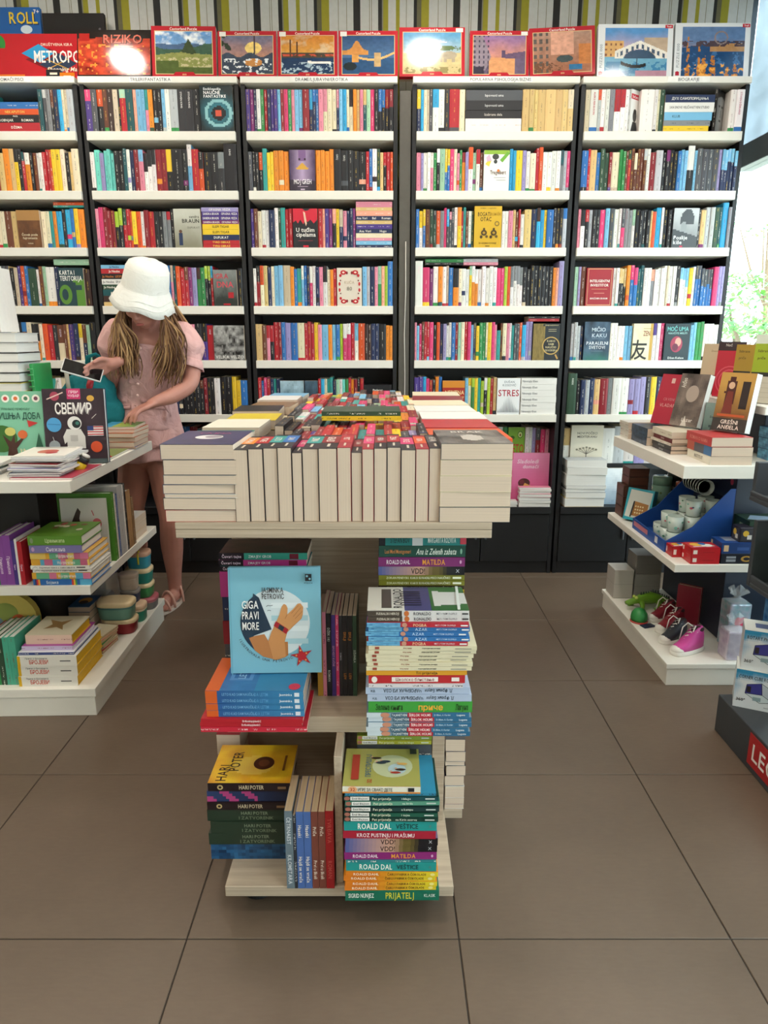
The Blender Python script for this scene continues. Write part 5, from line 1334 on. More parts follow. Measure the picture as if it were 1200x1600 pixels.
# upright books on the middle shelf and on the bottom board
def upr(x, y, z, items, where, dp, pages=M_PAGES):
    for k, (c, t, h, txt, ic) in enumerate(items):
        col = PAL[c] if len(c) == 1 else C(c)
        M = place((x, y, z), 'up', dp, h, t - .0006)
        sp = None
        if txt:
            def sp(d, s=txt, ic=ic):
                q = s.split('|'); n = len(q)
                for i, s_ in enumerate(q): d.text(s_, (i + .5) / n, .5, .5, ic, .8 / n)
        book('childrens_book', M, dp, h, t - .0006, col, f'{CNAME.get(c, "")} book standing {ordn(k + 1)} from the {where}'.strip(), 'book', KIDG, spine=sp, seed=k + int(z * 10), pages=pages, ink=ic)
        x += t
    return x
upr(-.158, 1.535, .4504, [('#b88a2a', .013, .205, 'TAJNI DNEVNIK', '#4a3a14'), ('p', .009, .215, None, '#7a2a4a'), ('k', .012, .212, 'DŽEK I KI|ROMAN', '#d8e0d8'), ('V', .01, .208, 'ISPOVEST KUĆNE', '#d8a8d8'), ('P', .008, .208, None, '#f0c8d8'), ('K', .008, .206, 'ROMAN', '#c8c8d8'), ('k', .012, .206, 'DIVLJI|LOV', '#e09040'), ('k', .012, .206, 'DIVLJI|LOV', '#e09040'), ('x', .01, .206, 'DŽUNGLA', '#d8e0d8')], 'sky blue GIGA book on the middle shelf', .15)
upr(-.2178, 1.33, .0856, [('#6a7a84', .018, .2, 'ČETRNAEST|KILOMETARA', '#d8dce0'), ('#2c3038', .007, .19, None, '#c8c8c8'), ('#4a6aa8', .0165, .198, 'Haseki|Hajdi se vraća', '#f0e8dc'), ('#4a6aa8', .0165, .198, 'Haseki|Hajdi se vraća', '#f0e8dc'), ('#7a4236', .0155, .198, 'Priče|Prvi u školi', '#f0e0d0'), ('#7a4236', .0155, .198, 'Priče|Prvi u školi', '#f0e0d0'), ('#a01c20', .0185, .2, 'TVRĐAVA|ROMAN', '#c85a50')], 'dark wizard book pile on the bottom board', .13, M_PAGEB)
# wizard pile
def wiz_cov(d):
    d.raster(lambda u, v: lay(lay(cmix('#c9761a', '#e8c428', 1.2 * fbm(u, v, 3, 4) + .1), '#a8481a', sm(np.hypot(u - .5, (v - .5)) , .5, .75) * .7), '#f0d870', (np.hypot(u - .45, v - .5) < .25) * .4), 24, 32)
    d.text('HARI', .25, .86, .13, '#3a2410', .4, rot=0); d.text('POTER', .55, .74, .13, '#3a2410', .5); d.ell(.5, .38, .17, .13, '#4a2214'); d.ell(.5, .38, .09, .07, '#6a3a20'); d.rect(.3, .1, .7, .13, '#7a4a1c')
def hp(d): d.text('HARI POTER', .53, .5, .5, '#d8c8a8', .3); d.ell(.15, .5, .035, .3, '#c8b078'); d.ell(.15, .5, .018, .15, '#201210'); d.rect(.85, .3, .95, .6, '#8a6a4a')
def hp2(d): d.text('HARI POTER', .6, .7, .28, '#8a9a80', .34); d.text('I ZATVORENIK', .62, .28, .28, '#7a8a70', .44)
ustack(-.409, 1.418, .0856, .184, .155, [('#123f6a', .043, lambda d: d.raster(lambda u, v: cmix('#0e2f54', '#2a6a9c', 1.7 * fbm(u * 3, v, 3, 4) - .35), 20, 5), None, .98, None, 'thick dark blue'),
    ('#26382a', .031, hp2, None, 1, None, 'dark green'), ('#26382a', .031, hp2, None, 1, None, 'dark green'), ('#26382a', .031, hp2, None, 1, None, 'dark green'),
    ('#221418', .021, hp, None, 1.03, None, 'black brown'), ('#3a3a5a', .028, lambda d: d.raster(lambda u, v: lay(cmix('#2a3f6a', '#1c2440', u), '#b0407a', (np.sin(u * 22 + v * 4) > .3) & (u < .6)), 26, 4), None, 1.03, None, 'pink and blue'), ('#221418', .022, hp, None, 1.03, wiz_cov, 'golden covered')], 'the dark wizard pile', jx=.004)
# pile under the faced-out book, the faced-out book, and the pile behind it
def leto(d): d.rect(0, 0, .12, 1, '#d8622a'); d.raster(lambda u, v: cmix('#2c5c98', '#3a86b4', u + .3 * fbm(u, v, 2, 6) - .1), 20, 2, .12, 0, 1, 1); d.text('LETO KAD SAM NAUČILA', .34, .5, .42, '#7ab0d8', .34); d.text('DA LETIM', .57, .5, .55, '#5a9aca', .14); d.text('Jasminka', .82, .5, .36, '#e8f0f4', .14); d.rect(.91, .2, .96, .8, '#e0e4ea')
def leto_cov(d):
    d.raster(lambda u, v: lay(lay(cmix('#2c5c98', '#3f7fb8', fbm(u, v, 2, 4) * 1.3), '#2f88b0', (v < .5) * .6), '#d8622a', v > .86), 20, 28); d.rect(.3, .56, .7, .8, '#5a8ac0'); d.rect(.36, .6, .64, .76, '#2c5c98'); d.text('LETO', .5, .68, .08, '#9ac0e0', .3); d.ell(.12, .1, .09, .06, '#c82a4a'); d.rect(.8, .2, .9, .3, '#c84a3a')
zz = ustack(-.40, 1.376, .4504, .232, .165, [('#c8263c', .0125, None, '#f0d8d8', 1.0, None, 'wide red'), ('#b81f2c', .0095, 'Kad je lud|Branka Jevtić', '#f0d0d0', .96, None, 'red'), ('#b81f2c', .0095, 'Kad je lud|Branka Jevtić', '#f0d0d0', .96, None, 'red')], 'the red layer under the GIGA book', hard=False, jx=.002)
zz = ustack(-.387, 1.385, zz, .213, .16, [('#2f6cab', .0157, leto, None, 1, None, 'blue and orange'), ('#2f6cab', .0157, leto, None, 1, None, 'blue and orange'), ('#2f6cab', .0157, leto, None, 1, None, 'blue and orange'), ('#2f6cab', .0157, leto, None, 1, leto_cov, 'blue and orange covered')], 'the blue layer under the GIGA book', jx=.002)
def giga(d):
    d.rect(0, 0, 1, 1, '#7db8cc')
    d.ell(.5, .48, .38, None, '#d3dfe4', 40)
    for k, b in enumerate((.62, .5, .4, .28)):
        d.rect(.46, b, .86, b + .05, '#a8ccd6' if k % 2 else '#e0eaee')
    # dark hair mass and arm, clipped to the disc by construction
    cx, cy, rx, ry = .5, .48, .38, .38 * d.W / d.H
    arc = [(cx + rx * math.cos(t), cy + ry * math.sin(t)) for t in [rad(v) for v in range(128, 232, 8)]]
    d.poly([(.27, .76)] + arc + [(.3, .2), (.26, .36), (.46, .42), (.38, .6), (.33, .72)], '#22364a')
    d.poly([(.21, .34), (.28, .36), (.38, .375), (.42, .31), (.5, .2), (.47, .135), (.36, .16), (.27, .22)], '#b97a49')
    d.poly([(.58, .15), (.6, .3), (.635, .3), (.635, .17)], '#b5753f')
    d.poly([(.42, .31), (.46, .40), (.50, .47), (.63, .39), (.60, .3), (.61, .155), (.5, .125), (.47, .135)], '#cb8d57')
    d.poly([(.5, .47), (.55, .56), (.575, .635), (.6, .66), (.625, .65), (.64, .62), (.635, .56), (.70, .61), (.75, .66), (.78, .665), (.81, .63), (.805, .56), (.79, .52), (.70, .45), (.63, .39)], '#cf935c')
    d.line([(.68, .57), (.76, .645)], .001, '#a3683a'); d.line([(.70, .54), (.785, .625)], .001, '#a3683a'); d.line([(.72, .52), (.80, .59)], .001, '#a3683a'); d.line([(.635, .56), (.61, .52)], .001, '#a3683a')
    d.poly([(.485, .455), (.51, .50), (.645, .42), (.62, .375)], '#a8242e'); d.poly([(.53, .43), (.55, .47), (.60, .44), (.58, .40)], '#26343e')
    st = []
    for k in range(10):
        r_ = .13 if k % 2 == 0 else .045
        t = rad(90 + 12 + k * 36)
        st.append((.785 + r_ * math.cos(t), .165 + r_ * d.W / d.H * math.sin(t)))
    d.poly(st, '#b8242e')
    for k in range(5): t = rad(102 + 72 * k); d.ell(.785 + .06 * math.cos(t), .165 + .055 * math.sin(t), .01, None, '#e0a860')
    d.line([(.41, .64), (.43, .65), (.45, .645), (.48, .65)], .0012, '#22364a'); d.line([(.42, .6), (.44, .605), (.46, .6)], .0012, '#22364a')
    d.text('JASMINKA', .48, .795, .05, '#3d3a3c', .24); d.text('PETROVIĆ', .485, .735, .05, '#3d3a3c', .24)
    for s_, b in (('GIGA', .66), ('PRAVI', .56), ('MORE', .46)): d.text(s_, .235, b, .075, '#f4f2ee', .18)
    s_ = 'ILUSTROVALA UNA PETROVIĆ'
    for i, ch in enumerate(s_):
        t = rad(205 + i * 3.9); d.text(ch, .5 + .42 * math.cos(t), .48 + .42 * d.W / d.H * math.sin(t), .024, '#3d3a3c', rot=t + PI / 2)
    d.rect(.84, .88, .91, .945, '#1c1f24'); d.ell(.86, .925, .012, None, '#7db8cc'); d.ell(.89, .9, .012, None, '#7db8cc'); d.text('PČELICA', .875, .862, .014, '#1c1f24', .1)
    d.rect(.02, 0, .032, 1, '#6aa6bc')
M = place((-.347, 1.462, zz + .0005), 'face', .205, .245, .014, rad(1.5), rad(6))
book('childrens_book', M, .205, .245, .014, '#7db8cc', 'sky blue hardback GIGA PRAVI MORE with an arm and starfish, faced out', 'book', KIDG, True, front=giga, pages=M_PAGEW)
def zmaj(c):
    def f(d): d.rect(0, 0, .28, 1, '#1d1020'); d.text('Čuvari tajne', .14, .5, .44, '#f0d8e8', .22); d.rect(.28, 0, 1, 1, c); d.text('ZMAJEV GROB', .46, .5, .4, '#f0f0f0', .26); d.rect(.8, .1, .9, .9, '#7a2436')
    return f
ustack(-.385, 1.567, .4504, .205, .115, [('e', .06), ('D', .06), ('R', .06), ('n', .06), ('#c03a8a', .0635, None), ('#2f9a98', .014, zmaj('#4aa8b8'), None, 1, None, 'teal'), ('#c03a8a', .015, zmaj('#c8408c'), None, 1, None, 'pink'), ('#3a2428', .017, zmaj('#3c9a86'), None, 1, lambda d: d.raster(lambda u, v: cmix('#2a1c1c', '#5a3a34', 1.5 * fbm(u, v, 7, 5) - .2), 14, 18), 'dark covered')], 'the pile behind the GIGA book', jx=.002, jr=.5)
# page-edge piles on the little side shelves
pile(.1595, 1.602, .0856, .05, .1, [('w', .014), ('R', .02), ('w', .035), ('n', .03), ('k', .03), ('w', .012), ('n', .03), ('D', .035)], 'the pile beside the oak side board', 'flatp', None, .003, jr=1)
pile(-.428, 1.602, .0856, .06, .1, [('w', .05), ('n', .05), ('p', .06), ('R', .06)], 'the half hidden side pile behind the dark wizard books', 'flatp', None, .001, jr=1)

# ================================================================== children's gondola on the left
GR = rad(1.5)
GM = Matrix.Translation((-1.0, 2.215, 0)) @ Matrix.Rotation(GR, 4, 'Z')
def gw(x, y, z): return tuple(GM @ Vector((x, y, z)))
lg = empty('gondola_shelf', GM, 'white two tier gondola shelf with a black core, loaded with picture books', 'shelf')
def gp(name, x0, x1, y0, y1, z0, z1, m=M_SHELF, bevel=.0015): return boxobj(name, x0, x1, y0, y1, z0, z1, m, lg, bevel)
gp('plinth', -1.2, -.006, .006, .86, 0, .074); gp('base_board', -1.2, 0, 0, .87, .0745, .106)
gp('middle_shelf', -1.2, -.015, .085, .88, .418, .452); gp('top_board', -1.2, 0, -.02, .87, .803, .842)
gp('core', -1.2, -.26, .30, .86, .1065, .4175, M_BLACK); gp('core', -1.2, -.26, .30, .86, .4525, .8025, M_BLACK)
PBG = 'picture books on the gondola'
def gbook(lx, ly, z, mode, w, h, t, col, label, rz=0.0, lean=0.0, roll=0.0, name='picture_book', **kw):
    p = gw(lx, ly, z)
    return book(name, place(p, mode, w, h, t, GR + rz, lean, roll), w, h, t, col, label, 'book', PBG, **kw)
# --- top board
def svemir(d):
    d.rect(0, 0, 1, 1, '#33262e'); d.raster(lambda u, v: cmix('#2c2128', '#40303a', fbm(u, v, 2, 5) * 1.3), 16, 20)
    d.rect(.4, .86, .62, 1, '#c8346a'); d.text('ПРВИ', .51, .955, .035, '#f4d8e2', .18); d.text('ЧУВАР', .51, .905, .035, '#f4d8e2', .18)
    d.ell(.2, .9, .075, None, '#a8445a'); d.line([(.07, .86), (.34, .95)], .004, '#e6c8bc'); d.ell(.78, .87, .06, .04, '#d8a84a')
    d.text('СВЕМИР', .5, .73, .15, '#8a7f80', .6); d.text('СВЕМИР', .49, .74, .145, '#f4f0ea', .59)
    d.ell(.16, .52, .12, None, '#4f9cd0'); d.line([(.06, .53), (.26, .52)], .002, '#2c6a9c'); d.ell(.83, .22, .095, None, '#d8542e'); d.line([(.78, .6), (.86, .66)], .002, '#e0dcd4')
    d.rect(.7, .37, .96, .5, '#e8e4e0')
    for k in range(4): d.rect(.7, .38 + k * .034, .96, .395 + k * .034, '#c03a46')
    d.rect(.7, .44, .8, .5, '#2f3f78')
    d.rect(.03, .08, .27, .17, '#dd6a26'); d.ell(.15, .24, .09, .07, '#9aa3a6'); d.line([(.15, .3), (.13, .36)], .002, '#c8cccc'); d.rect(.0, 0, 1, .06, '#4c5a5c')
    S_ = '#d7d5d0'
    d.rect(.36, .02, .45, .24, S_); d.rect(.5, .02, .59, .24, S_); d.rect(.36, .22, .6, .46, S_); d.poly([(.36, .45), (.3, .36), (.32, .26), (.37, .3), (.4, .42)], S_); d.poly([(.6, .45), (.66, .36), (.66, .2), (.61, .2), (.57, .4)], S_)
    d.ell(.5, .54, .115, None, '#e4e2de'); d.ell(.53, .53, .07, None, '#1d2a2c'); d.ell(.545, .54, .03, None, '#3f7a70'); d.rect(.42, .3, .54, .38, '#b8b6b2'); d.rect(.36, .1, .45, .12, '#b0585a'); d.rect(.5, .1, .59, .12, '#b0585a')
def doba(d):
    d.rect(0, 0, 1, 1, '#7fbfa0')
    for k, c in enumerate(('#c84a4a', '#d8703a', '#4a7a5a', '#7a4a5a')): d.ell(.46 + k * .15, .9, .058, None, '#f0ece0'); d.ell(.46 + k * .15, .9, .03, None, c)
    d.text('Упознај природу', .6, .76, .035, '#4a7a66', .5); d.text('ГОДИШЊА ДОБА', .56, .66, .09, '#1f4a40', .8)
    d.ell(.36, .34, .24, .19, '#3a6a2c'); d.poly([(.42, 0), (.46, .22), (.38, .4), (.5, .3), (.56, .42), (.56, .28), (.74, .4), (.58, .2), (.62, 0)], '#4a2c24'); d.ell(.68, .4, .07, .06, '#d86a3a'); d.ell(.5, .44, .08, .06, '#c8c06a')
    d.poly([(.76, .6), (.92, .56), (.78, .5)], '#c83a3a'); d.poly([(.84, .1), (1, .1), (.92, .34)], '#2a5a44'); d.poly([(.86, .2), (.98, .2), (.92, .42)], '#2a5a44'); d.line([(.66, .02), (.64, .2)], .003, '#e8d8b0'); d.line([(.72, .02), (.69, .2)], .003, '#e8d8b0')
    for k in range(5): d.line([(.66, .04 + k * .035), (.715, .04 + k * .035)], .002, '#e8d8b0')
gbook(-.203, .29, .8424, 'face', .212, .265, .026, '#2f3f5c', 'dark board book СВЕМИР with an astronaut, leaning upright', rz=rad(4), lean=rad(5), hard=True, front=svemir, pages=M_PAGEW)
gbook(-.45, .30, .8424, 'face', .236, .255, .026, '#7fbfa0', 'mint board book ГОДИШЊА ДОБА with trees, leaning upright', rz=rad(2), lean=rad(6), hard=True, front=doba, pages=M_PAGEW)
gbook(-.415, .345, .8424, 'face', .235, .245, .02, '#c8c4e0', 'lavender white board book behind the mint board book', rz=rad(2), lean=rad(5), hard=True, pages=M_PAGEW)
def redfold(d): d.rect(0, 0, 1, 1, '#b8405a'); d.rect(.1, .3, .9, .8, '#c86a7a')
gbook(-.20, .005, .8424, 'flatt', .2, .25, .006, '#b03a50', 'thin red book lying under the booklet heap at the board edge', rz=rad(-1), pages=M_PAGEW)
gbook(-.17, .30, .8424, 'flatt', .16, .30, .007, '#7a8a4a', 'thin olive green book lying behind the astronaut board book', rz=rad(1), pages=M_PAGEW)
rng = random.Random(21)
z = .849
def booklet_cov(d): d.rect(0, 0, 1, 1, '#e8e2d8'); d.ell(.5, .5, .2, .2, '#c86a5a'); d.ell(.62, .35, .12, .1, '#b83a3a'); d.rect(.1, .86, .9, .93, '#a8a89c')
for k in range(9):
    t = .0068
    c = ['s', 'n', 'w', 'v', 'w', 'R', 'w', 's', 'w'][k]
    gbook(-.205 + rng.uniform(-.012, .012), .012 + rng.uniform(-.006, .012) + k * .004, z, 'flatt', .165, .2, t - .0005, PAL[c], f'thin {CNAME[c]} booklet, {PLACE_ORD[k]} from below in the heap before the astronaut book', rz=rad(rng.uniform(-7, 5)), name='booklet', pages=M_PAGEW, front=booklet_cov if k == 8 else None)
    z += t + .0002
z = .8424
for k in range(6):
    c = ['T', 'w', 's', 'w', 'a', 'w'][k]
    gbook(-.44 + rng.uniform(-.01, .01), .02 + rng.uniform(-.01, .01), z, 'flatt', .17, .2, .0065, PAL[c], f'thin {CNAME[c]} booklet, {PLACE_ORD[k]} from below before the mint board book', rz=rad(rng.uniform(-6, 6)), name='booklet', pages=M_PAGEW); z += .0068
# bee striped marker lying beside the booklets
bm = empty('striped_marker', Matrix.Translation(gw(-.03, .165, .868)) @ Matrix.Rotation(rad(20), 4, 'Z') @ Matrix.Rotation(rad(32), 4, 'Y'), 'chunky yellow, black and white toy propped beside the booklet heap', 'toy')
for i, (z0, z1, r, c) in enumerate(((-.03, .002, .018, '#d8b81e'), (.0025, .022, .018, '#26262a'), (.0225, .034, .014, '#d8d6d0'))):
    m_ = MB(); m_.lathe([(r * .8, z0), (r, z0 + .003), (r, z1 - .003), (r * .8, z1)], 18, C(c)); m_.build(['barrel', 'band', 'cap'][i], M_COVER, bm, smooth=True)
# tall white stack at the back with a green ring-bound book, boards standing on it
z = .8424
cs = ['#3a6a4a', '#a83a44', '#a83a44', '#2a2a2c', '#2a2a2c', '#c8c8c4', '#d8c84a', '#3a3a3c', '#c8c8c4', '#3a3a3c', '#c8c8c4', '#d0d0ce']
for k in range(12):
    gbook(-.62 + rng.uniform(-.003, .003), .62 + rng.uniform(0, .004), z, 'flatt', .2, .2, .0365, cs[k], f'white edged activity book, {PLACE_ORD[k]} from below in the tall stack behind the mint book', spinecol=cs[k], pages=M_PAGEW, hard=True); z += .0385
gtop = z
for k in range(11):
    c = ['s', 'w', 'c', 'b', 'w', 'E', 'w', 'c', 'w', 's', 'w'][k]
    gbook(-.605 + k * .0115, .64, gtop, 'back', .15, .255 - .001 * k, .0105, PAL[c], f'{CNAME[c]} board book, {ordn(k + 1)} of those standing on the tall white stack', roll=rad(-3), pages=M_PAGEW, hard=True)
sp_ = empty('spiral_notebook', Matrix.Translation(gw(-.398, .66, .8424)), 'green ring bound notebook standing against the tall white stack', 'notebook', PBG)
m_ = MB(); m_.box(.0, .014, 0, .16, 0, .34, C('#2f9a50')); m_.build('cover', M_COVER, sp_, bevel=.002)
m_ = MB()
for k in range(14): m_.tube([(-.006, -.003, .02 + k * .023), (.004, -.009, .02 + k * .023), (.014, -.003, .02 + k * .023)], .0025, 6, C('#2f9a50'))
m_.build('ring_binding', M_COVER, sp_)
# small pile that the woman is browsing
z = .8424
items = [('b', .01), ('e', .02), ('e', .02), ('e', .017), ('O', .014), ('w', .01)]
def tinycov(d): d.raster(lambda u, v: lay(cmix('#d8c03a', '#6a9a4a', u + .3 * fbm(u, v, 3, 4)), '#4a9ac0', u < .3), 12, 14)
z = .8424
for k, (c, t) in enumerate(items):
    gbook(-.135 + rng.uniform(-.004, .004), .62 + rng.uniform(0, .01), z, 'flatt', .14, .18, t - .0006, '#c8602a' if 0 < k < 5 else PAL[c], f'small {CNAME[c]} book, {PLACE_ORD[k]} from below in the pile under the hand', rz=rad(rng.uniform(-4, 4)), front=tinycov if k == 5 else None); z += t
HANDZ = z
z = .8424
for k, c in enumerate('eEtwcGeytb'):
    gbook(-.265 + rng.uniform(-.004, .004), .52 + rng.uniform(0, .01), z, 'flatt', .12, .17, .0135, PAL[c], f'small {CNAME[c]} book, {PLACE_ORD[k]} from below in the pile behind the astronaut book', rz=rad(rng.uniform(-3, 3))); z += .014
pn = empty('blue_marker', Matrix.Translation(gw(-.142, .53, .8424)), 'bright blue marker pen standing beside the small pile', 'pen')
m_ = MB(); m_.lathe([(.009, 0), (.0105, .004), (.0105, .07), (.008, .075)], 14, C('#2f86c8')); m_.build('barrel', M_COVER, pn, smooth=True)
m_ = MB(); m_.lathe([(.0095, .0755), (.0108, .078), (.0108, .108), (.006, .114)], 14, C('#1f66a8')); m_.build('cap', M_COVER, pn, smooth=True)
tp_ = empty('tape_roll', Matrix.Translation(gw(-.045, .40, .8425)), 'small red oval pencil case lying at the board edge', 'case')
m_ = MB(); m_.sphere((0, 0, .0075), (.035, .018, .0074), 16, 8, C('#c23a3a')); m_.build('shell', M_COVER, tp_, smooth=True); tp_.name = 'pencil_case'
# --- middle shelf
z = .4524
def stripes(d, seed=0):
    r_ = random.Random(seed); a = 0
    while a < 1:
        b = min(1, a + r_.uniform(.06, .16)); d.rect(a, 0, b, 1, r_.choice(['#e0a83a', '#d87a9c', '#5aa8c8', '#6ab08a', '#e8c86a', '#c86a8a'])); a = b
    d.text('Моја прва читанка', .6, .5, .5, '#f4f0e8', .3)
def bluer(d): d.rect(0, 0, 1, 1, '#2a6ab0'); [d.rect(.03 + k * .03, 0, .06 + k * .03, 1, c) for k, c in enumerate(('#3a3a6a', '#c83a3a', '#e8a83a'))]; [d.rect(.66 + k * .03, 0, .69 + k * .03, 1, c) for k, c in enumerate(('#c83a3a', '#e8a83a', '#4a9a5a'))]; d.rect(.8, 0, 1, 1, '#5ab0d8'); d.text('Бојанка', .33, .5, .5, '#d8e8f4', .2)
def belasp(d): d.rect(0, 0, 1, 1, '#e8e6e0'); d.text('Најлепше приче о животињама', .45, .5, .45, '#4a4a4a', .6); d.rect(.78, .35, .93, .65, '#3a3a3a'); d.line([(.03, .3), (.08, .7), (.12, .4)], .001, '#3a3a3a')
def greencov(d):
    d.rect(0, 0, 1, 1, '#6a9a34')
    r_ = random.Random(5)
    for k in range(9): d.ell(r_.uniform(.35, .9), r_.uniform(.2, .8), .07, .06, r_.choice(['#e8dcc0', '#c84a3a', '#d8a86a', '#8a5a3a']))
LGP = [('#2a6ab0', .0215, bluer, 'blue rainbow spined', .97), ('#d8a84a', .0225, lambda d: stripes(d, 1), 'stripe spined', .97), ('#e8e6e0', .0135, belasp, 'white', .97), ('#e8e6e0', .0135, belasp, 'white', .97), ('#d8a84a', .0215, lambda d: stripes(d, 2), 'pink and green stripe spined', .96), ('#d8a84a', .0235, lambda d: stripes(d, 3), 'yellow and pink stripe spined', .96),
       ('#7d78ac', .027, lambda d: (d.text('Снежана', .5, .5, .55, '#e8e4f0', .36), d.ell(.07, .5, .03, .3, '#c8a0c8')), 'lavender СНЕЖАНА', .86), ('#5f9030', .033, lambda d: (d.text('Црвенкапа', .5, .5, .4, '#d8e8b0', .36), d.ell(.07, .5, .03, .3, '#8a9a7a')), 'green', .88)]
for k, (c, t, fn, lk, wf) in enumerate(LGP):
    gbook(-.214 + (0 if k % 2 else .003), .095 + (k % 3) * .003, z, 'flat', .19, .207 * wf, t - .0006, c, f'{lk} book, {PLACE_ORD[k]} from below in the middle shelf pile', spine=fn, hard=True, pages=M_PAGEW, front=greencov if k == 7 else None); z += t
upx = -.345
for k, (c, t, h) in enumerate((('G', .02, .15), ('m', .024, .175), ('m', .026, .178), ('V', .013, .16), ('w', .008, .165), ('r', .016, .155))):
    def spx(d, c=c): d.text('Принцезе' if c == 'm' else 'Приче', .6, .5, .4, '#f0d8ec', .5)
    gbook(upx, .1, .4524, 'up', .185, h, t - .0006, PAL[c] if c != 'm' else C('#8a4a9c'), f'{CNAME[c] if c != "m" else "purple"} book, {PLACE_ORD[k]} of the uprights beside the lying pile', spine=spx, lean=rad(0), hard=True, pages=M_PAGEW); upx += t
def horse(d): d.rect(0, 0, 1, 1, '#dcd9d2'); d.poly([(.16, .25), (.2, .6), (.32, .78), (.38, .86), (.44, .8), (.4, .7), (.44, .5), (.42, .25)], '#3a2a26'); d.ell(.78, .62, .1, .08, '#d8707a'); d.line([(.72, .74), (.68, .82)], .003, '#c84a5a'); d.rect(.1, .08, .9, .2, '#e6c86a')
gbook(-.2, .335, .4524, 'face', .17, .25, .01, '#dcd9d2', 'white picture book with a dark horse, standing behind the lying pile', hard=True, front=horse, lean=rad(2), pages=M_PAGEW)
ly = .362
for k, (c, t, h, w, lk) in enumerate((('#4f8a2e', .03, .265, .2, 'thick green'), ('#d8d4cc', .016, .255, .19, 'white'), ('#5a6fa0', .018, .25, .19, 'slate blue'), ('#b8b8b8', .055, .275, .19, 'thick grey and white'), ('#e8e6e2', .016, .27, .18, 'white'), ('#26262a', .018, .272, .18, 'black'), ('#b08a60', .05, .235, .15, 'brown kraft paper'), ('#8a6a48', .03, .2, .15, 'dark kraft paper'))):
    gbook(-.018 - w, ly, .4524, 'right', w, h, t - .001, c, f'{lk} book, {PLACE_ORD[k]} of the row with spines to the aisle', hard=True, pages=M_PAGEW); ly += t + .002
z = .4524
for k, c in enumerate('EEw'):
    gbook(-.2, ly + .004 + k * .002, z, 'flatt', .17, .18, .03, PAL[c], f'{CNAME[c]} book, {PLACE_ORD[k]} from below in the end pile beside the kraft books', pages=M_PAGES); z += .0305
# --- base board: counting boxes, uprights, snack boxes
def broj(d): d.rect(0, 0, 1, 1, '#e6e3da'); d.rect(0, 0, .05, 1, '#d8ac1e'); d.text('Приче о бројевима', .32, .78, .16, '#6a6a6a', .4); d.text('БРОЈЕВИ', .36, .42, .4, '#c8402a', .32); d.rect(.72, .46, .9, .56, '#4a4a4a')
z = .1064
for k in range(3):
    gbook(-.268 + .002 * k, .022 + .002 * (k % 2), z, 'flat', .24, .202, .0375, '#d8ac1e', f'yellow and white counting book БРОЈЕВИ, {PLACE_ORD[k]} in its stack', spine=broj, hard=True, pages=mat('yellow_edges', '#d6a81c', .6), spinecol='#e6e3da', frontcol='#e0ddd4'); z += .038
gbook(-.262, .03, z, 'flat', .23, .19, .01, '#3a4a80', 'dark blue framed thin book on the counting books', hard=True, pages=M_PAGEW, frontcol='#d8d8dc'); z += .0105
gbook(-.255, .045, z, 'flat', .21, .175, .016, '#c8b8d8', 'pale lilac and purple book on the counting books', hard=True, pages=M_PAGEW, frontcol='#a84a9c'); z += .0165
def mapcov(d): d.rect(0, 0, 1, 1, '#dcd2b8'); d.poly([(.25, .3), (.4, .5), (.3, .75), (.55, .65), (.8, .8), (.68, .5), (.8, .3), (.5, .4)], '#9a7a4c')
gbook(-.246, .06, z, 'flat', .17, .16, .034, '#d8a83a', 'small cream and yellow box book on top of the counting books', hard=True, pages=mat('yellow_edges', '#d6a81c', .6), spinecol='#e8c8b4', frontcol='#dcd2b8', front=mapcov)
upx = -.40
for k, (c, t, h) in enumerate((('r', .022, .16), ('g', .02, .17), ('G', .024, .172), ('x', .02, .175), ('t', .02, .178), ('a', .024, .18))):
    gbook(upx, .035, .1064, 'up', .2, h, t - .0006, PAL[c] if c not in 'at' else C('#4aa88c'), f'{CNAME[c]} book, {PLACE_ORD[k]} of the uprights beside the counting books', hard=True, pages=M_PAGEW); upx += t
rb = empty('round_book', Matrix.Translation(gw(-.42, .255, .1064)), 'round topped yellow picture book behind the green uprights', 'book', PBG)
m_ = MB(); m_.prism([(-.1, 0), (.13, 0), (.13, .16)] + [(.015 + .115 * math.cos(rad(a)), .16 + .1 * math.sin(rad(a))) for a in range(0, 181, 15)], 0, .03, C('#c8b45a')); m_.build('cover', M_COVER, rb)
m_ = Draw((-.1, -.0003, 0), (1, 0, 0), (0, 0, 1), .23, .25); m_.ell(.5, .72, .2, .16, '#8a9a4a'); m_.ell(.7, .6, .12, .1, '#c8603a'); m_.ell(.35, .55, .1, .1, '#6a8a9a'); m_.build('cover_print', rb)
zz_ = .1064
for k, (c, w, dx, dy, rz) in enumerate((('r', .11, 0, 0, -6), ('e', .10, -.006, .01, -9), ('G', .105, 0, .004, -4), ('O', .1, -.008, .012, -10), ('e', .1, -.01, .02, -12))):
    gbook(-.155 + dx, .285 + dy, zz_, 'flatt', .085, .13, .0115, PAL[c], f'small {CNAME[c]} pocket book, {PLACE_ORD[k]} from below beside the counting books', rz=rad(rz), pages=M_PAGEB); zz_ += .012
zz_ = .1064
for k, (c, t) in enumerate((('E', .04), ('G', .04), ('n', .03), ('b', .022))):
    gbook(-.253, .425 + k * .002, zz_, 'flatt', .085, .13, t - .0006, PAL[c], f'{CNAME[c]} book, {PLACE_ORD[k]} from below in the stack behind the pocket books', rz=rad(-1), pages=M_PAGES, front=(lambda d: (d.rect(0, 0, 1, 1, '#2a5a8a'), d.ell(.5, .55, .3, .25, '#d89a3a'), d.ell(.5, .4, .2, .15, '#4a2c20'))) if k == 3 else None); zz_ += t
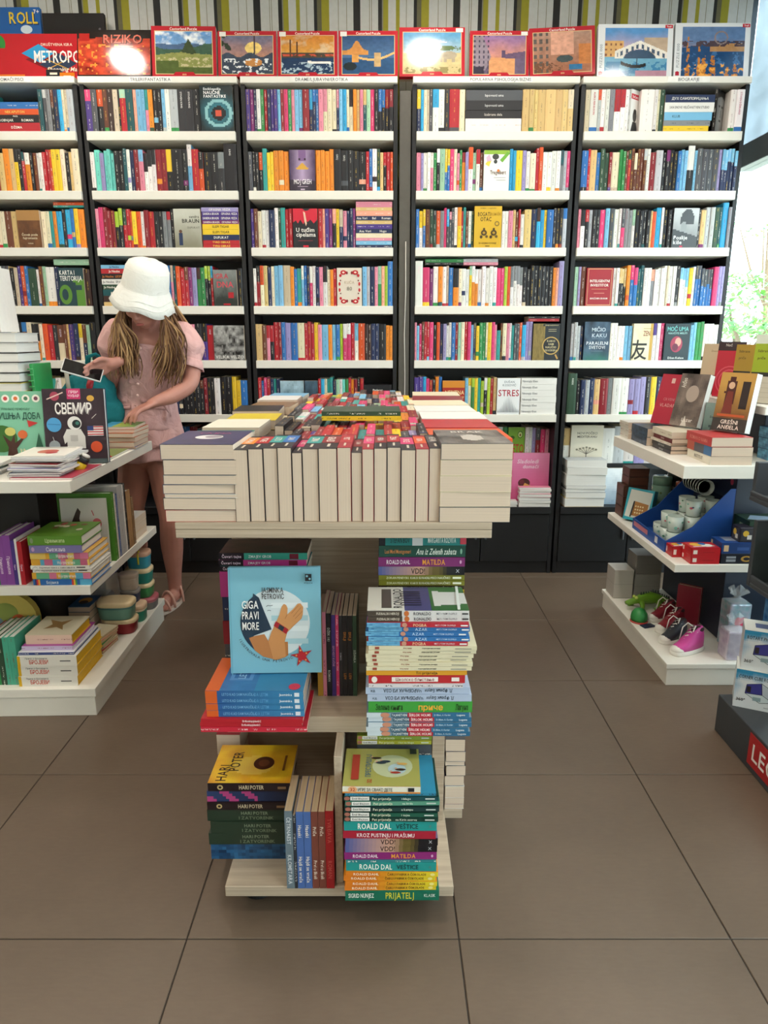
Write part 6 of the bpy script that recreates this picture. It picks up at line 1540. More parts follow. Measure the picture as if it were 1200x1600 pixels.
def snack_box(lx, ly, z, rx, ry, h, body, lid, label, rim=None, rz=0, strap=None):
    root = empty('snack_box', Matrix.Translation(gw(lx, ly, z)) @ Matrix.Rotation(GR + rz, 4, 'Z'), label, 'container', 'snack boxes on the gondola base')
    def sup(prof, c, nm, m=M_COVER):
        n = 28; vs = []; fs = []
        for k_, zz in prof:
            for i in range(n):
                a = 2 * PI * i / n; ca, sa = math.cos(a), math.sin(a); e = .62
                vs.append((rx * k_ * math.copysign(abs(ca) ** e, ca), ry * k_ * math.copysign(abs(sa) ** e, sa), zz))
        for j in range(len(prof) - 1):
            for i in range(n): fs.append((j * n + i, j * n + (i + 1) % n, (j + 1) * n + (i + 1) % n, (j + 1) * n + i))
        fs.append(tuple(range(n - 1, -1, -1))); fs.append(tuple(range((len(prof) - 1) * n, len(prof) * n)))
        mb = MB(); mb.mesh_part(vs, fs, C(c)); return mb.build(nm, m, root, smooth=True)
    sup([(.86, 0), (.9, .004), (.95, h * .6), (.95, h * .62)], body, 'body')
    sup([(.96, h * .621), (.98, h * .64), (.98, h * .72), (.96, h * .73)], rim or body, 'rim')
    sup([(.99, h * .731), (1.0, h * .76), (1.0, h * .92), (.94, h * .985), (.8, h), (.3, h * 1.0)], lid, 'lid')
    if strap:
        mb = MB(); mb.tube([(rx * .2, -ry * 1.0, h * .3), (rx * .2, -ry * 1.03, h * .9), (rx * .2, -ry * .6, h * 1.03)], .004, 6, C(strap)); mb.build('strap', M_COVER, root, smooth=True)
    return root
CR = '#dcc8a0'
snack_box(-.075, .50, .1064, .07, .05, .062, '#8a1c26', CR, 'oval snack box, dark red with a cream lid')
snack_box(-.085, .50, .1692, .075, .055, .075, '#6a9a8c', CR, 'large green grey snack box with cream lid on the dark red one', rim='#4a7a7a')
snack_box(-.055, .62, .1064, .05, .045, .075, '#2f8a72', '#d8b898', 'small green snack box with a patterned cream lid', rim='#e8dcc0')
snack_box(-.06, .765, .1064, .062, .055, .055, '#7a7876', '#b0606a', 'grey snack box with a dusky pink rim and lid', rim='#c07a80')
snack_box(-.07, .765, .1622, .058, .052, .065, '#3f8a52', CR, 'green snack box with cream lid on the grey and pink one')
snack_box(-.07, .765, .2279, .058, .052, .068, '#2a8a80', CR, 'teal snack box with cream lid above the green one')
snack_box(-.066, .765, .2966, .05, .045, .075, '#3a9ab4', '#c8a088', 'turquoise small snack box topmost in its column with a yellow strap', strap='#d8c82e')
snack_box(-.075, .645, .1822, .04, .036, .055, '#2c3a58', '#8a8480', 'navy snack box with grey lid on the small green one')
snack_box(-.078, .645, .2380, .04, .036, .07, '#b8a898', '#a89888', 'beige grey small pot above the navy snack box')
def clear_mat():
    m, nt, N, L, B = nodes_of('clear_plastic')
    B.inputs['Base Color'].default_value = (.85, .88, .9, 1); B.inputs['Roughness'].default_value = .12
    tr = N.new('ShaderNodeBsdfTransparent'); mx = N.new('ShaderNodeMixShader'); mx.inputs[0].default_value = .28
    L.new(tr.outputs[0], mx.inputs[1]); L.new(B.outputs[0], mx.inputs[2]); L.new(mx.outputs[0], N['Material Output'].inputs[0])
    return m
M_CLEAR = clear_mat()
tub = empty('plastic_tub', Matrix.Translation(gw(-.19, .62, .1064)), 'clear plastic tub with a deep blue lid', 'container')
m_ = MB(); m_.box(-.055, .055, -.06, .07, 0, .2); m_.build('tub', M_CLEAR, tub, bevel=.012, seg=3)
m_ = MB(); m_.box(-.062, .06, -.066, .076, .2005, .265, C('#1f3f9c')); m_.build('lid', M_COVER, tub, bevel=.01, seg=3)
m_ = MB(); m_.box(-.04, .04, -.045, .05, .006, .12, C('#3a4a5a')); m_.build('contents', M_MATTE, tub, bevel=.01)

# ================================================================== gondola on the right
RXL = 1.066
rg = empty('gondola_shelf', Matrix.Translation((RXL, 2.45, 0)), 'white gondola shelf with a navy core, loaded with novels, games and gifts', 'shelf')
def rp(name, x0, x1, y0, y1, z0, z1, m=M_SHELF, bevel=.0015): return boxobj(name, x0 - RXL, x1 - RXL, y0 - 2.45, y1 - 2.45, z0, z1, m, rg, bevel)
RX2 = 1.72
rp('plinth', RXL + .005, RX2, 2.44, 3.24, 0, .0695); rp('base_board', RXL, RX2, 2.435, 3.25, .07, .09)
rp('middle_shelf', RXL, RX2 - .1, 2.455, 3.25, .447, .477); rp('top_board', RXL, RX2 - .1, 2.465, 3.25, .795, .842)
rp('core', 1.36, RX2, 2.66, 3.25, .0905, .4465, M_NAVY); rp('core', 1.36, RX2, 2.66, 3.25, .4775, .7945, M_NAVY); rp('core', 1.46, RX2 - .1, 2.70, 3.25, .8425, 1.01, M_NAVY)
rp('upper_board', 1.38, RX2 - .1, 2.56, 3.25, 1.0105, 1.04)
NG = 'novels on the gondola top'
def nov(x, y, z, mode, w, h, t, col, label, **kw):
    M = place((x, y, z), mode, w, h, t, kw.pop('rz', 0), kw.pop('lean', 0), kw.pop('roll', 0))
    return book('novel', M, w, h, t, col, label, 'book', NG, **kw)
def npile(x, y, z, w, h, items, where):
    for k, (c, t, lk, fn) in enumerate(items):
        nov(x + .002 * (k % 2), y + .003 * (k % 3), z, 'flatt', w, h, t - .0006, c, f'{lk} novel, {PLACE_ORD[k]} from below in {where}', spine=fn, rz=rad(-1 + k % 3)); z += t
    return z
def tx(s, c, b=None):
    def f(d):
        if b: b(d)
        d.text(s, .5, .5, .42, c, .7)
    return f
zD = npile(1.165, 2.482, .8424, .148, .205, [('#d9d3c2', .030, 'cream INSTITUT', tx('INSTITUT', '#6a6458')), ('#8a4a3a', .034, 'red and blue photo', lambda d: (d.rect(0, 0, .3, 1, '#b85a4a'), d.rect(.3, 0, .7, 1, '#5a5a62'), d.rect(.7, 0, 1, 1, '#3a6a9a'))), ('#b83a3c', .034, 'red', tx('ROMAN O NAMA', '#d88a80'))], 'the near end pile')
zC = npile(1.115, 2.715, .8424, .135, .2, [('#26262a', .014, 'black', tx('INSTITUCIJA', '#c8c8c4')), ('#2e2c2e', .018, 'charcoal', tx('NOVI TALAS', '#b8b8b4')), ('#d8d0c0', .01, 'cream', None), ('#6a1c24', .018, 'maroon', tx('DEMON', '#d8c0b8')), ('#d6cdb8', .026, 'thick cream', None)], 'the pile with the maroon spine')
zB = npile(1.10, 2.935, .8424, .14, .19, [('#233448', .036, 'navy patterned', lambda d: d.raster(lambda u, v: cmix('#1a2636', '#4a5f78', 1.4 * fbm(u, v, 3, 14) - .2), 20, 4)), ('#233448', .036, 'navy patterned', lambda d: d.raster(lambda u, v: cmix('#1a2636', '#4a5f78', 1.4 * fbm(u, v, 4, 14) - .2), 20, 4))], 'the pile of two dark blue novels')
npile(1.09, 3.135, .8424, .14, .11, [('#d8d2c6', .024, 'pale', None), ('#d8d2c6', .024, 'pale', None), ('#cfc8ba', .026, 'pale', None)], 'the pale pile at the far end of the gondola')
def crv(d): d.rect(0, 0, 1, 1, '#b3243c'); d.rect(.42, .82, .56, .92, '#d8b0a8'); d.text('CRVENI', .5, .5, .055, '#c87a80', .5); d.text('VLADAR', .5, .38, .07, '#d89a98', .6)
def brn(d):
    d.raster(lambda u, v: cmix('#3a302c', '#8a7a70', 1.5 * fbm(u, v, 8, 4) - .25), 16, 26); d.text('Anđeo', .16, .82, .1, '#d8cfc4', .3, rot=PI / 2); d.ell(.55, .62, .22, .16, '#a8988c'); d.poly([(.4, 0), (.5, .2), (.62, 0)], '#c8c0b8'); d.text('Lazar', .6, .12, .07, '#e0d8d0', .5)
def teal(d):
    d.raster(lambda u, v: cmix('#4a625e', '#8aa09a', v + .4 * fbm(u, v, 3, 5) - .3), 14, 22); d.text('Bez povratka', .5, .72, .05, '#3a4a48', .6)
    for k in range(5): d.rect(.25 + k * .12, .1, .29 + k * .12, .5, '#33494a')
    d.rect(.2, .5, .86, .55, '#33494a')
def angel(d):
    d.raster(lambda u, v: lay(lay(cmix('#5a2a1a', '#c89a4a', v * 1.3 - .2 + .3 * fbm(u, v, 5, 4)), '#4a1c16', np.hypot((u - .36) * 1.2, (v - .66) * .7) < .2), '#2a1a18', (np.abs(u - .78) < .1) & (v > .4) & (v < .85)), 18, 28)
    d.ell(.36, .78, .09, .06, '#e0b898'); d.poly([(.2, .3), (.5, .3), (.44, .68), (.28, .68)], '#7a2c20'); d.rect(0, 0, 1, .22, '#3a3430'); d.text('GREŠNI', .5, .16, .07, '#f0e8dc', .8); d.text('ANĐELA', .5, .07, .07, '#f0e8dc', .7); d.rect(.1, .25, .9, .29, '#c85a2a')
def creamc(d): d.rect(0, 0, 1, 1, '#c8b898'); d.text('Dnevnik', .5, .86, .04, '#8a7a5a', .6); d.rect(.1, 0, .9, .38, '#5a4434'); d.ell(.4, .28, .14, .12, '#c8a88c')
def arcs(d):
    d.rect(0, 0, 1, 1, '#c0283c'); d.rect(0, .84, 1, 1, '#3a2c30')
    for k in range(4): d.ell(.55, .3, .5 - k * .12, None, '#d85a68'); d.ell(.55, .3, .46 - k * .12, None, '#c0283c')
    d.text('Noć', .4, .94, .05, '#d8d0c8', .5)
def goldc(c): return lambda d: (d.rect(0, 0, 1, 1, '#d8d2c0'), d.rect(0, .45, 1, 1, c), d.rect(0, .45, .6, .52, '#2e2c28'), d.text('Sabrane', .3, .88, .045, '#5a4a1a', .5), d.text('priče', .26, .76, .045, '#5a4a1a', .4), [d.rect(.1, .1 + k * .08, .9, .105 + k * .08, '#b8b09c') for k in range(4)])
nov(1.165, 3.085, zB + .001, 'face', .13, .215, .03, '#b3243c', 'crimson novel CRVENI VLADAR leaning on the dark blue pile', rz=rad(-62), lean=rad(15), front=crv, pages=M_PAGEW)
nov(1.175, 2.905, zC + .001, 'face', .13, .212, .03, '#4a3e38', 'sepia portrait novel leaning on the pile with the maroon spine', rz=rad(-60), lean=rad(15), front=brn, pages=M_PAGEW)
nov(1.262, 2.80, .8424, 'face', .13, .19, .035, '#5a726e', 'misty green grey novel standing behind the near pile', rz=rad(-60), lean=rad(5), front=teal, pages=M_PAGEW)
nov(1.235, 2.66, zD + .001, 'face', .135, .215, .035, '#5a3020', 'brown novel GREŠNI ANĐELA with a long haired woman, on the near pile', rz=rad(-58), lean=rad(10), front=angel, pages=M_PAGEW)
for k, (y, fn, c, lk, dx, h) in enumerate(((3.18, creamc, '#c8b898', 'cream photo', 0.0, .215), (3.03, arcs, '#c0283c', 'red ringed', -.005, .225), (2.885, goldc('#a8862e'), '#d8d2c0', 'gold and cream', .0, .215), (2.74, goldc('#a0b428'), '#d8d2c0', 'lime and cream', .0, .22))):
    nov(1.40 + dx, y, 1.0404, 'face', .12, h, .03, c, f'{lk} cover novel standing on the upper board', rz=rad(-58), lean=rad(4), front=fn, pages=M_PAGEW)
nov(1.525, 2.70, 1.0404, 'face', .08, .2, .02, '#1f3a2c', 'dark green novel standing behind the lime novel', rz=rad(-58), lean=rad(4), pages=M_PAGEW)
nov(1.50, 2.92, 1.0404, 'face', .1, .255, .02, '#c4c2b4', 'tall pale grey book standing behind the gold and cream novel', rz=rad(-30), lean=rad(3), pages=M_PAGEW)
def bluecov(d): d.raster(lambda u, v: cmix('#1f4a7a', '#6ab0d0', 1.5 * fbm(u, v, 3, 6) - .2), 12, 20)
for k in range(3):
    nov(1.42, 2.47 + .004 * k, .8424 + k * .04, 'flatt', .14, .18, .0385, '#2a5a86', f'blue patterned novel, {PLACE_ORD[k]} from below beside the near pile', spine=lambda d: d.raster(lambda u, v: cmix('#1f4a7a', '#7ac0dc', 1.5 * fbm(u, v, 3, 9) - .2), 18, 4))
# --- middle shelf: games, display of mugs
def gbox(name, x, y, z, w, d_, h, col, label, rz=0, art=None, side=None, cat='game box', group='games on the gondola', roll=0):
    """a carton: x,y near-left corner; art is printed on top, side on the aisle and the near face"""
    M = Matrix.Translation((x, y, z)) @ Matrix.Rotation(rz, 4, 'Z') @ Matrix.Rotation(roll, 4, 'Y')
    root = empty(name, M, label, cat, group)
    m = MB(); m.box(0, w, 0, d_, 0, h, C(col)); m.build('carton', M_COVER, root, bevel=.0015)
    if art: d = Draw((0, 0, h + .0002), (1, 0, 0), (0, 1, 0), w, d_); art(d); d.build('top_print', root)
    if side:
        d = Draw((0, -.0003, 0), (1, 0, 0), (0, 0, 1), w, h); side(d); d.build('front_print', root)
        d = Draw((-.0003, d_, 0), (0, -1, 0), (0, 0, 1), d_, h); side(d); d.build('side_print', root)
    return root
z = .4774
for k, (w, h) in enumerate(((.15, .05), (.15, .05), (.15, .05), (.13, .04), (.13, .04))):
    gbox('wooden_box', 1.095 + (.02 if k > 2 else .0), 3.142, z, w - .04, .1, h - .0008, '#4a2a20', f'dark brown wooden game box, {PLACE_ORD[k]} from below on the middle shelf', cat='box', group='wooden boxes on the middle shelf', side=lambda d: (d.rect(.05, .1, .95, .9, '#5c3628'), d.line([(.1, .5), (.9, .5)], .001, '#3a2018'))); z += h
def cyan_side(d): d.rect(0, 0, 1, 1, '#2a9aac'); d.poly([(.05, .1), (.9, .05), (.95, .92), (.12, .95)], '#cfd4cc'); d.poly([(.3, .15), (.85, .12), (.88, .55), (.36, .6)], '#a8743c'); [d.ell(.42 + .09 * (k % 4), .25 + .1 * (k // 4), .03, None, '#e8d8a8') for k in range(12)]; d.poly([(.25, .1), (.3, .1), (.36, .6), (.31, .6)], '#26262a')
cy = empty('game_box', Matrix.Translation((1.083, 3.095, .4864)) @ Matrix.Rotation(rad(-48), 4, 'Z') @ Matrix.Rotation(rad(-14), 4, 'X'), 'turquoise board game box with a playing board picture, leaning on the wooden boxes', 'game box', 'games on the gondola')
m_ = MB(); m_.box(0, .125, 0, .035, 0, .145, C('#1f8a9a')); m_.build('carton', M_COVER, cy, bevel=.0015)
d = Draw((0, -.0003, 0), (1, 0, 0), (0, 0, 1), .125, .145); cyan_side(d); d.build('front_print', cy)
for k, (x, y, h, r, c, lk) in enumerate(((1.258, 3.12, .2, .042, '#7aa08c', 'green floral'), (1.328, 3.16, .21, .03, '#3a5450', 'dark green'), (1.318, 3.04, .19, .03, '#a04a2c', 'orange and red'))):
    root = empty('gift_tin', Matrix.Translation((x, y, .4774)), f'tall {lk} gift tin on the middle shelf', 'tin', 'gift tins on the middle shelf')
    m_ = MB(); m_.lathe([(r * .96, 0), (r, .003), (r, h * .8), (r * .98, h * .805)], 20, C(c)); m_.build('can', M_COVER, root, smooth=True)
    m_ = MB(); m_.lathe([(r * 1.02, h * .806), (r * 1.02, h * .98), (r * .95, h), (r * .2, h)], 20, C(c)); m_.build('lid', M_GLOSS, root, smooth=True)
    m_ = MB()
    rr = random.Random(k)
    for q in range(18):
        a = rr.uniform(PI * .75, PI * 1.75); zc = rr.uniform(.03, h * .75); s_ = rr.uniform(.004, .01)
        ctr = Vector((r * 1.01 * math.cos(a), r * 1.01 * math.sin(a), zc)); tg = Vector((-math.sin(a), math.cos(a), 0)) * s_
        m_.face([tuple(ctr - tg), tuple(ctr - Vector((0, 0, s_))), tuple(ctr + tg), tuple(ctr + Vector((0, 0, s_)))], C(rr.choice(['#d8c8a8', '#b85a5a', '#5a7a4a', '#e0dcc8'])))
    m_.build('printed_pattern', M_PRINT, root)
# blue cardboard counter display full of mugs
dt = empty('counter_display', Matrix.Translation((1.085, 2.61, .4774)) @ Matrix.Rotation(rad(0), 4, 'Z'), 'blue cardboard counter display with slanted sides and navy header', 'display')
M_BLUEC = mat('blue_card', '#1f4f9c', .45, noise=.04)
bb = MB(); bb.box(0, .25, 0, .36, 0, .004); bb.build('tray_floor', M_BLUEC, dt)
bb = MB(); bb.box(0, .004, 0, .36, .0045, .045); bb.build('tray_lip', M_BLUEC, dt)
def wing(y0, nm):
    b_ = MB(); b_.prism([(0.0045, .0045), (.25, .0045), (.25, .25), (.232, .25), (.1, .1), (.0045, .045)], y0, y0 + .004); return b_.build(nm, M_BLUEC, dt)
wing(0, 'side_wing'); wing(.356, 'side_wing')
bb = MB(); bb.box(.2505, .2545, 0, .36, 0, .3, C('#1a2440')); hb = bb.build('header_card', M_MATTE, dt)
d = Draw((.2503, .36, .2), (0, -1, 0), (0, 0, 1), .36, .1); d.rect(0, 0, 1, 1, '#1a2440'); d.text('GLOBALSHOP', .45, .7, .18, '#e0e4ec', .6); d.ell(.9, .7, .035, None, '#b83a5a'); d.build('header_print', hb)
d = Draw((-.0003, .36, .0045), (0, -1, 0), (0, 0, 1), .36, .04); d.rect(.72, .2, .8, .85, '#d8d8dc'); d.rect(.05, .3, .5, .8, '#c87a88'); d.build('lip_print', dt)
mug = MB(); mug.lathe([(.024, 0), (.027, .003), (.031, .062), (.029, .062), (.025, .006), (.002, .006)], 18)
mug_v, mug_f = mug.v, mug.f
mug0 = None
MUGPOS = []
for i, (x, y) in enumerate(((.058, .06), (.06, .13), (.124, .06), (.125, .13), (.2, .06), (.2, .13), (.06, .2))):
    for k in range((2, 2, 3, 3, 3, 3, 1)[i]): MUGPOS.append((x, y, k, i))
def mugprint(root):
    m_ = MB(); rr = random.Random(len(bpy.data.objects))
    for q in range(7):
        a = rr.uniform(PI * .7, PI * 1.8); zc = rr.uniform(.016, .05); s_ = rr.uniform(.004, .008); r = .0275 + .0036 * zc / .062 + .0004
        ctr = Vector((r * math.cos(a), r * math.sin(a), zc)); tg = Vector((-math.sin(a), math.cos(a), 0)) * s_
        m_.face([tuple(ctr - tg), tuple(ctr - Vector((0, 0, s_ * .7))), tuple(ctr + tg), tuple(ctr + Vector((0, 0, s_ * .7)))], C(rr.choice(['#3a7a5a', '#5a9a7a', '#c85a6a', '#2a4a6a', '#7ab8a8'])))
    m_.build('printed_pattern', M_PRINT, root)
WHERE = ['lip corner', 'lip middle', 'second near', 'second middle', 'header near', 'header middle', 'lip far']
for (x, y, k, i) in MUGPOS:
    root = empty('tumbler', dt.matrix_world @ Matrix.Translation((x, y, .0045 + k * .0628)), f'white tumbler with green leaf print, {PLACE_ORD[k]} in the {WHERE[i]} stack of the blue display', 'cup', 'tumblers in the blue display')
    m_ = MB(); m_.mesh_part(mug_v, mug_f, C('#c9d8d0')); m_.build('cup', M_GLOSS, root, smooth=True); mugprint(root)
# a sleeve of nested mugs lying over the upright ones
for k in range(7):
    root = empty('tumbler', dt.matrix_world @ Matrix.Translation((.2, .30 - k * .024, .225)) @ Matrix.Rotation(rad(90), 4, 'X'), f'white tumbler, {PLACE_ORD[k]} from the far end of the lying nested sleeve', 'cup', 'tumblers in the blue display')
    m_ = MB(); m_.lathe([(.027, 0), (.033, .02), (.031, .02), (.025, .0)], 20, C('#d4dcd8')); m_.build('cup', M_GLOSS, root, smooth=True)
def redart(d): d.rect(0, 0, 1, 1, '#c01c24'); d.ell(.3, .6, .2, .25, '#e8b83a'); d.ell(.65, .45, .2, .25, '#f0ece0'); d.ell(.55, .7, .12, .2, '#2a6ab0'); d.line([(.1, .2), (.9, .35)], .008, '#f0ece0')
def redside(d): d.rect(0, 0, 1, 1, '#b81a22'); d.rect(.06, .25, .2, .75, '#e8e0d8'); d.rect(.4, .45, .8, .5, '#8a1018')
def bluside(d): d.rect(0, 0, 1, 1, '#1f3f78'); d.rect(.06, .2, .2, .8, '#d8b890'); d.rect(.45, .3, .8, .6, '#3a5a98')
def darkside(d): d.rect(0, 0, 1, 1, '#181c28'); d.rect(.15, .2, .42, .45, '#9aa0a8'); d.rect(.15, .55, .42, .75, '#9aa0a8'); d.ell(.72, .5, .16, .3, '#b08a3a'); d.ell(.72, .5, .09, .16, '#181c28')
gbox('game_box', 1.09, 2.545, .4774, .075, .06, .04, '#c01c24', 'small red game box beside the larger red one', art=redart, side=redside)
gbox('game_box', 1.125, 2.462, .4774, .105, .078, .03, '#b81a22', 'lower of two flat red game boxes at the shelf corner', side=redside)
gbox('game_box', 1.125, 2.462, .5078, .105, .078, .03, '#c01c24', 'upper of two flat red game boxes at the shelf corner', art=redart, side=redside)
gbox('game_box', 1.236, 2.465, .4774, .13, .09, .038, '#181c28', 'black game box with gold car under the blue one', side=darkside)
gbox('game_box', 1.236, 2.467, .5158, .125, .09, .04, '#1f3f78', 'blue game box lying on the black one', art=lambda d: (d.rect(0, 0, 1, 1, '#234a90'), d.rect(.2, .3, .8, .9, '#9aa4b8')), side=bluside)
gbox('game_box', 1.30, 2.475, .5562, .055, .06, .055, '#2a2430', 'little black and yellow cube box on the blue game box', side=lambda d: (d.rect(.1, .1, .9, .9, '#3a3a40'), d.ell(.4, .6, .2, None, '#d8b03a'), d.rect(.5, .2, .8, .5, '#d8d4cc')))
gbox('game_box', 1.372, 2.47, .4774, .12, .12, .09, '#20161c', 'black and pink game box beside the blue one', side=lambda d: (d.rect(0, 0, 1, 1, '#20161c'), d.poly([(.1, .5), (.5, .8), (.4, .3)], '#b84a6a')))
gbox('game_box', 1.345, 2.50, .5678, .16, .12, .06, '#1f3a2a', 'dark green game box on top of the black and pink one', art=lambda d: (d.rect(0, 0, 1, 1, '#24402e'), d.poly([(.05, .3), (.6, .1), (.9, .5), (.3, .8)], '#9ab0c8')), side=lambda d: (d.rect(0, 0, 1, 1, '#1f3a2a'), d.rect(.4, .3, .6, .7, '#8a9a7a')))
# --- base board: grey boxes, crocodile, sneakers, wrapped gifts
for (x, y, z, w, dd, h, c, lk) in ((1.078, 3.12, .0904, .09, .11, .14, '#b9b4ac', 'pale grey carton at the far corner of the base'), (1.175, 3.12, .0904, .12, .12, .12, '#8a8782', 'grey carton beside the pale one, lower'), (1.175, 3.12, .2110, .12, .12, .09, '#77746f', 'grey carton stacked on the lower grey one'), (1.10, 3.235, .2310, .14, .0, .0, '', '')):
    if lk: gbox('gift_carton', x, y, z, w, dd, h, c, lk, cat='box', group='grey cartons on the gondola base', side=lambda d: d.rect(.1, .1, .9, .9, '#a8a49c') if False else d.line([(.0, .5), (1, .5)], .001, '#6a6864'))
# crocodile toy
def croc():
    root = empty('toy_crocodile', Matrix.Translation((1.19, 3.005, .0904)) @ Matrix.Rotation(rad(196), 4, 'Z'), 'green rubber toy crocodile with a spiky dark back', 'toy')
    G_ = C('#6a9a2a')
    m = MB()
    m.tube([(.105, 0, .034), (.07, 0, .038), (.03, 0, .045), (-.02, 0, .046), (-.06, 0, .038), (-.11, .015, .022), (-.15, .035, .012)], [(.010, .008), (.017, .013), (.022, .021), (.031, .028), (.026, .022), (.014, .012), (.005, .004)], 14, G_)
    m.build('body', M_COVER, root, smooth=True)
    for sx, sy in ((.035, .03), (.035, -.03), (-.05, .03), (-.05, -.03)):
        m = MB(); m.tube([(sx, sy * .6, .036), (sx + .006, sy * 1.15, .022), (sx + .012, sy * 1.2, .006)], [.013, .010, .009], 10, G_); m.tube([(sx + .006, sy * 1.2, .0065), (sx + .03, sy * 1.3, .005)], [.0062, .005], 8, G_); m.build('leg', M_COVER, root, smooth=True)
    for sy in (.009, -.009):
        m = MB(); m.sphere((.058, sy, .056), .008, 10, 7, C('#c8d86a')); m.build('eye', M_GLOSS, root, smooth=True)
    m = MB()
    for k in range(13):
        x = .03 - k * .0125; h = .018 if k < 8 else .011; zb = (.06 if k < 5 else .066 - (k - 5) * .005)
        m.prism([(x - .007, zb - .01 if k < 7 else zb - .012), (x + .007, zb - .01 if k < 7 else zb - .012), (x - .002, zb + h)], -.004, .004, C('#33403a'))
    m.build('back_spikes', M_COVER, root)
croc()
def sneaker(x, y, rz, col, label, s=1.0, laces='#e8e4de', sole='#e6e2da', high=True, z=.0904):
    root = empty('toy_sneaker', Matrix.Translation((x, y, z)) @ Matrix.Rotation(rz, 4, 'Z') @ Matrix.Scale(s, 4), label, 'shoe', 'sneakers on the gondola base')
    n = 24
    def outline(k, dx=0):
        out = []
        for i in range(n):
            a = 2 * PI * i / n; ca, sa = math.cos(a), math.sin(a)
            w = .026 + .004 * ca
            out.append((.07 * math.copysign(abs(ca) ** .8, ca) * k + dx, w * math.copysign(abs(sa) ** .75, sa) * k))
        return out
    def loft(secs, c, nm, m=M_COVER):
        vs = []; fs = []
        for pts, zf in secs:
            for (px, py) in pts: vs.append((px, py, zf(px) if callable(zf) else zf))
        for j in range(len(secs) - 1):
            for i in range(n): fs.append((j * n + i, j * n + (i + 1) % n, (j + 1) * n + (i + 1) % n, (j + 1) * n + i))
        fs.append(tuple(range(n - 1, -1, -1))); fs.append(tuple(range((len(secs) - 1) * n, len(secs) * n)))
        b = MB(); b.mesh_part(vs, fs, C(c)); return b.build(nm, m, root, smooth=True)
    loft([(outline(1.04), 0), (outline(1.07), .004), (outline(1.06), .014), (outline(1.0), .0155)], sole, 'sole')
    top = .072 if high else .05
    def zt(k):   # toe low, heel high
        return lambda px: .0156 + k * (.022 + (top - .022) * min(1, max(0, (.035 - px) / .06)))
    loft([(outline(.97), .0156), (outline(.95), zt(.5)), ([(px * .92 - .002, py * .82) for px, py in outline(.93)], zt(.85)), ([(px * .8 - .006, py * .62) for px, py in outline(.9)], zt(1.0))], col, 'upper')
    b = MB(); b.sphere((.05, 0, .0175), (.0255, .024, .0165), 14, 8, C(sole)); b.build('toe_cap', M_COVER, root, smooth=True)
    b = MB(); b.sphere((-.037, 0, .0156 + top - .0115), (.026, .0175, .0125), 14, 8, C('#3a2428')); b.build('opening', M_MATTE, root, smooth=True)
    b = MB()
    for k in range(5):
        px = .034 - k * .0125; zz = .0156 + (.022 + (top - .022) * min(1, max(0, (.035 - px) / .06))) + .001
        b.tube([(px, -.017, zz - .008), (px - .002, 0, zz + .002), (px - .003, .017, zz - .008)], .0026, 6, C(laces))
    b.tube([(-.016, 0, .0156 + top + .002), (-.008, -.018, .0156 + top + .012), (.008, -.024, .0156 + top - .004), (.016, -.026, .04)], .0022, 6, C(laces))
    b.tube([(-.016, 0, .0156 + top + .002), (-.004, .018, .0156 + top + .014), (.012, .024, .0156 + top - .002)], .0022, 6, C(laces))
    b.build('laces', M_COVER, root, smooth=True)
sneaker(1.19, 2.545, rad(205), '#d0489a', 'pink and white toy sneaker at the near corner of the base', 1.12)
sneaker(1.175, 2.648, rad(208), '#2c3038', 'black and white toy sneaker behind the pink one', 1.0)
sneaker(1.205, 2.755, rad(205), '#8a1c2c', 'dark red toy sneaker with big white laces', 1.05)
sneaker(1.215, 2.87, rad(200), '#7a1626', 'dark red toy sneaker beside the green cap', .95)
cap = empty('green_hat', Matrix.Translation((1.104, 2.845, .0904)) @ Matrix.Rotation(rad(200), 4, 'Z'), 'green and red toy hat with a navy brim', 'toy')
m_ = MB(); m_.lathe([(.034, .006), (.036, .02), (.033, .038), (.022, .054), (.008, .061), (.002, .062)], 22, C('#2f8a44')); m_.build('crown', M_COVER, cap, smooth=True)
m_ = MB(); m_.lathe([(.037, 0), (.038, .003), (.037, .0058), (.01, .0058)], 22, C('#b83a34')); m_.build('band', M_COVER, cap, smooth=True)
m_ = MB(); m_.prism([(0, 0), (.001, .0)] and [(-.03, .0), (.03, .0), (.03, .004), (-.03, .004)], .0385, .075, C('#262c48')); m_.build('brim', M_COVER, cap, bevel=.002)
nov(1.265, 2.86, .0904, 'face', .095, .165, .025, '#8a1c30', 'dark red gift book standing behind the sneakers', rz=rad(-40), hard=True)
def foil_mat(name, a, b, t=.55):
    m, nt, N, L, B = nodes_of(name)
    tc = N.new('ShaderNodeTexCoord'); vo = N.new('ShaderNodeTexVoronoi'); vo.inputs['Scale'].default_value = 38
    L.new(tc.outputs['Object'], vo.inputs['Vector'])
    mx = N.new('ShaderNodeMix'); mx.data_type = 'RGBA'; mx.inputs[6].default_value = (*C(a), 1); mx.inputs[7].default_value = (*C(b), 1); L.new(vo.outputs['Distance'], mx.inputs[0])
    L.new(mx.outputs[2], B.inputs['Base Color']); B.inputs['Roughness'].default_value = .18; B.inputs['Metallic'].default_value = .25
    bp = N.new('ShaderNodeBump'); bp.inputs['Strength'].default_value = .6; bp.inputs['Distance'].default_value = .004; L.new(vo.outputs['Distance'], bp.inputs['Height']); L.new(bp.outputs[0], B.inputs['Normal'])
    return m
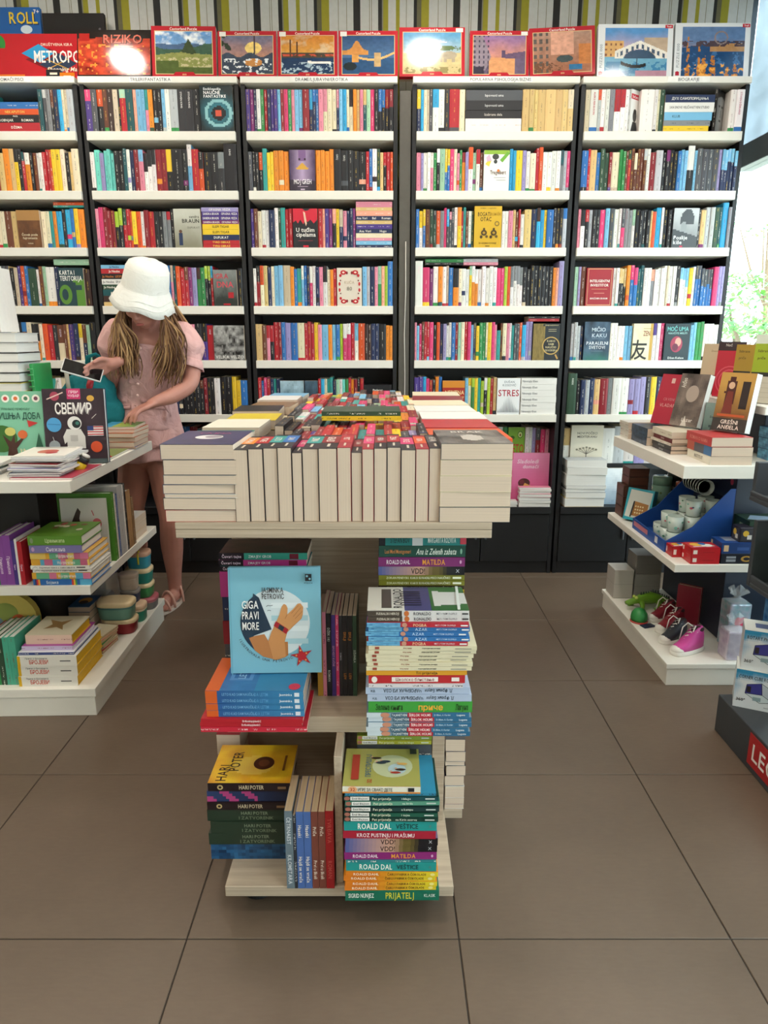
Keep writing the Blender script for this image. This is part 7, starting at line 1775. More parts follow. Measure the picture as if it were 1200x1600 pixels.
def gift(x, y, w, dd, h, ma, label, heart=False, z=.0904):
    root = empty('wrapped_gift', Matrix.Translation((x, y, z)), label, 'gift', 'cellophane gifts')
    b = MB(); b.box(0, w, 0, dd, 0, h); b.build('box', ma, root, bevel=.006, seg=2)
    b = MB(); cx, cy = w / 2, dd / 2
    n = 14; rr = random.Random(int(x * 100)); vs = []; fs = []
    for j, (r, zz) in enumerate(((.5, h), (.18, h + .012), (.14, h + .02), (.42, h + .05))):
        for i in range(n):
            a = 2 * PI * i / n; q = r * (1 + (.3 * math.sin(i * 2.6) if j == 3 else 0)); vs.append((cx + w * q * math.cos(a), cy + dd * q * math.sin(a), zz + (.012 * math.sin(i * 3.7) if j == 3 else .0006)))
    for j in range(3):
        for i in range(n): fs.append((j * n + i, j * n + (i + 1) % n, (j + 1) * n + (i + 1) % n, (j + 1) * n + i))
    b.mesh_part(vs, fs, C('#c8d4dc')); b.build('gathered_top', M_CLEAR, root)
    if heart:
        d = Draw((0, -.0008, 0), (1, 0, 0), (0, 0, 1), w, h); d.ell(.42, .62, .16, .1, '#c83a5a'); d.ell(.62, .62, .16, .1, '#c83a5a'); d.poly([(.28, .58), (.76, .58), (.52, .4)], '#c83a5a'); d.build('heart_print', root)
gift(1.345, 2.56, .085, .08, .19, foil_mat('foil_teal', '#7fb6bc', '#c8b8cc'), 'tall pale teal wrapped gift with a red heart', True)
gift(1.30, 2.462, .085, .075, .115, foil_mat('foil_lilac', '#b8b0c4', '#d8d0da'), 'short lilac cellophane wrapped gift')
gift(1.49, 2.5, .09, .09, .22, foil_mat('foil_blue', '#1f5fa8', '#8ac0e0'), 'bright blue foil wrapped gift beside the teal one')
gift(1.60, 2.46, .08, .08, .2, foil_mat('foil_blue2', '#284a80', '#9ab8d8'), 'navy foil wrapped gift beside the bright blue one')

# ================================================================== dark stepped display stand
ST = empty('display_stand', Matrix.Translation((1.116, 1.55, 0)), 'dark grey stepped display stand with a red sign on its base', 'display stand')
M_STAND = mat('stand_grey', '#3b3f44', .5, noise=.05)
def sp2(name, x0, x1, y0, y1, z0, z1, m=M_STAND): return boxobj(name, x0 - 1.116, x1 - 1.116, y0 - 1.55, y1 - 1.55, z0, z1, m, ST, .002)
sp2('base', 1.116, 1.66, 1.45, 2.13, 0, .132); sp2('back_board', 1.56, 1.6, 1.46, 2.2, .1325, 1.02)
sp2('tray', 1.185, 1.5595, 1.6, 2.16, .50, .515); sp2('tray_end', 1.185, 1.5595, 2.1605, 2.18, .50, .72); sp2('tray_lip', 1.185, 1.195, 1.6, 2.16, .5155, .54)
sp2('tray', 1.16, 1.5595, 1.6, 2.18, .785, .80); sp2('tray_end', 1.175, 1.5595, 2.1805, 2.2, .785, .905); sp2('tray_lip', 1.16, 1.17, 1.6, 2.18, .8005, .815)
sg = sp2('red_sign', 1.1145, 1.1158, 1.5, 1.915, .02, .122, mat('sign_red', '#b01c24', .4, noise=.02))
d = Draw((1.1143 - 1.116, 1.915 - 1.55, .02), (0, -1, 0), (0, 0, 1), .415, .1); d.text('LEGAMI', .06, .52, .55, '#f4f0ec', .8, 'l'); d.build('lettering', sg)
def cubeprint(title):
    def f(d):
        d.rect(0, 0, 1, 1, '#d8dcde'); d.raster(lambda u, v: cmix('#d8dcde', '#2a8ab4', sm(v + .25 * fbm(u, v, 3, 4), .85, 1.05) + .6 * sm(.3 * fbm(u, v, 5, 4) + .8 - u * 2 - np.abs(v - .55), .55, .9)), 22, 22)
        d.text(title, .5, .83, .09, '#1c1c20', .86)
        d.poly([(.24, .4), (.26, .64), (.58, .72), (.62, .42)], '#3a3a88'); d.poly([(.62, .42), (.58, .72), (.86, .56), (.88, .26)], '#b8c0c8'); d.poly([(.24, .4), (.62, .42), (.88, .26), (.58, .2)], '#c8d4d6')
        d.line([(.24, .4), (.26, .64), (.58, .72), (.86, .56), (.88, .26), (.58, .2), (.24, .4), (.62, .42), (.58, .72)], .0014, '#1c1c20'); d.line([(.62, .42), (.88, .26)], .0014, '#1c1c20')
        d.rect(.27, .44, .36, .6, '#2a2428'); d.rect(.42, .24, .6, .34, '#8aa0a4'); d.text('360°', .16, .22, .08, '#26262a', .2); d.text('PHOTO', .76, .1, .03, '#5a5a5e', .2)
    return f
for k, (x, y, z, rz, ti) in enumerate(((1.125, 2.055, .1324, -26, 'CORNER CUBE ROTATE'), (1.137, 2.06, .2630, -24, 'ROTARY PHOTO CUBE'))):
    root = empty('photo_cube_box', Matrix.Translation((x, y, z)) @ Matrix.Rotation(rad(rz), 4, 'Z'), ['white and blue photo cube carton standing on the stand base', 'white and blue photo cube carton stacked on the other one'][k], 'box', 'photo cube cartons')
    b = MB(); b.box(0, .128, 0, .1, 0, .13, C('#c9cfd2')); b.build('carton', M_COVER, root, bevel=.0015)
    d = Draw((0, -.0003, 0), (1, 0, 0), (0, 0, 1), .128, .13); cubeprint(ti)(d); d.build('front_print', root)
    d = Draw((0, 0, .1302), (1, 0, 0), (0, 1, 0), .128, .1); d.rect(0, 0, 1, 1, '#d8dcd8'); d.rect(.25, .3, .7, .7, '#4a5a88'); d.build('top_print', root)
root = empty('gift_box', Matrix.Translation((1.2, 2.04, .5156)) @ Matrix.Rotation(rad(-35), 4, 'Z'), 'mint green striped gift box with LONDON lettering', 'box')
b = MB(); b.box(0, .16, 0, .1, 0, .14, C('#7ab098')); b.build('carton', M_COVER, root, bevel=.0015)
d = Draw((0, -.0003, 0), (1, 0, 0), (0, 0, 1), .16, .14)
for k in range(9): d.poly([(max(0, -.1 + k * .14), .36 + max(0, .1 - k * .14)), (max(0, -.02 + k * .14), .36), (min(1, .42 + k * .14), .92), (min(1, .34 + k * .14), .98)], '#5a907c') if k < 5 else None
d.ell(.16, .2, .12, None, '#b02434'); d.text('LONDON', .5, .2, .16, '#f0ece0', .75); d.text('LONDON', .5, .2, .14, '#b02434', .72); d.build('front_print', root)
gbox('gift_box', 1.21, 1.93, .8006, .12, .12, .09, '#c8a8ac', 'pink and grey card box on the upper tray of the dark stand', rz=rad(-30), side=lambda d: (d.rect(.1, .1, .9, .9, '#c88a90'), d.rect(.3, .3, .7, .6, '#e8d8d4')), cat='box', group='boxes on the dark stand')
gbox('gift_box', 1.215, 1.80, .5156, .13, .13, .12, '#b83a4c', 'red and green card box beside the mint box', rz=rad(-20), side=lambda d: (d.rect(0, 0, 1, 1, '#2a6a44'), d.poly([(.1, .1), (.9, .6), (.8, .9), (.1, .4)], '#c83a4c')), cat='box', group='boxes on the dark stand')
gbox('gift_box', 1.40, 2.02, .5156, .13, .12, .15, '#1c3026', 'dark green card box behind the mint box', rz=rad(-10), side=lambda d: (d.rect(0, 0, 1, 1, '#1c3026'), d.rect(.1, .5, .5, .8, '#b8303c')), cat='box', group='boxes on the dark stand')
# books on the lowest board in front of the wall bookcases
def icec(d):
    d.raster(lambda u, v: cmix('#c8407c', '#e88ab4', v + .3 * fbm(u, v, 3, 3) - .1), 14, 20); d.text('Sladoledi', .42, .84, .08, '#f4d8e4', .6, shear=.2); d.text('domaći', .5, .74, .07, '#f4d8e4', .5, shear=.2); d.ell(.34, .42, .16, .09, '#4a2420'); d.ell(.28, .44, .07, .05, '#6a2430'); d.poly([(.3, .34), (.36, .42), (.92, .24), (.92, .16)], '#d8a45a')
zb = ROWZ[7] + .0005
M = place((.70, FY + .06, zb), 'face', .205, .285, .015, 0, rad(3)); book('faced_book', M, .205, .285, .015, '#c8407c', 'pink ice cream cookbook faced out on the lowest board', 'book', 'books in front on the lowest board', front=icec)
def lowpile(x, items, where, w, dp):
    z = zb
    for k, (c, t) in enumerate(items):
        M = place((x + .003 * (k % 2), FY + .003, z), 'flatp', dp, w, t - .0005, rad((-1) ** k)); book('book', M, dp, w, t - .0005, PAL[c], f'{CNAME[c]} book, {PLACE_ORD[k]} from below in {where}', 'book', 'books in front on the lowest board', pages=M_PAGEW, seed=k); z += t
lowpile(.735, [('w', .022), ('s', .014), ('w', .018), ('P', .018), ('p', .014), ('w', .01), ('p', .012)], 'the pink pile before the ice cream cookbook', .17, .048)
lowpile(.655, [('w', .012), ('s', .01), ('w', .01)], 'the small white pile beside the pink one', .07, .048)
lowpile(.985, [('y', .05), ('s', .03), ('k', .02), ('s', .018), ('w', .06), ('w', .04), ('s', .04)], 'the tall white pile before the tree cover book', .215, .1)
def winc(d): d.raster(lambda u, v: cmix('#8aa0b4', '#eef4f8', v + .5 * fbm(u, v, 3, 6) - .2), 14, 16)
M = place((1.215, FY + .06, zb), 'face', .19, .2, .02, 0, rad(4)); book('faced_book', M, .19, .2, .02, '#b8c8d4', 'pale wintry cover book faced out beside the tall white pile', 'book', 'books in front on the lowest board', front=winc)

# ================================================================== the woman browsing
def skin_mat():
    m, nt, N, L, B = nodes_of('skin')
    tc = N.new('ShaderNodeTexCoord'); nz = N.new('ShaderNodeTexNoise'); nz.inputs['Scale'].default_value = 14; nz.inputs['Detail'].default_value = 3
    L.new(tc.outputs['Object'], nz.inputs['Vector'])
    mx = N.new('ShaderNodeMix'); mx.data_type = 'RGBA'; mx.inputs[6].default_value = (*C('#b0776a'), 1); mx.inputs[7].default_value = (*C('#c98f7e'), 1)
    L.new(nz.outputs['Fac'], mx.inputs[0]); L.new(mx.outputs[2], B.inputs['Base Color'])
    B.inputs['Roughness'].default_value = .5; B.inputs['Subsurface Weight'].default_value = .08; B.inputs['Subsurface Radius'].default_value = (.01, .004, .002)
    return m
M_SKIN = skin_mat()
def cloth_mat(name, a, b, bump=.5, scale=18):
    m, nt, N, L, B = nodes_of(name)
    tc = N.new('ShaderNodeTexCoord'); nz = N.new('ShaderNodeTexNoise'); nz.inputs['Scale'].default_value = scale; nz.inputs['Detail'].default_value = 3; nz.inputs['Distortion'].default_value = 1.2
    L.new(tc.outputs['Object'], nz.inputs['Vector'])
    mx = N.new('ShaderNodeMix'); mx.data_type = 'RGBA'; mx.inputs[6].default_value = (*C(a), 1); mx.inputs[7].default_value = (*C(b), 1)
    L.new(nz.outputs['Fac'], mx.inputs[0]); L.new(mx.outputs[2], B.inputs['Base Color'])
    bp = N.new('ShaderNodeBump'); bp.inputs['Strength'].default_value = bump; bp.inputs['Distance'].default_value = .012
    L.new(nz.outputs['Fac'], bp.inputs['Height']); L.new(bp.outputs[0], B.inputs['Normal'])
    B.inputs['Roughness'].default_value = .8; B.inputs['Specular IOR Level'].default_value = .2
    return m
M_PINK = cloth_mat('pink_cotton', '#cf9f9c', '#e2b6b2', 1.0, 13)
M_HAT = cloth_mat('white_cotton', '#e4e3dc', '#efeee8', .35, 22)
M_TEAL = cloth_mat('teal_nylon', '#14646c', '#2a8a90', .6, 14)
PO = Vector((-1.09, 3.24, 0))
woman = empty('person', Matrix.Translation(PO), 'woman in a pink top and shorts with white bucket hat browsing books', 'person')
def lp(p): return Vector(p) - PO
def capsule(mb, pts, rads, n=14):
    """closed tapered limb with round ends, world points"""
    P = [lp(p) for p in pts]
    # refine with a Catmull-Rom so that joints bend softly
    Q = []; R = []
    for i in range(len(P) - 1):
        p0, p1, p2, p3 = P[max(i - 1, 0)], P[i], P[i + 1], P[min(i + 2, len(P) - 1)]
        for k in range(5):
            t = k / 5
            Q.append(0.5 * ((2 * p1) + (p2 - p0) * t + (2 * p0 - 5 * p1 + 4 * p2 - p3) * t * t + (3 * p1 - p0 - 3 * p2 + p3) * t ** 3))
            ra, rb = rads[i], rads[i + 1]
            f = lambda a, b: a + (b - a) * (t * t * (3 - 2 * t))
            R.append((f(ra[0], rb[0]), f(ra[1], rb[1])) if hasattr(ra, '__len__') else f(ra, rb))
    Q.append(P[-1]); R.append(rads[-1])
    d0 = (Q[1] - Q[0]).normalized(); d1 = (Q[-1] - Q[-2]).normalized()
    sc = lambda r, k: (r[0] * k, r[1] * k) if hasattr(r, '__len__') else r * k
    mn = lambda r: min(r) if hasattr(r, '__len__') else r
    pre = [(Q[0] - d0 * mn(R[0]) * a, sc(R[0], b)) for a, b in ((.92, .35), (.6, .78))]
    post = [(Q[-1] + d1 * mn(R[-1]) * a, sc(R[-1], b)) for a, b in ((.6, .78), (.92, .35))]
    pts_ = [p for p, _ in pre] + Q + [p for p, _ in post]; rs = [r for _, r in pre] + R + [r for _, r in post]
    mb.tube(pts_, rs, n)
def organic(mb, name, m, voxel, smooth=4, parent=woman):
    o = mb.build(name, m, parent, smooth=True)
    md = o.modifiers.new('remesh', 'REMESH'); md.mode = 'VOXEL'; md.voxel_size = voxel; md.use_smooth_shade = True
    if smooth: ms = o.modifiers.new('smooth', 'SMOOTH'); ms.factor = .5; ms.iterations = smooth
    return o
bd = MB()
# torso, hips, legs
capsule(bd, [(-1.10, 3.25, .80), (-1.09, 3.245, .90), (-1.075, 3.225, 1.02), (-1.045, 3.19, 1.15), (-1.03, 3.165, 1.27), (-1.022, 3.15, 1.325)], [(.115, .15), (.10, .14), (.085, .115), (.095, .13), (.085, .14), (.05, .09)], 18)
capsule(bd, [(-1.176, 3.185, 1.315), (-1.03, 3.16, 1.325), (-.872, 3.18, 1.30)], [.045, .055, .045])
capsule(bd, [(-1.022, 3.15, 1.31), (-1.012, 3.115, 1.37), (-1.006, 3.085, 1.41)], [.05, .047, .05])
capsule(bd, [(-1.045, 3.25, .80), (-1.02, 3.235, .62), (-1.008, 3.215, .455), (-1.022, 3.255, .33), (-1.035, 3.295, .115), (-1.035, 3.30, .075)], [.083, .072, .052, .054, .033, .034])
capsule(bd, [(-1.15, 3.26, .80), (-1.185, 3.265, .62), (-1.20, 3.26, .46), (-1.21, 3.30, .33), (-1.22, 3.33, .115), (-1.22, 3.335, .075)], [.083, .072, .052, .054, .033, .034])
for (ax, ay, tx_, ty) in ((-1.03, 3.315, -1.062, 3.165), (-1.22, 3.345, -1.25, 3.20)):
    capsule(bd, [(ax, ay, .045), ((ax + tx_) / 2, (ay + ty) / 2, .042), (tx_, ty, .028)], [(.03, .03), (.03, .034), (.014, .036)], 12)
    dx, dy = Vector((tx_ - ax, ty - ay)).normalized(); nx, ny = -dy, dx
    for k in range(5):
        o_ = (k - 2) * .0145; l_ = (.030, .027, .024, .02, .015)[k if ax > -1.1 else 4 - k]
        capsule(bd, [(tx_ + nx * o_, ty + ny * o_, .03), (tx_ + nx * o_ + dx * l_, ty + ny * o_ + dy * l_, .023)], [.0085, .0075], 8)
# arms
EL, WL = (-.842, 3.105, 1.095), (-.965, 2.995, 1.02)
capsule(bd, [(-.872, 3.18, 1.29), (-.845, 3.15, 1.19), EL, (-.90, 3.05, 1.045), WL], [.045, .041, .036, .034, .024])
ER, WR = (-1.215, 3.215, 1.09), (-1.135, 3.03, 1.18)
capsule(bd, [(-1.176, 3.185, 1.305), (-1.205, 3.21, 1.19), ER, (-1.18, 3.12, 1.135), WR], [.045, .041, .036, .034, .024])
def hand(W, D, N_, S_, curls, thumb, spread=.0):
    """wrist W, direction D along the palm, palm normal N_ (towards what it touches), S_ the thumb side"""
    W, D, N_, S_ = Vector(W), Vector(D).normalized(), Vector(N_).normalized(), Vector(S_).normalized()
    capsule(bd, [W - D * .02, W + D * .02], [.024, .022], 10)
    for o_, r in ((-.026, .0115), (-.009, .0125), (.009, .0125), (.026, .0115)):
        capsule(bd, [W + D * .012 + S_ * o_ * .6, W + D * .05 + S_ * o_, W + D * .083 + S_ * o_], [r, r, r * .9], 9)
    lens = [.066, .076, .071, .056]
    for k in range(4):
        o_ = .027 - k * .018
        base = W + D * .082 + S_ * o_
        d = (D + S_ * spread * (1.5 - k)).normalized(); c = curls[k]; pts = [base]
        for j, f in enumerate((.45, .3, .25)):
            ang = c[j]
            d = (d * math.cos(ang) + N_ * math.sin(ang)).normalized() if j == 0 else (d * math.cos(ang) + (N_ - d * N_.dot(d)).normalized() * math.sin(ang)).normalized()
            pts.append(pts[-1] + d * lens[k] * f)
        capsule(bd, pts, [.0092, .0088, .0082, .0070], 8)
    b = W + D * .022 + S_ * .026
    t1 = b + (D * thumb[0] + S_ * thumb[1] + N_ * thumb[2]).normalized() * .036
    t2 = t1 + (D * thumb[3] + S_ * thumb[4] + N_ * thumb[5]).normalized() * .034
    capsule(bd, [b - S_ * .01, t1, t2], [.0125, .0105, .0085], 9)
# left hand on the pile: palm down, fingers bent to the cover; thumb on the side towards her
hand(WL, (-.72, -.58, -.36), (-.2, -.1, -.97), (-.62, .78, 0), [(.35, .5, .3), (.15, .35, .25), (.3, .55, .3), (.5, .7, .4)], (.6, .7, .4, .8, .2, .55), .12)
# right hand closed round the telephone
PD = Vector((-.80, -.42, -.28)).normalized()
hand(WR, PD, (-.1, -.75, -.2), (.1, -.25, .95), [(.5, .95, .7), (.55, 1.0, .75), (.6, 1.0, .8), (.65, 1.0, .8)], (.75, .35, .5, .9, -.1, .45))
# head
HC = Vector((-1.0, 3.055, 1.437))
HM = Matrix.Translation(HC - PO) @ Matrix.Rotation(rad(-12), 4, 'Z') @ Matrix.Rotation(rad(36), 4, 'X')
def hp_(x, y, z): return tuple(HM @ Vector((x, y, z)))
def blob(c, r, M=HM, n=18):
    t = MB(); t.sphere(c, r, n, 12); bd.mesh_part([tuple(M @ Vector(p)) for p in t.v], t.f)
blob((0, .012, .025), (.074, .092, .088)); blob((0, -.022, -.03), (.06, .066, .07)); blob((0, -.045, -.075), (.034, .036, .028)); blob((0, -.062, -.045), (.042, .03, .04))
blob((0, -.094, -.022), (.0125, .018, .014)); blob((0, -.086, 0), (.009, .016, .026)); blob((.036, -.055, -.02), (.028, .026, .026)); blob((-.036, -.055, -.02), (.028, .026, .026)); blob((0, -.085, -.052), (.022, .012, .007)); blob((0, -.083, -.062), (.019, .012, .0075))
blob((.073, .01, -.01), (.010, .018, .028)); blob((-.073, .01, -.01), (.010, .018, .028))
organic(bd, 'body', M_SKIN, .0048, 4)
def child(mb, name, m): return mb.build(name, m, woman, smooth=True)
for sx in (-.031, .031):
    e = MB(); t = MB(); t.sphere((sx, -.077, .004), (.0125, .008, .007), 12, 8); e.mesh_part([tuple(HM @ Vector(p)) for p in t.v], t.f, C('#3a2a24')); child(e, 'eye', M_COVER)
    e = MB(); e.tube([hp_(sx - .016, -.079, .021), hp_(sx, -.086, .026), hp_(sx + .016, -.079, .021)], .0035, 6, C('#6a4a34')); child(e, 'eyebrow', M_MATTE)
e = MB(); t = MB(); t.sphere((0, -.0955, -.0565), (.019, .006, .0065), 14, 8); e.mesh_part([tuple(HM @ Vector(p)) for p in t.v], t.f, C('#a85a54')); child(e, 'lips', M_COVER)
# hair: many tapered locks falling in front of both shoulders and over the back
hr = MB(); rng = random.Random(17)
HAIRC = ['#6e4c36', '#84603f', '#9a744c', '#ad885c', '#5c3e2a', '#bb966a', '#7a5840']
def lock(p0, p1, p2, p3, r, wav, c):
    pts = []; rs = []
    n = 12
    for i in range(n + 1):
        t = i / n
        b = (1 - t) ** 3 * p0 + 3 * (1 - t) ** 2 * t * p1 + 3 * (1 - t) * t * t * p2 + t ** 3 * p3
        b = b + Vector((math.sin(t * 10 + wav * .35) * .013 * t, math.cos(t * 8 + wav) * .005 * t, 0))
        pts.append(b); rs.append(r * (1 - .75 * t ** 2) * (.75 + .25 * min(1, t * 5)))
    hr.tube(pts, rs, 6, c)
for k in range(300):
    side = 1 if k % 2 else -1
    a = rng.uniform(-.6, 1.2)
    s = Vector(hp_(side * .072 * math.cos(a * .5), .0 - .045 * math.cos(a) + (.05 if a > .8 else 0), (-.035 if side > 0 else -.015) + .015 * rng.random()))
    if side < 0:   # her right: picture left
        e = lp((rng.uniform(-1.15, -1.03), rng.uniform(3.03, 3.07), rng.uniform(1.11, 1.24)))
        m1 = s + Vector((-.045, -.005, -.05)); m2 = e + Vector((rng.uniform(-.03, .01), -.012, .09))
    else:
        e = lp((rng.uniform(-.975, -.85), rng.uniform(3.03, 3.07), rng.uniform(1.07, 1.22)))
        m1 = s + Vector((.055, .0, -.04)); m2 = e + Vector((rng.uniform(-.01, .05), -.012, .10))
    lock(s, m1, m2, e, rng.uniform(.003, .0058), rng.uniform(0, 6), C(rng.choice(HAIRC)))
for k in range(90):
    a = rng.uniform(-1, 1)
    s = Vector(hp_(.07 * a, .085 * math.sqrt(max(.1, 1 - a * a * .6)), .0)); e = lp((-1.0 + .15 * a, 3.23 + rng.uniform(-.01, .02), rng.uniform(1.12, 1.22)))
    lock(s, s + Vector((.03 * a, .05, -.03)), e + Vector((0, .03, .12)), e, rng.uniform(.006, .009), rng.uniform(0, 6), C(rng.choice(HAIRC)))
child(hr, 'hair', M_MATTE)
# bucket hat
HT = Matrix.Translation(HC - PO + Vector((0, 0, .010))) @ Matrix.Rotation(rad(-12), 4, 'Z') @ Matrix.Rotation(rad(21), 4, 'Y') @ Matrix.Rotation(rad(12), 4, 'X')
ht = MB(); n = 44; vs = []; fs = []
prof = [(.136, -.036), (.124, -.012), (.106, .028), (.096, .040), (.0955, .044), (.092, .08), (.087, .116), (.078, .136), (.055, .146), (.02, .15), (.002, .1505)]
for j, (r, z) in enumerate(prof):
    for i in range(n):
        a = 2 * PI * i / n
        w = (1 - j / 3) * .008 * math.sin(5 * a + .7) if j < 3 else .0015 * math.sin(7 * a + j)
        vs.append(tuple(HT @ Vector(((r * .93) * math.cos(a), (r * 1.05) * math.sin(a) + .004, z + w + (-.004 * math.cos(2 * a) if j < 3 else 0)))))
for j in range(len(prof) - 1):
    for i in range(n): fs.append((j * n + i, j * n + (i + 1) % n, (j + 1) * n + (i + 1) % n, (j + 1) * n + i))
ht.mesh_part(vs, fs); o = ht.build('bucket_hat', M_HAT, woman, smooth=True)
md = o.modifiers.new('solid', 'SOLIDIFY'); md.thickness = .003; md.offset = 1
for (r, z) in ((.128, -.014), (.118, .006), (.0965, .042), (.088, .114)):
    st = MB(); st.tube([tuple(HT @ Vector(((r * .93 + .0015) * math.cos(2 * PI * i / 40), (r * 1.05 + .0015) * math.sin(2 * PI * i / 40) + .004, z + (.006 * math.sin(5 * 2 * PI * i / 40 + .7) if r > .11 else 0) + .003))) for i in range(41)], .0011, 5, cap=False); st.build('hat_seam', M_HAT, o and woman)
# blouse with puffed sleeves
sh = MB()
capsule(sh, [(-1.093, 3.245, .905), (-1.085, 3.235, .985), (-1.072, 3.22, 1.05), (-1.045, 3.19, 1.16), (-1.03, 3.168, 1.255), (-1.024, 3.16, 1.295)], [(.122, .158), (.108, .142), (.10, .13), (.112, .146), (.092, .14), (.06, .10)], 22)
capsule(sh, [(-1.165, 3.185, 1.30), (-1.03, 3.165, 1.312), (-.885, 3.18, 1.288)], [.056, .056, .056])
capsule(sh, [(-.885, 3.182, 1.29), (-.858, 3.165, 1.235), (-.848, 3.15, 1.195)], [.066, .074, .054])
capsule(sh, [(-1.165, 3.187, 1.305), (-1.195, 3.205, 1.245), (-1.205, 3.212, 1.20)], [.066, .074, .054])
rng = random.Random(3)
for k in range(26):   # folds
    zz = rng.uniform(.93, 1.25); cx = -1.092 + (zz - .905) * .18; aa = rng.uniform(PI * 1.05, PI * 1.95)
    rr_ = .145 if zz < .96 or zz > 1.12 else .13
    yc = 3.245 - (zz - .905) * .21
    p = Vector((cx + rr_ * math.cos(aa), yc + .107 * math.sin(aa), zz)); q = p + Vector((rng.uniform(-.03, .03), .004, rng.uniform(-.07, .07)))
    capsule(sh, [p, (p + q) / 2 + Vector((0, -.004, 0)), q], [.006, .009, .005], 8)
organic(sh, 'blouse', M_PINK, .0055, 3)
for (c, ax) in (((-.846, 3.147, 1.183), (-.22, -.3, -1)), ((-1.207, 3.213, 1.19), (-.15, .15, -1))):
    cf = MB(); A = Vector(ax).normalized(); U = A.orthogonal().normalized(); V = A.cross(U); vs = []; fs = []; n = 36
    for j, (r, d_) in enumerate(((.05, -.008), (.054, 0), (.058, .016), (.064, .03))):
        for i in range(n):
            a = 2 * PI * i / n; q = r * (1 + (.07 * j / 3) * math.sin(11 * a))
            vs.append(tuple(lp(c) + A * d_ + U * q * math.cos(a) + V * q * math.sin(a)))
    for j in range(3):
        for i in range(n): fs.append((j * n + i, j * n + (i + 1) % n, (j + 1) * n + (i + 1) % n, (j + 1) * n + i))
    cf.mesh_part(vs, fs); o = cf.build('sleeve_ruffle', M_PINK, woman, smooth=True); o.modifiers.new('solid', 'SOLIDIFY').thickness = .002
# ruffled shorts in two tiers
def tier(z0, z1, r0, r1, cx, cy, waves, amp, nm, k=.72):
    b = MB(); n = 96; vs = []; fs = []; m = 8
    for j in range(m + 1):
        t = j / m; z = z0 + (z1 - z0) * t; r = r0 + (r1 - r0) * t
        for i in range(n):
            a = 2 * PI * i / n; q = r * (1 + amp * t * math.sin(waves * a + 1.3 * math.sin(3 * a)))
            vs.append((cx - PO.x + q * math.cos(a), cy - PO.y + q * k * math.sin(a), z + .006 * t * math.sin(waves * .5 * a)))
    for j in range(m):
        for i in range(n): fs.append((j * n + i, j * n + (i + 1) % n, (j + 1) * n + (i + 1) % n, (j + 1) * n + i))
    b.mesh_part(vs, fs); o = b.build(nm, M_PINK, woman, smooth=True); o.modifiers.new('solid', 'SOLIDIFY').thickness = .0022
tier(.94, .80, .148, .172, -1.095, 3.247, 15, .045, 'shorts_ruffle'); tier(.83, .738, .150, .185, -1.096, 3.25, 13, .05, 'shorts_ruffle')
bl = MB(); bl.tube([(-1.085 - PO.x + .139 * math.cos(2 * PI * i / 40), 3.233 - PO.y + .105 * math.sin(2 * PI * i / 40), 1.0 + .006 * math.sin(2 * PI * i / 40)) for i in range(41)], .0045, 6, cap=False); child(bl, 'waist_seam', M_PINK)
for k in range(6):      # buttons down the front
    zz = 1.24 - k * .05; cx = -1.03 - (1.24 - zz) * .19; yc = 3.168 + (1.24 - zz) * .22 - (.142 if zz < 1.13 else .125)
    bt = MB(); bt.sphere((cx - PO.x, yc + .012 - PO.y, zz), (.006, .005, .006), 10, 6, C('#e0b8b2')); child(bt, 'button', M_COVER)
for s_ in (-1, 1):       # waist pockets
    pk = MB(); pk.tube([(-1.085 + s_ * .035 - PO.x, 3.233 - .106 - PO.y, .985), (-1.085 + s_ * .085 - PO.x, 3.233 - .09 - PO.y, .982), (-1.085 + s_ * .115 - PO.x, 3.233 - .062 - PO.y, .975)], [(.004, .008)] * 3, 6); child(pk, 'pocket_flap', M_PINK)
# sandals
for (ax, ay, tx_, ty) in ((-1.03, 3.315, -1.066, 3.145), (-1.22, 3.345, -1.254, 3.18)):
    dx, dy = Vector((tx_ - ax, ty - ay)).normalized(); nx, ny = -dy, dx
    so = MB(); out = []
    for i in range(24):
        a = 2 * PI * i / 24; u = math.cos(a); v = math.sin(a); w = .038 + .006 * u
        out.append((ax + (tx_ - ax) * .48 + dx * u * .118 + nx * v * w - PO.x, ay + (ty - ay) * .48 + dy * u * .118 + ny * v * w - PO.y))
    n = 24; vs = [(x, y, .0) for x, y in out] + [(x, y, .014) for x, y in out]; fs = [tuple(range(n - 1, -1, -1)), tuple(range(n, 2 * n))] + [(i, (i + 1) % n, n + (i + 1) % n, n + i) for i in range(n)]
    so.mesh_part(vs, fs, C('#d8c8bc')); sn = so.build('sandal_sole', M_COVER, woman)
    for (f, zt, rr_) in ((.82, .05, .040), (.55, .075, .041), (.08, .10, .042)):
        b = MB(); c0 = Vector((ax + (tx_ - ax) * f, ay + (ty - ay) * f, 0))
        b.tube([lp(c0 + Vector((nx, ny, 0)) * rr_ * math.cos(t) + Vector((0, 0, .012 + zt * math.sin(t))) + Vector((dx, dy, 0)) * .012 * math.cos(t)) for t in [PI * q / 10 for q in range(11)]], (.002, .008) if False else .0062, 6, C('#d0a090')); child(b, 'sandal_strap', M_COVER)
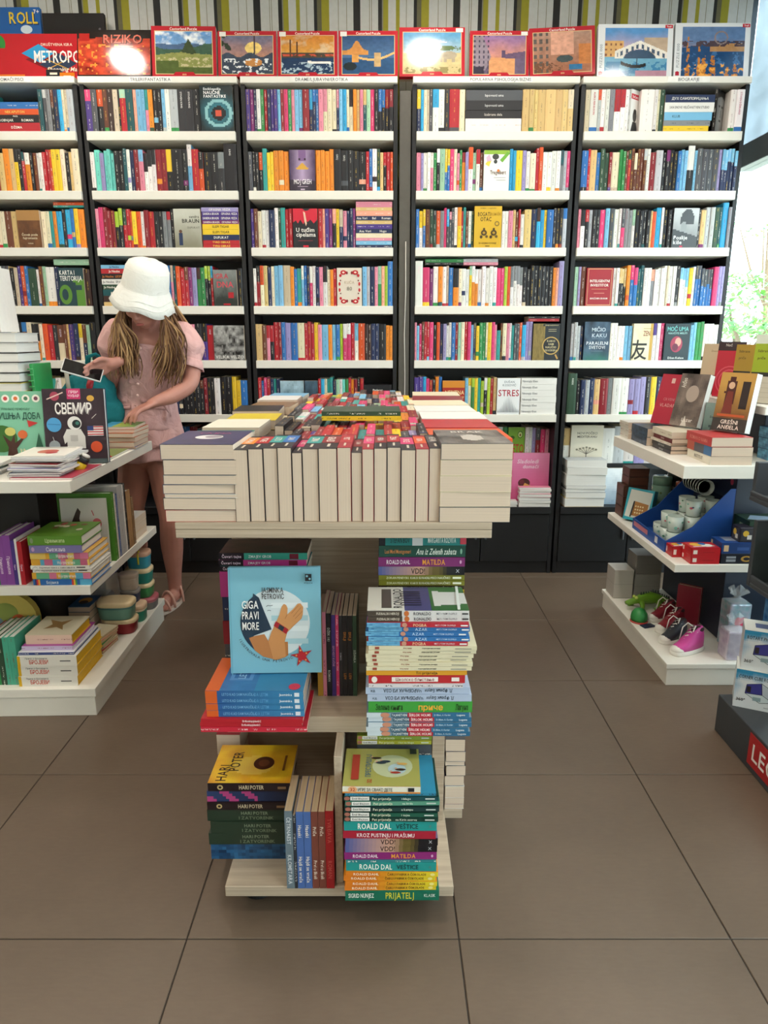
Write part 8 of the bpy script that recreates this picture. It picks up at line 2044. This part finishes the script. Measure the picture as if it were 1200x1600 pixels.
# telephone in her right hand
pc_ = Vector(WR) + PD * .085 + Vector((-.035, -.038, -.002))
ex = Vector((-.86, -.30, .30)).normalized(); ez = Vector((.10, -.66, .74)); ez = (ez - ex * ez.dot(ex)).normalized(); ey = ez.cross(ex)
PM = Matrix(((ex.x, ey.x, ez.x, pc_.x), (ex.y, ey.y, ez.y, pc_.y), (ex.z, ey.z, ez.z, pc_.z), (0, 0, 0, 1)))
ph = empty('mobile_phone', PM, 'black mobile phone with white edge held in the hand', 'phone')
b = MB(); b.box(-.078, .078, -.037, .037, -.0045, .0035, C('#d8d6d2')); b.build('case', M_COVER, ph, bevel=.003, seg=2)
b = MB(); b.box(-.074, .074, -.033, .033, .0037, .0046, C('#141012')); b.build('screen', M_GLOSS, ph)
# teal bag hanging from her right forearm
bg_ = empty('shoulder_bag', Matrix.Translation((-1.285, 3.12, .905)) @ Matrix.Rotation(rad(8), 4, 'Z'), 'teal nylon bag with a grey stripe hanging at the woman\'s arm', 'bag')
b = MB()
for (p, r) in (((-.02, 0, .10), (.125, .075, .11)), ((0, 0, .15), (.11, .068, .10)), ((.05, .0, .06), (.09, .06, .08))): b.sphere(p, r, 24, 14)
o = b.build('bag_body', M_TEAL, bg_, smooth=True); md = o.modifiers.new('remesh', 'REMESH'); md.mode = 'VOXEL'; md.voxel_size = .007; md.use_smooth_shade = True; ms = o.modifiers.new('smooth', 'SMOOTH'); ms.iterations = 25
b = MB(); b.tube([(-.075, -.062, .235), (-.068, -.082, .18), (-.055, -.088, .11), (-.05, -.082, .05)], [(.004, .009)] * 4, 8, C('#a8a498')); b.build('stripe', M_MATTE, bg_, smooth=True)
b = MB(); b.tube([(-.12, -.05, .2), (-.14, -.035, .14), (-.138, -.03, .07)], .004, 6, C('#c0bcae')); b.build('piping', M_MATTE, bg_, smooth=True)
b = MB(); b.tube([(.07, -.01, .22), (.075, -.045, .285), (.055, -.08, .31), (.02, -.06, .30), (.0, -.03, .235)], [(.004, .011)] * 5, 8, C('#2f8088')); b.build('strap', M_TEAL, bg_, smooth=True)
b = MB(); b.tube([(.03, -.085, .21), (.022, -.094, .18), (.012, -.094, .145)], [(.006, .012), (.007, .014), (.003, .006)], 8, C('#b01f2c')); b.build('red_tag', M_COVER, bg_, smooth=True)
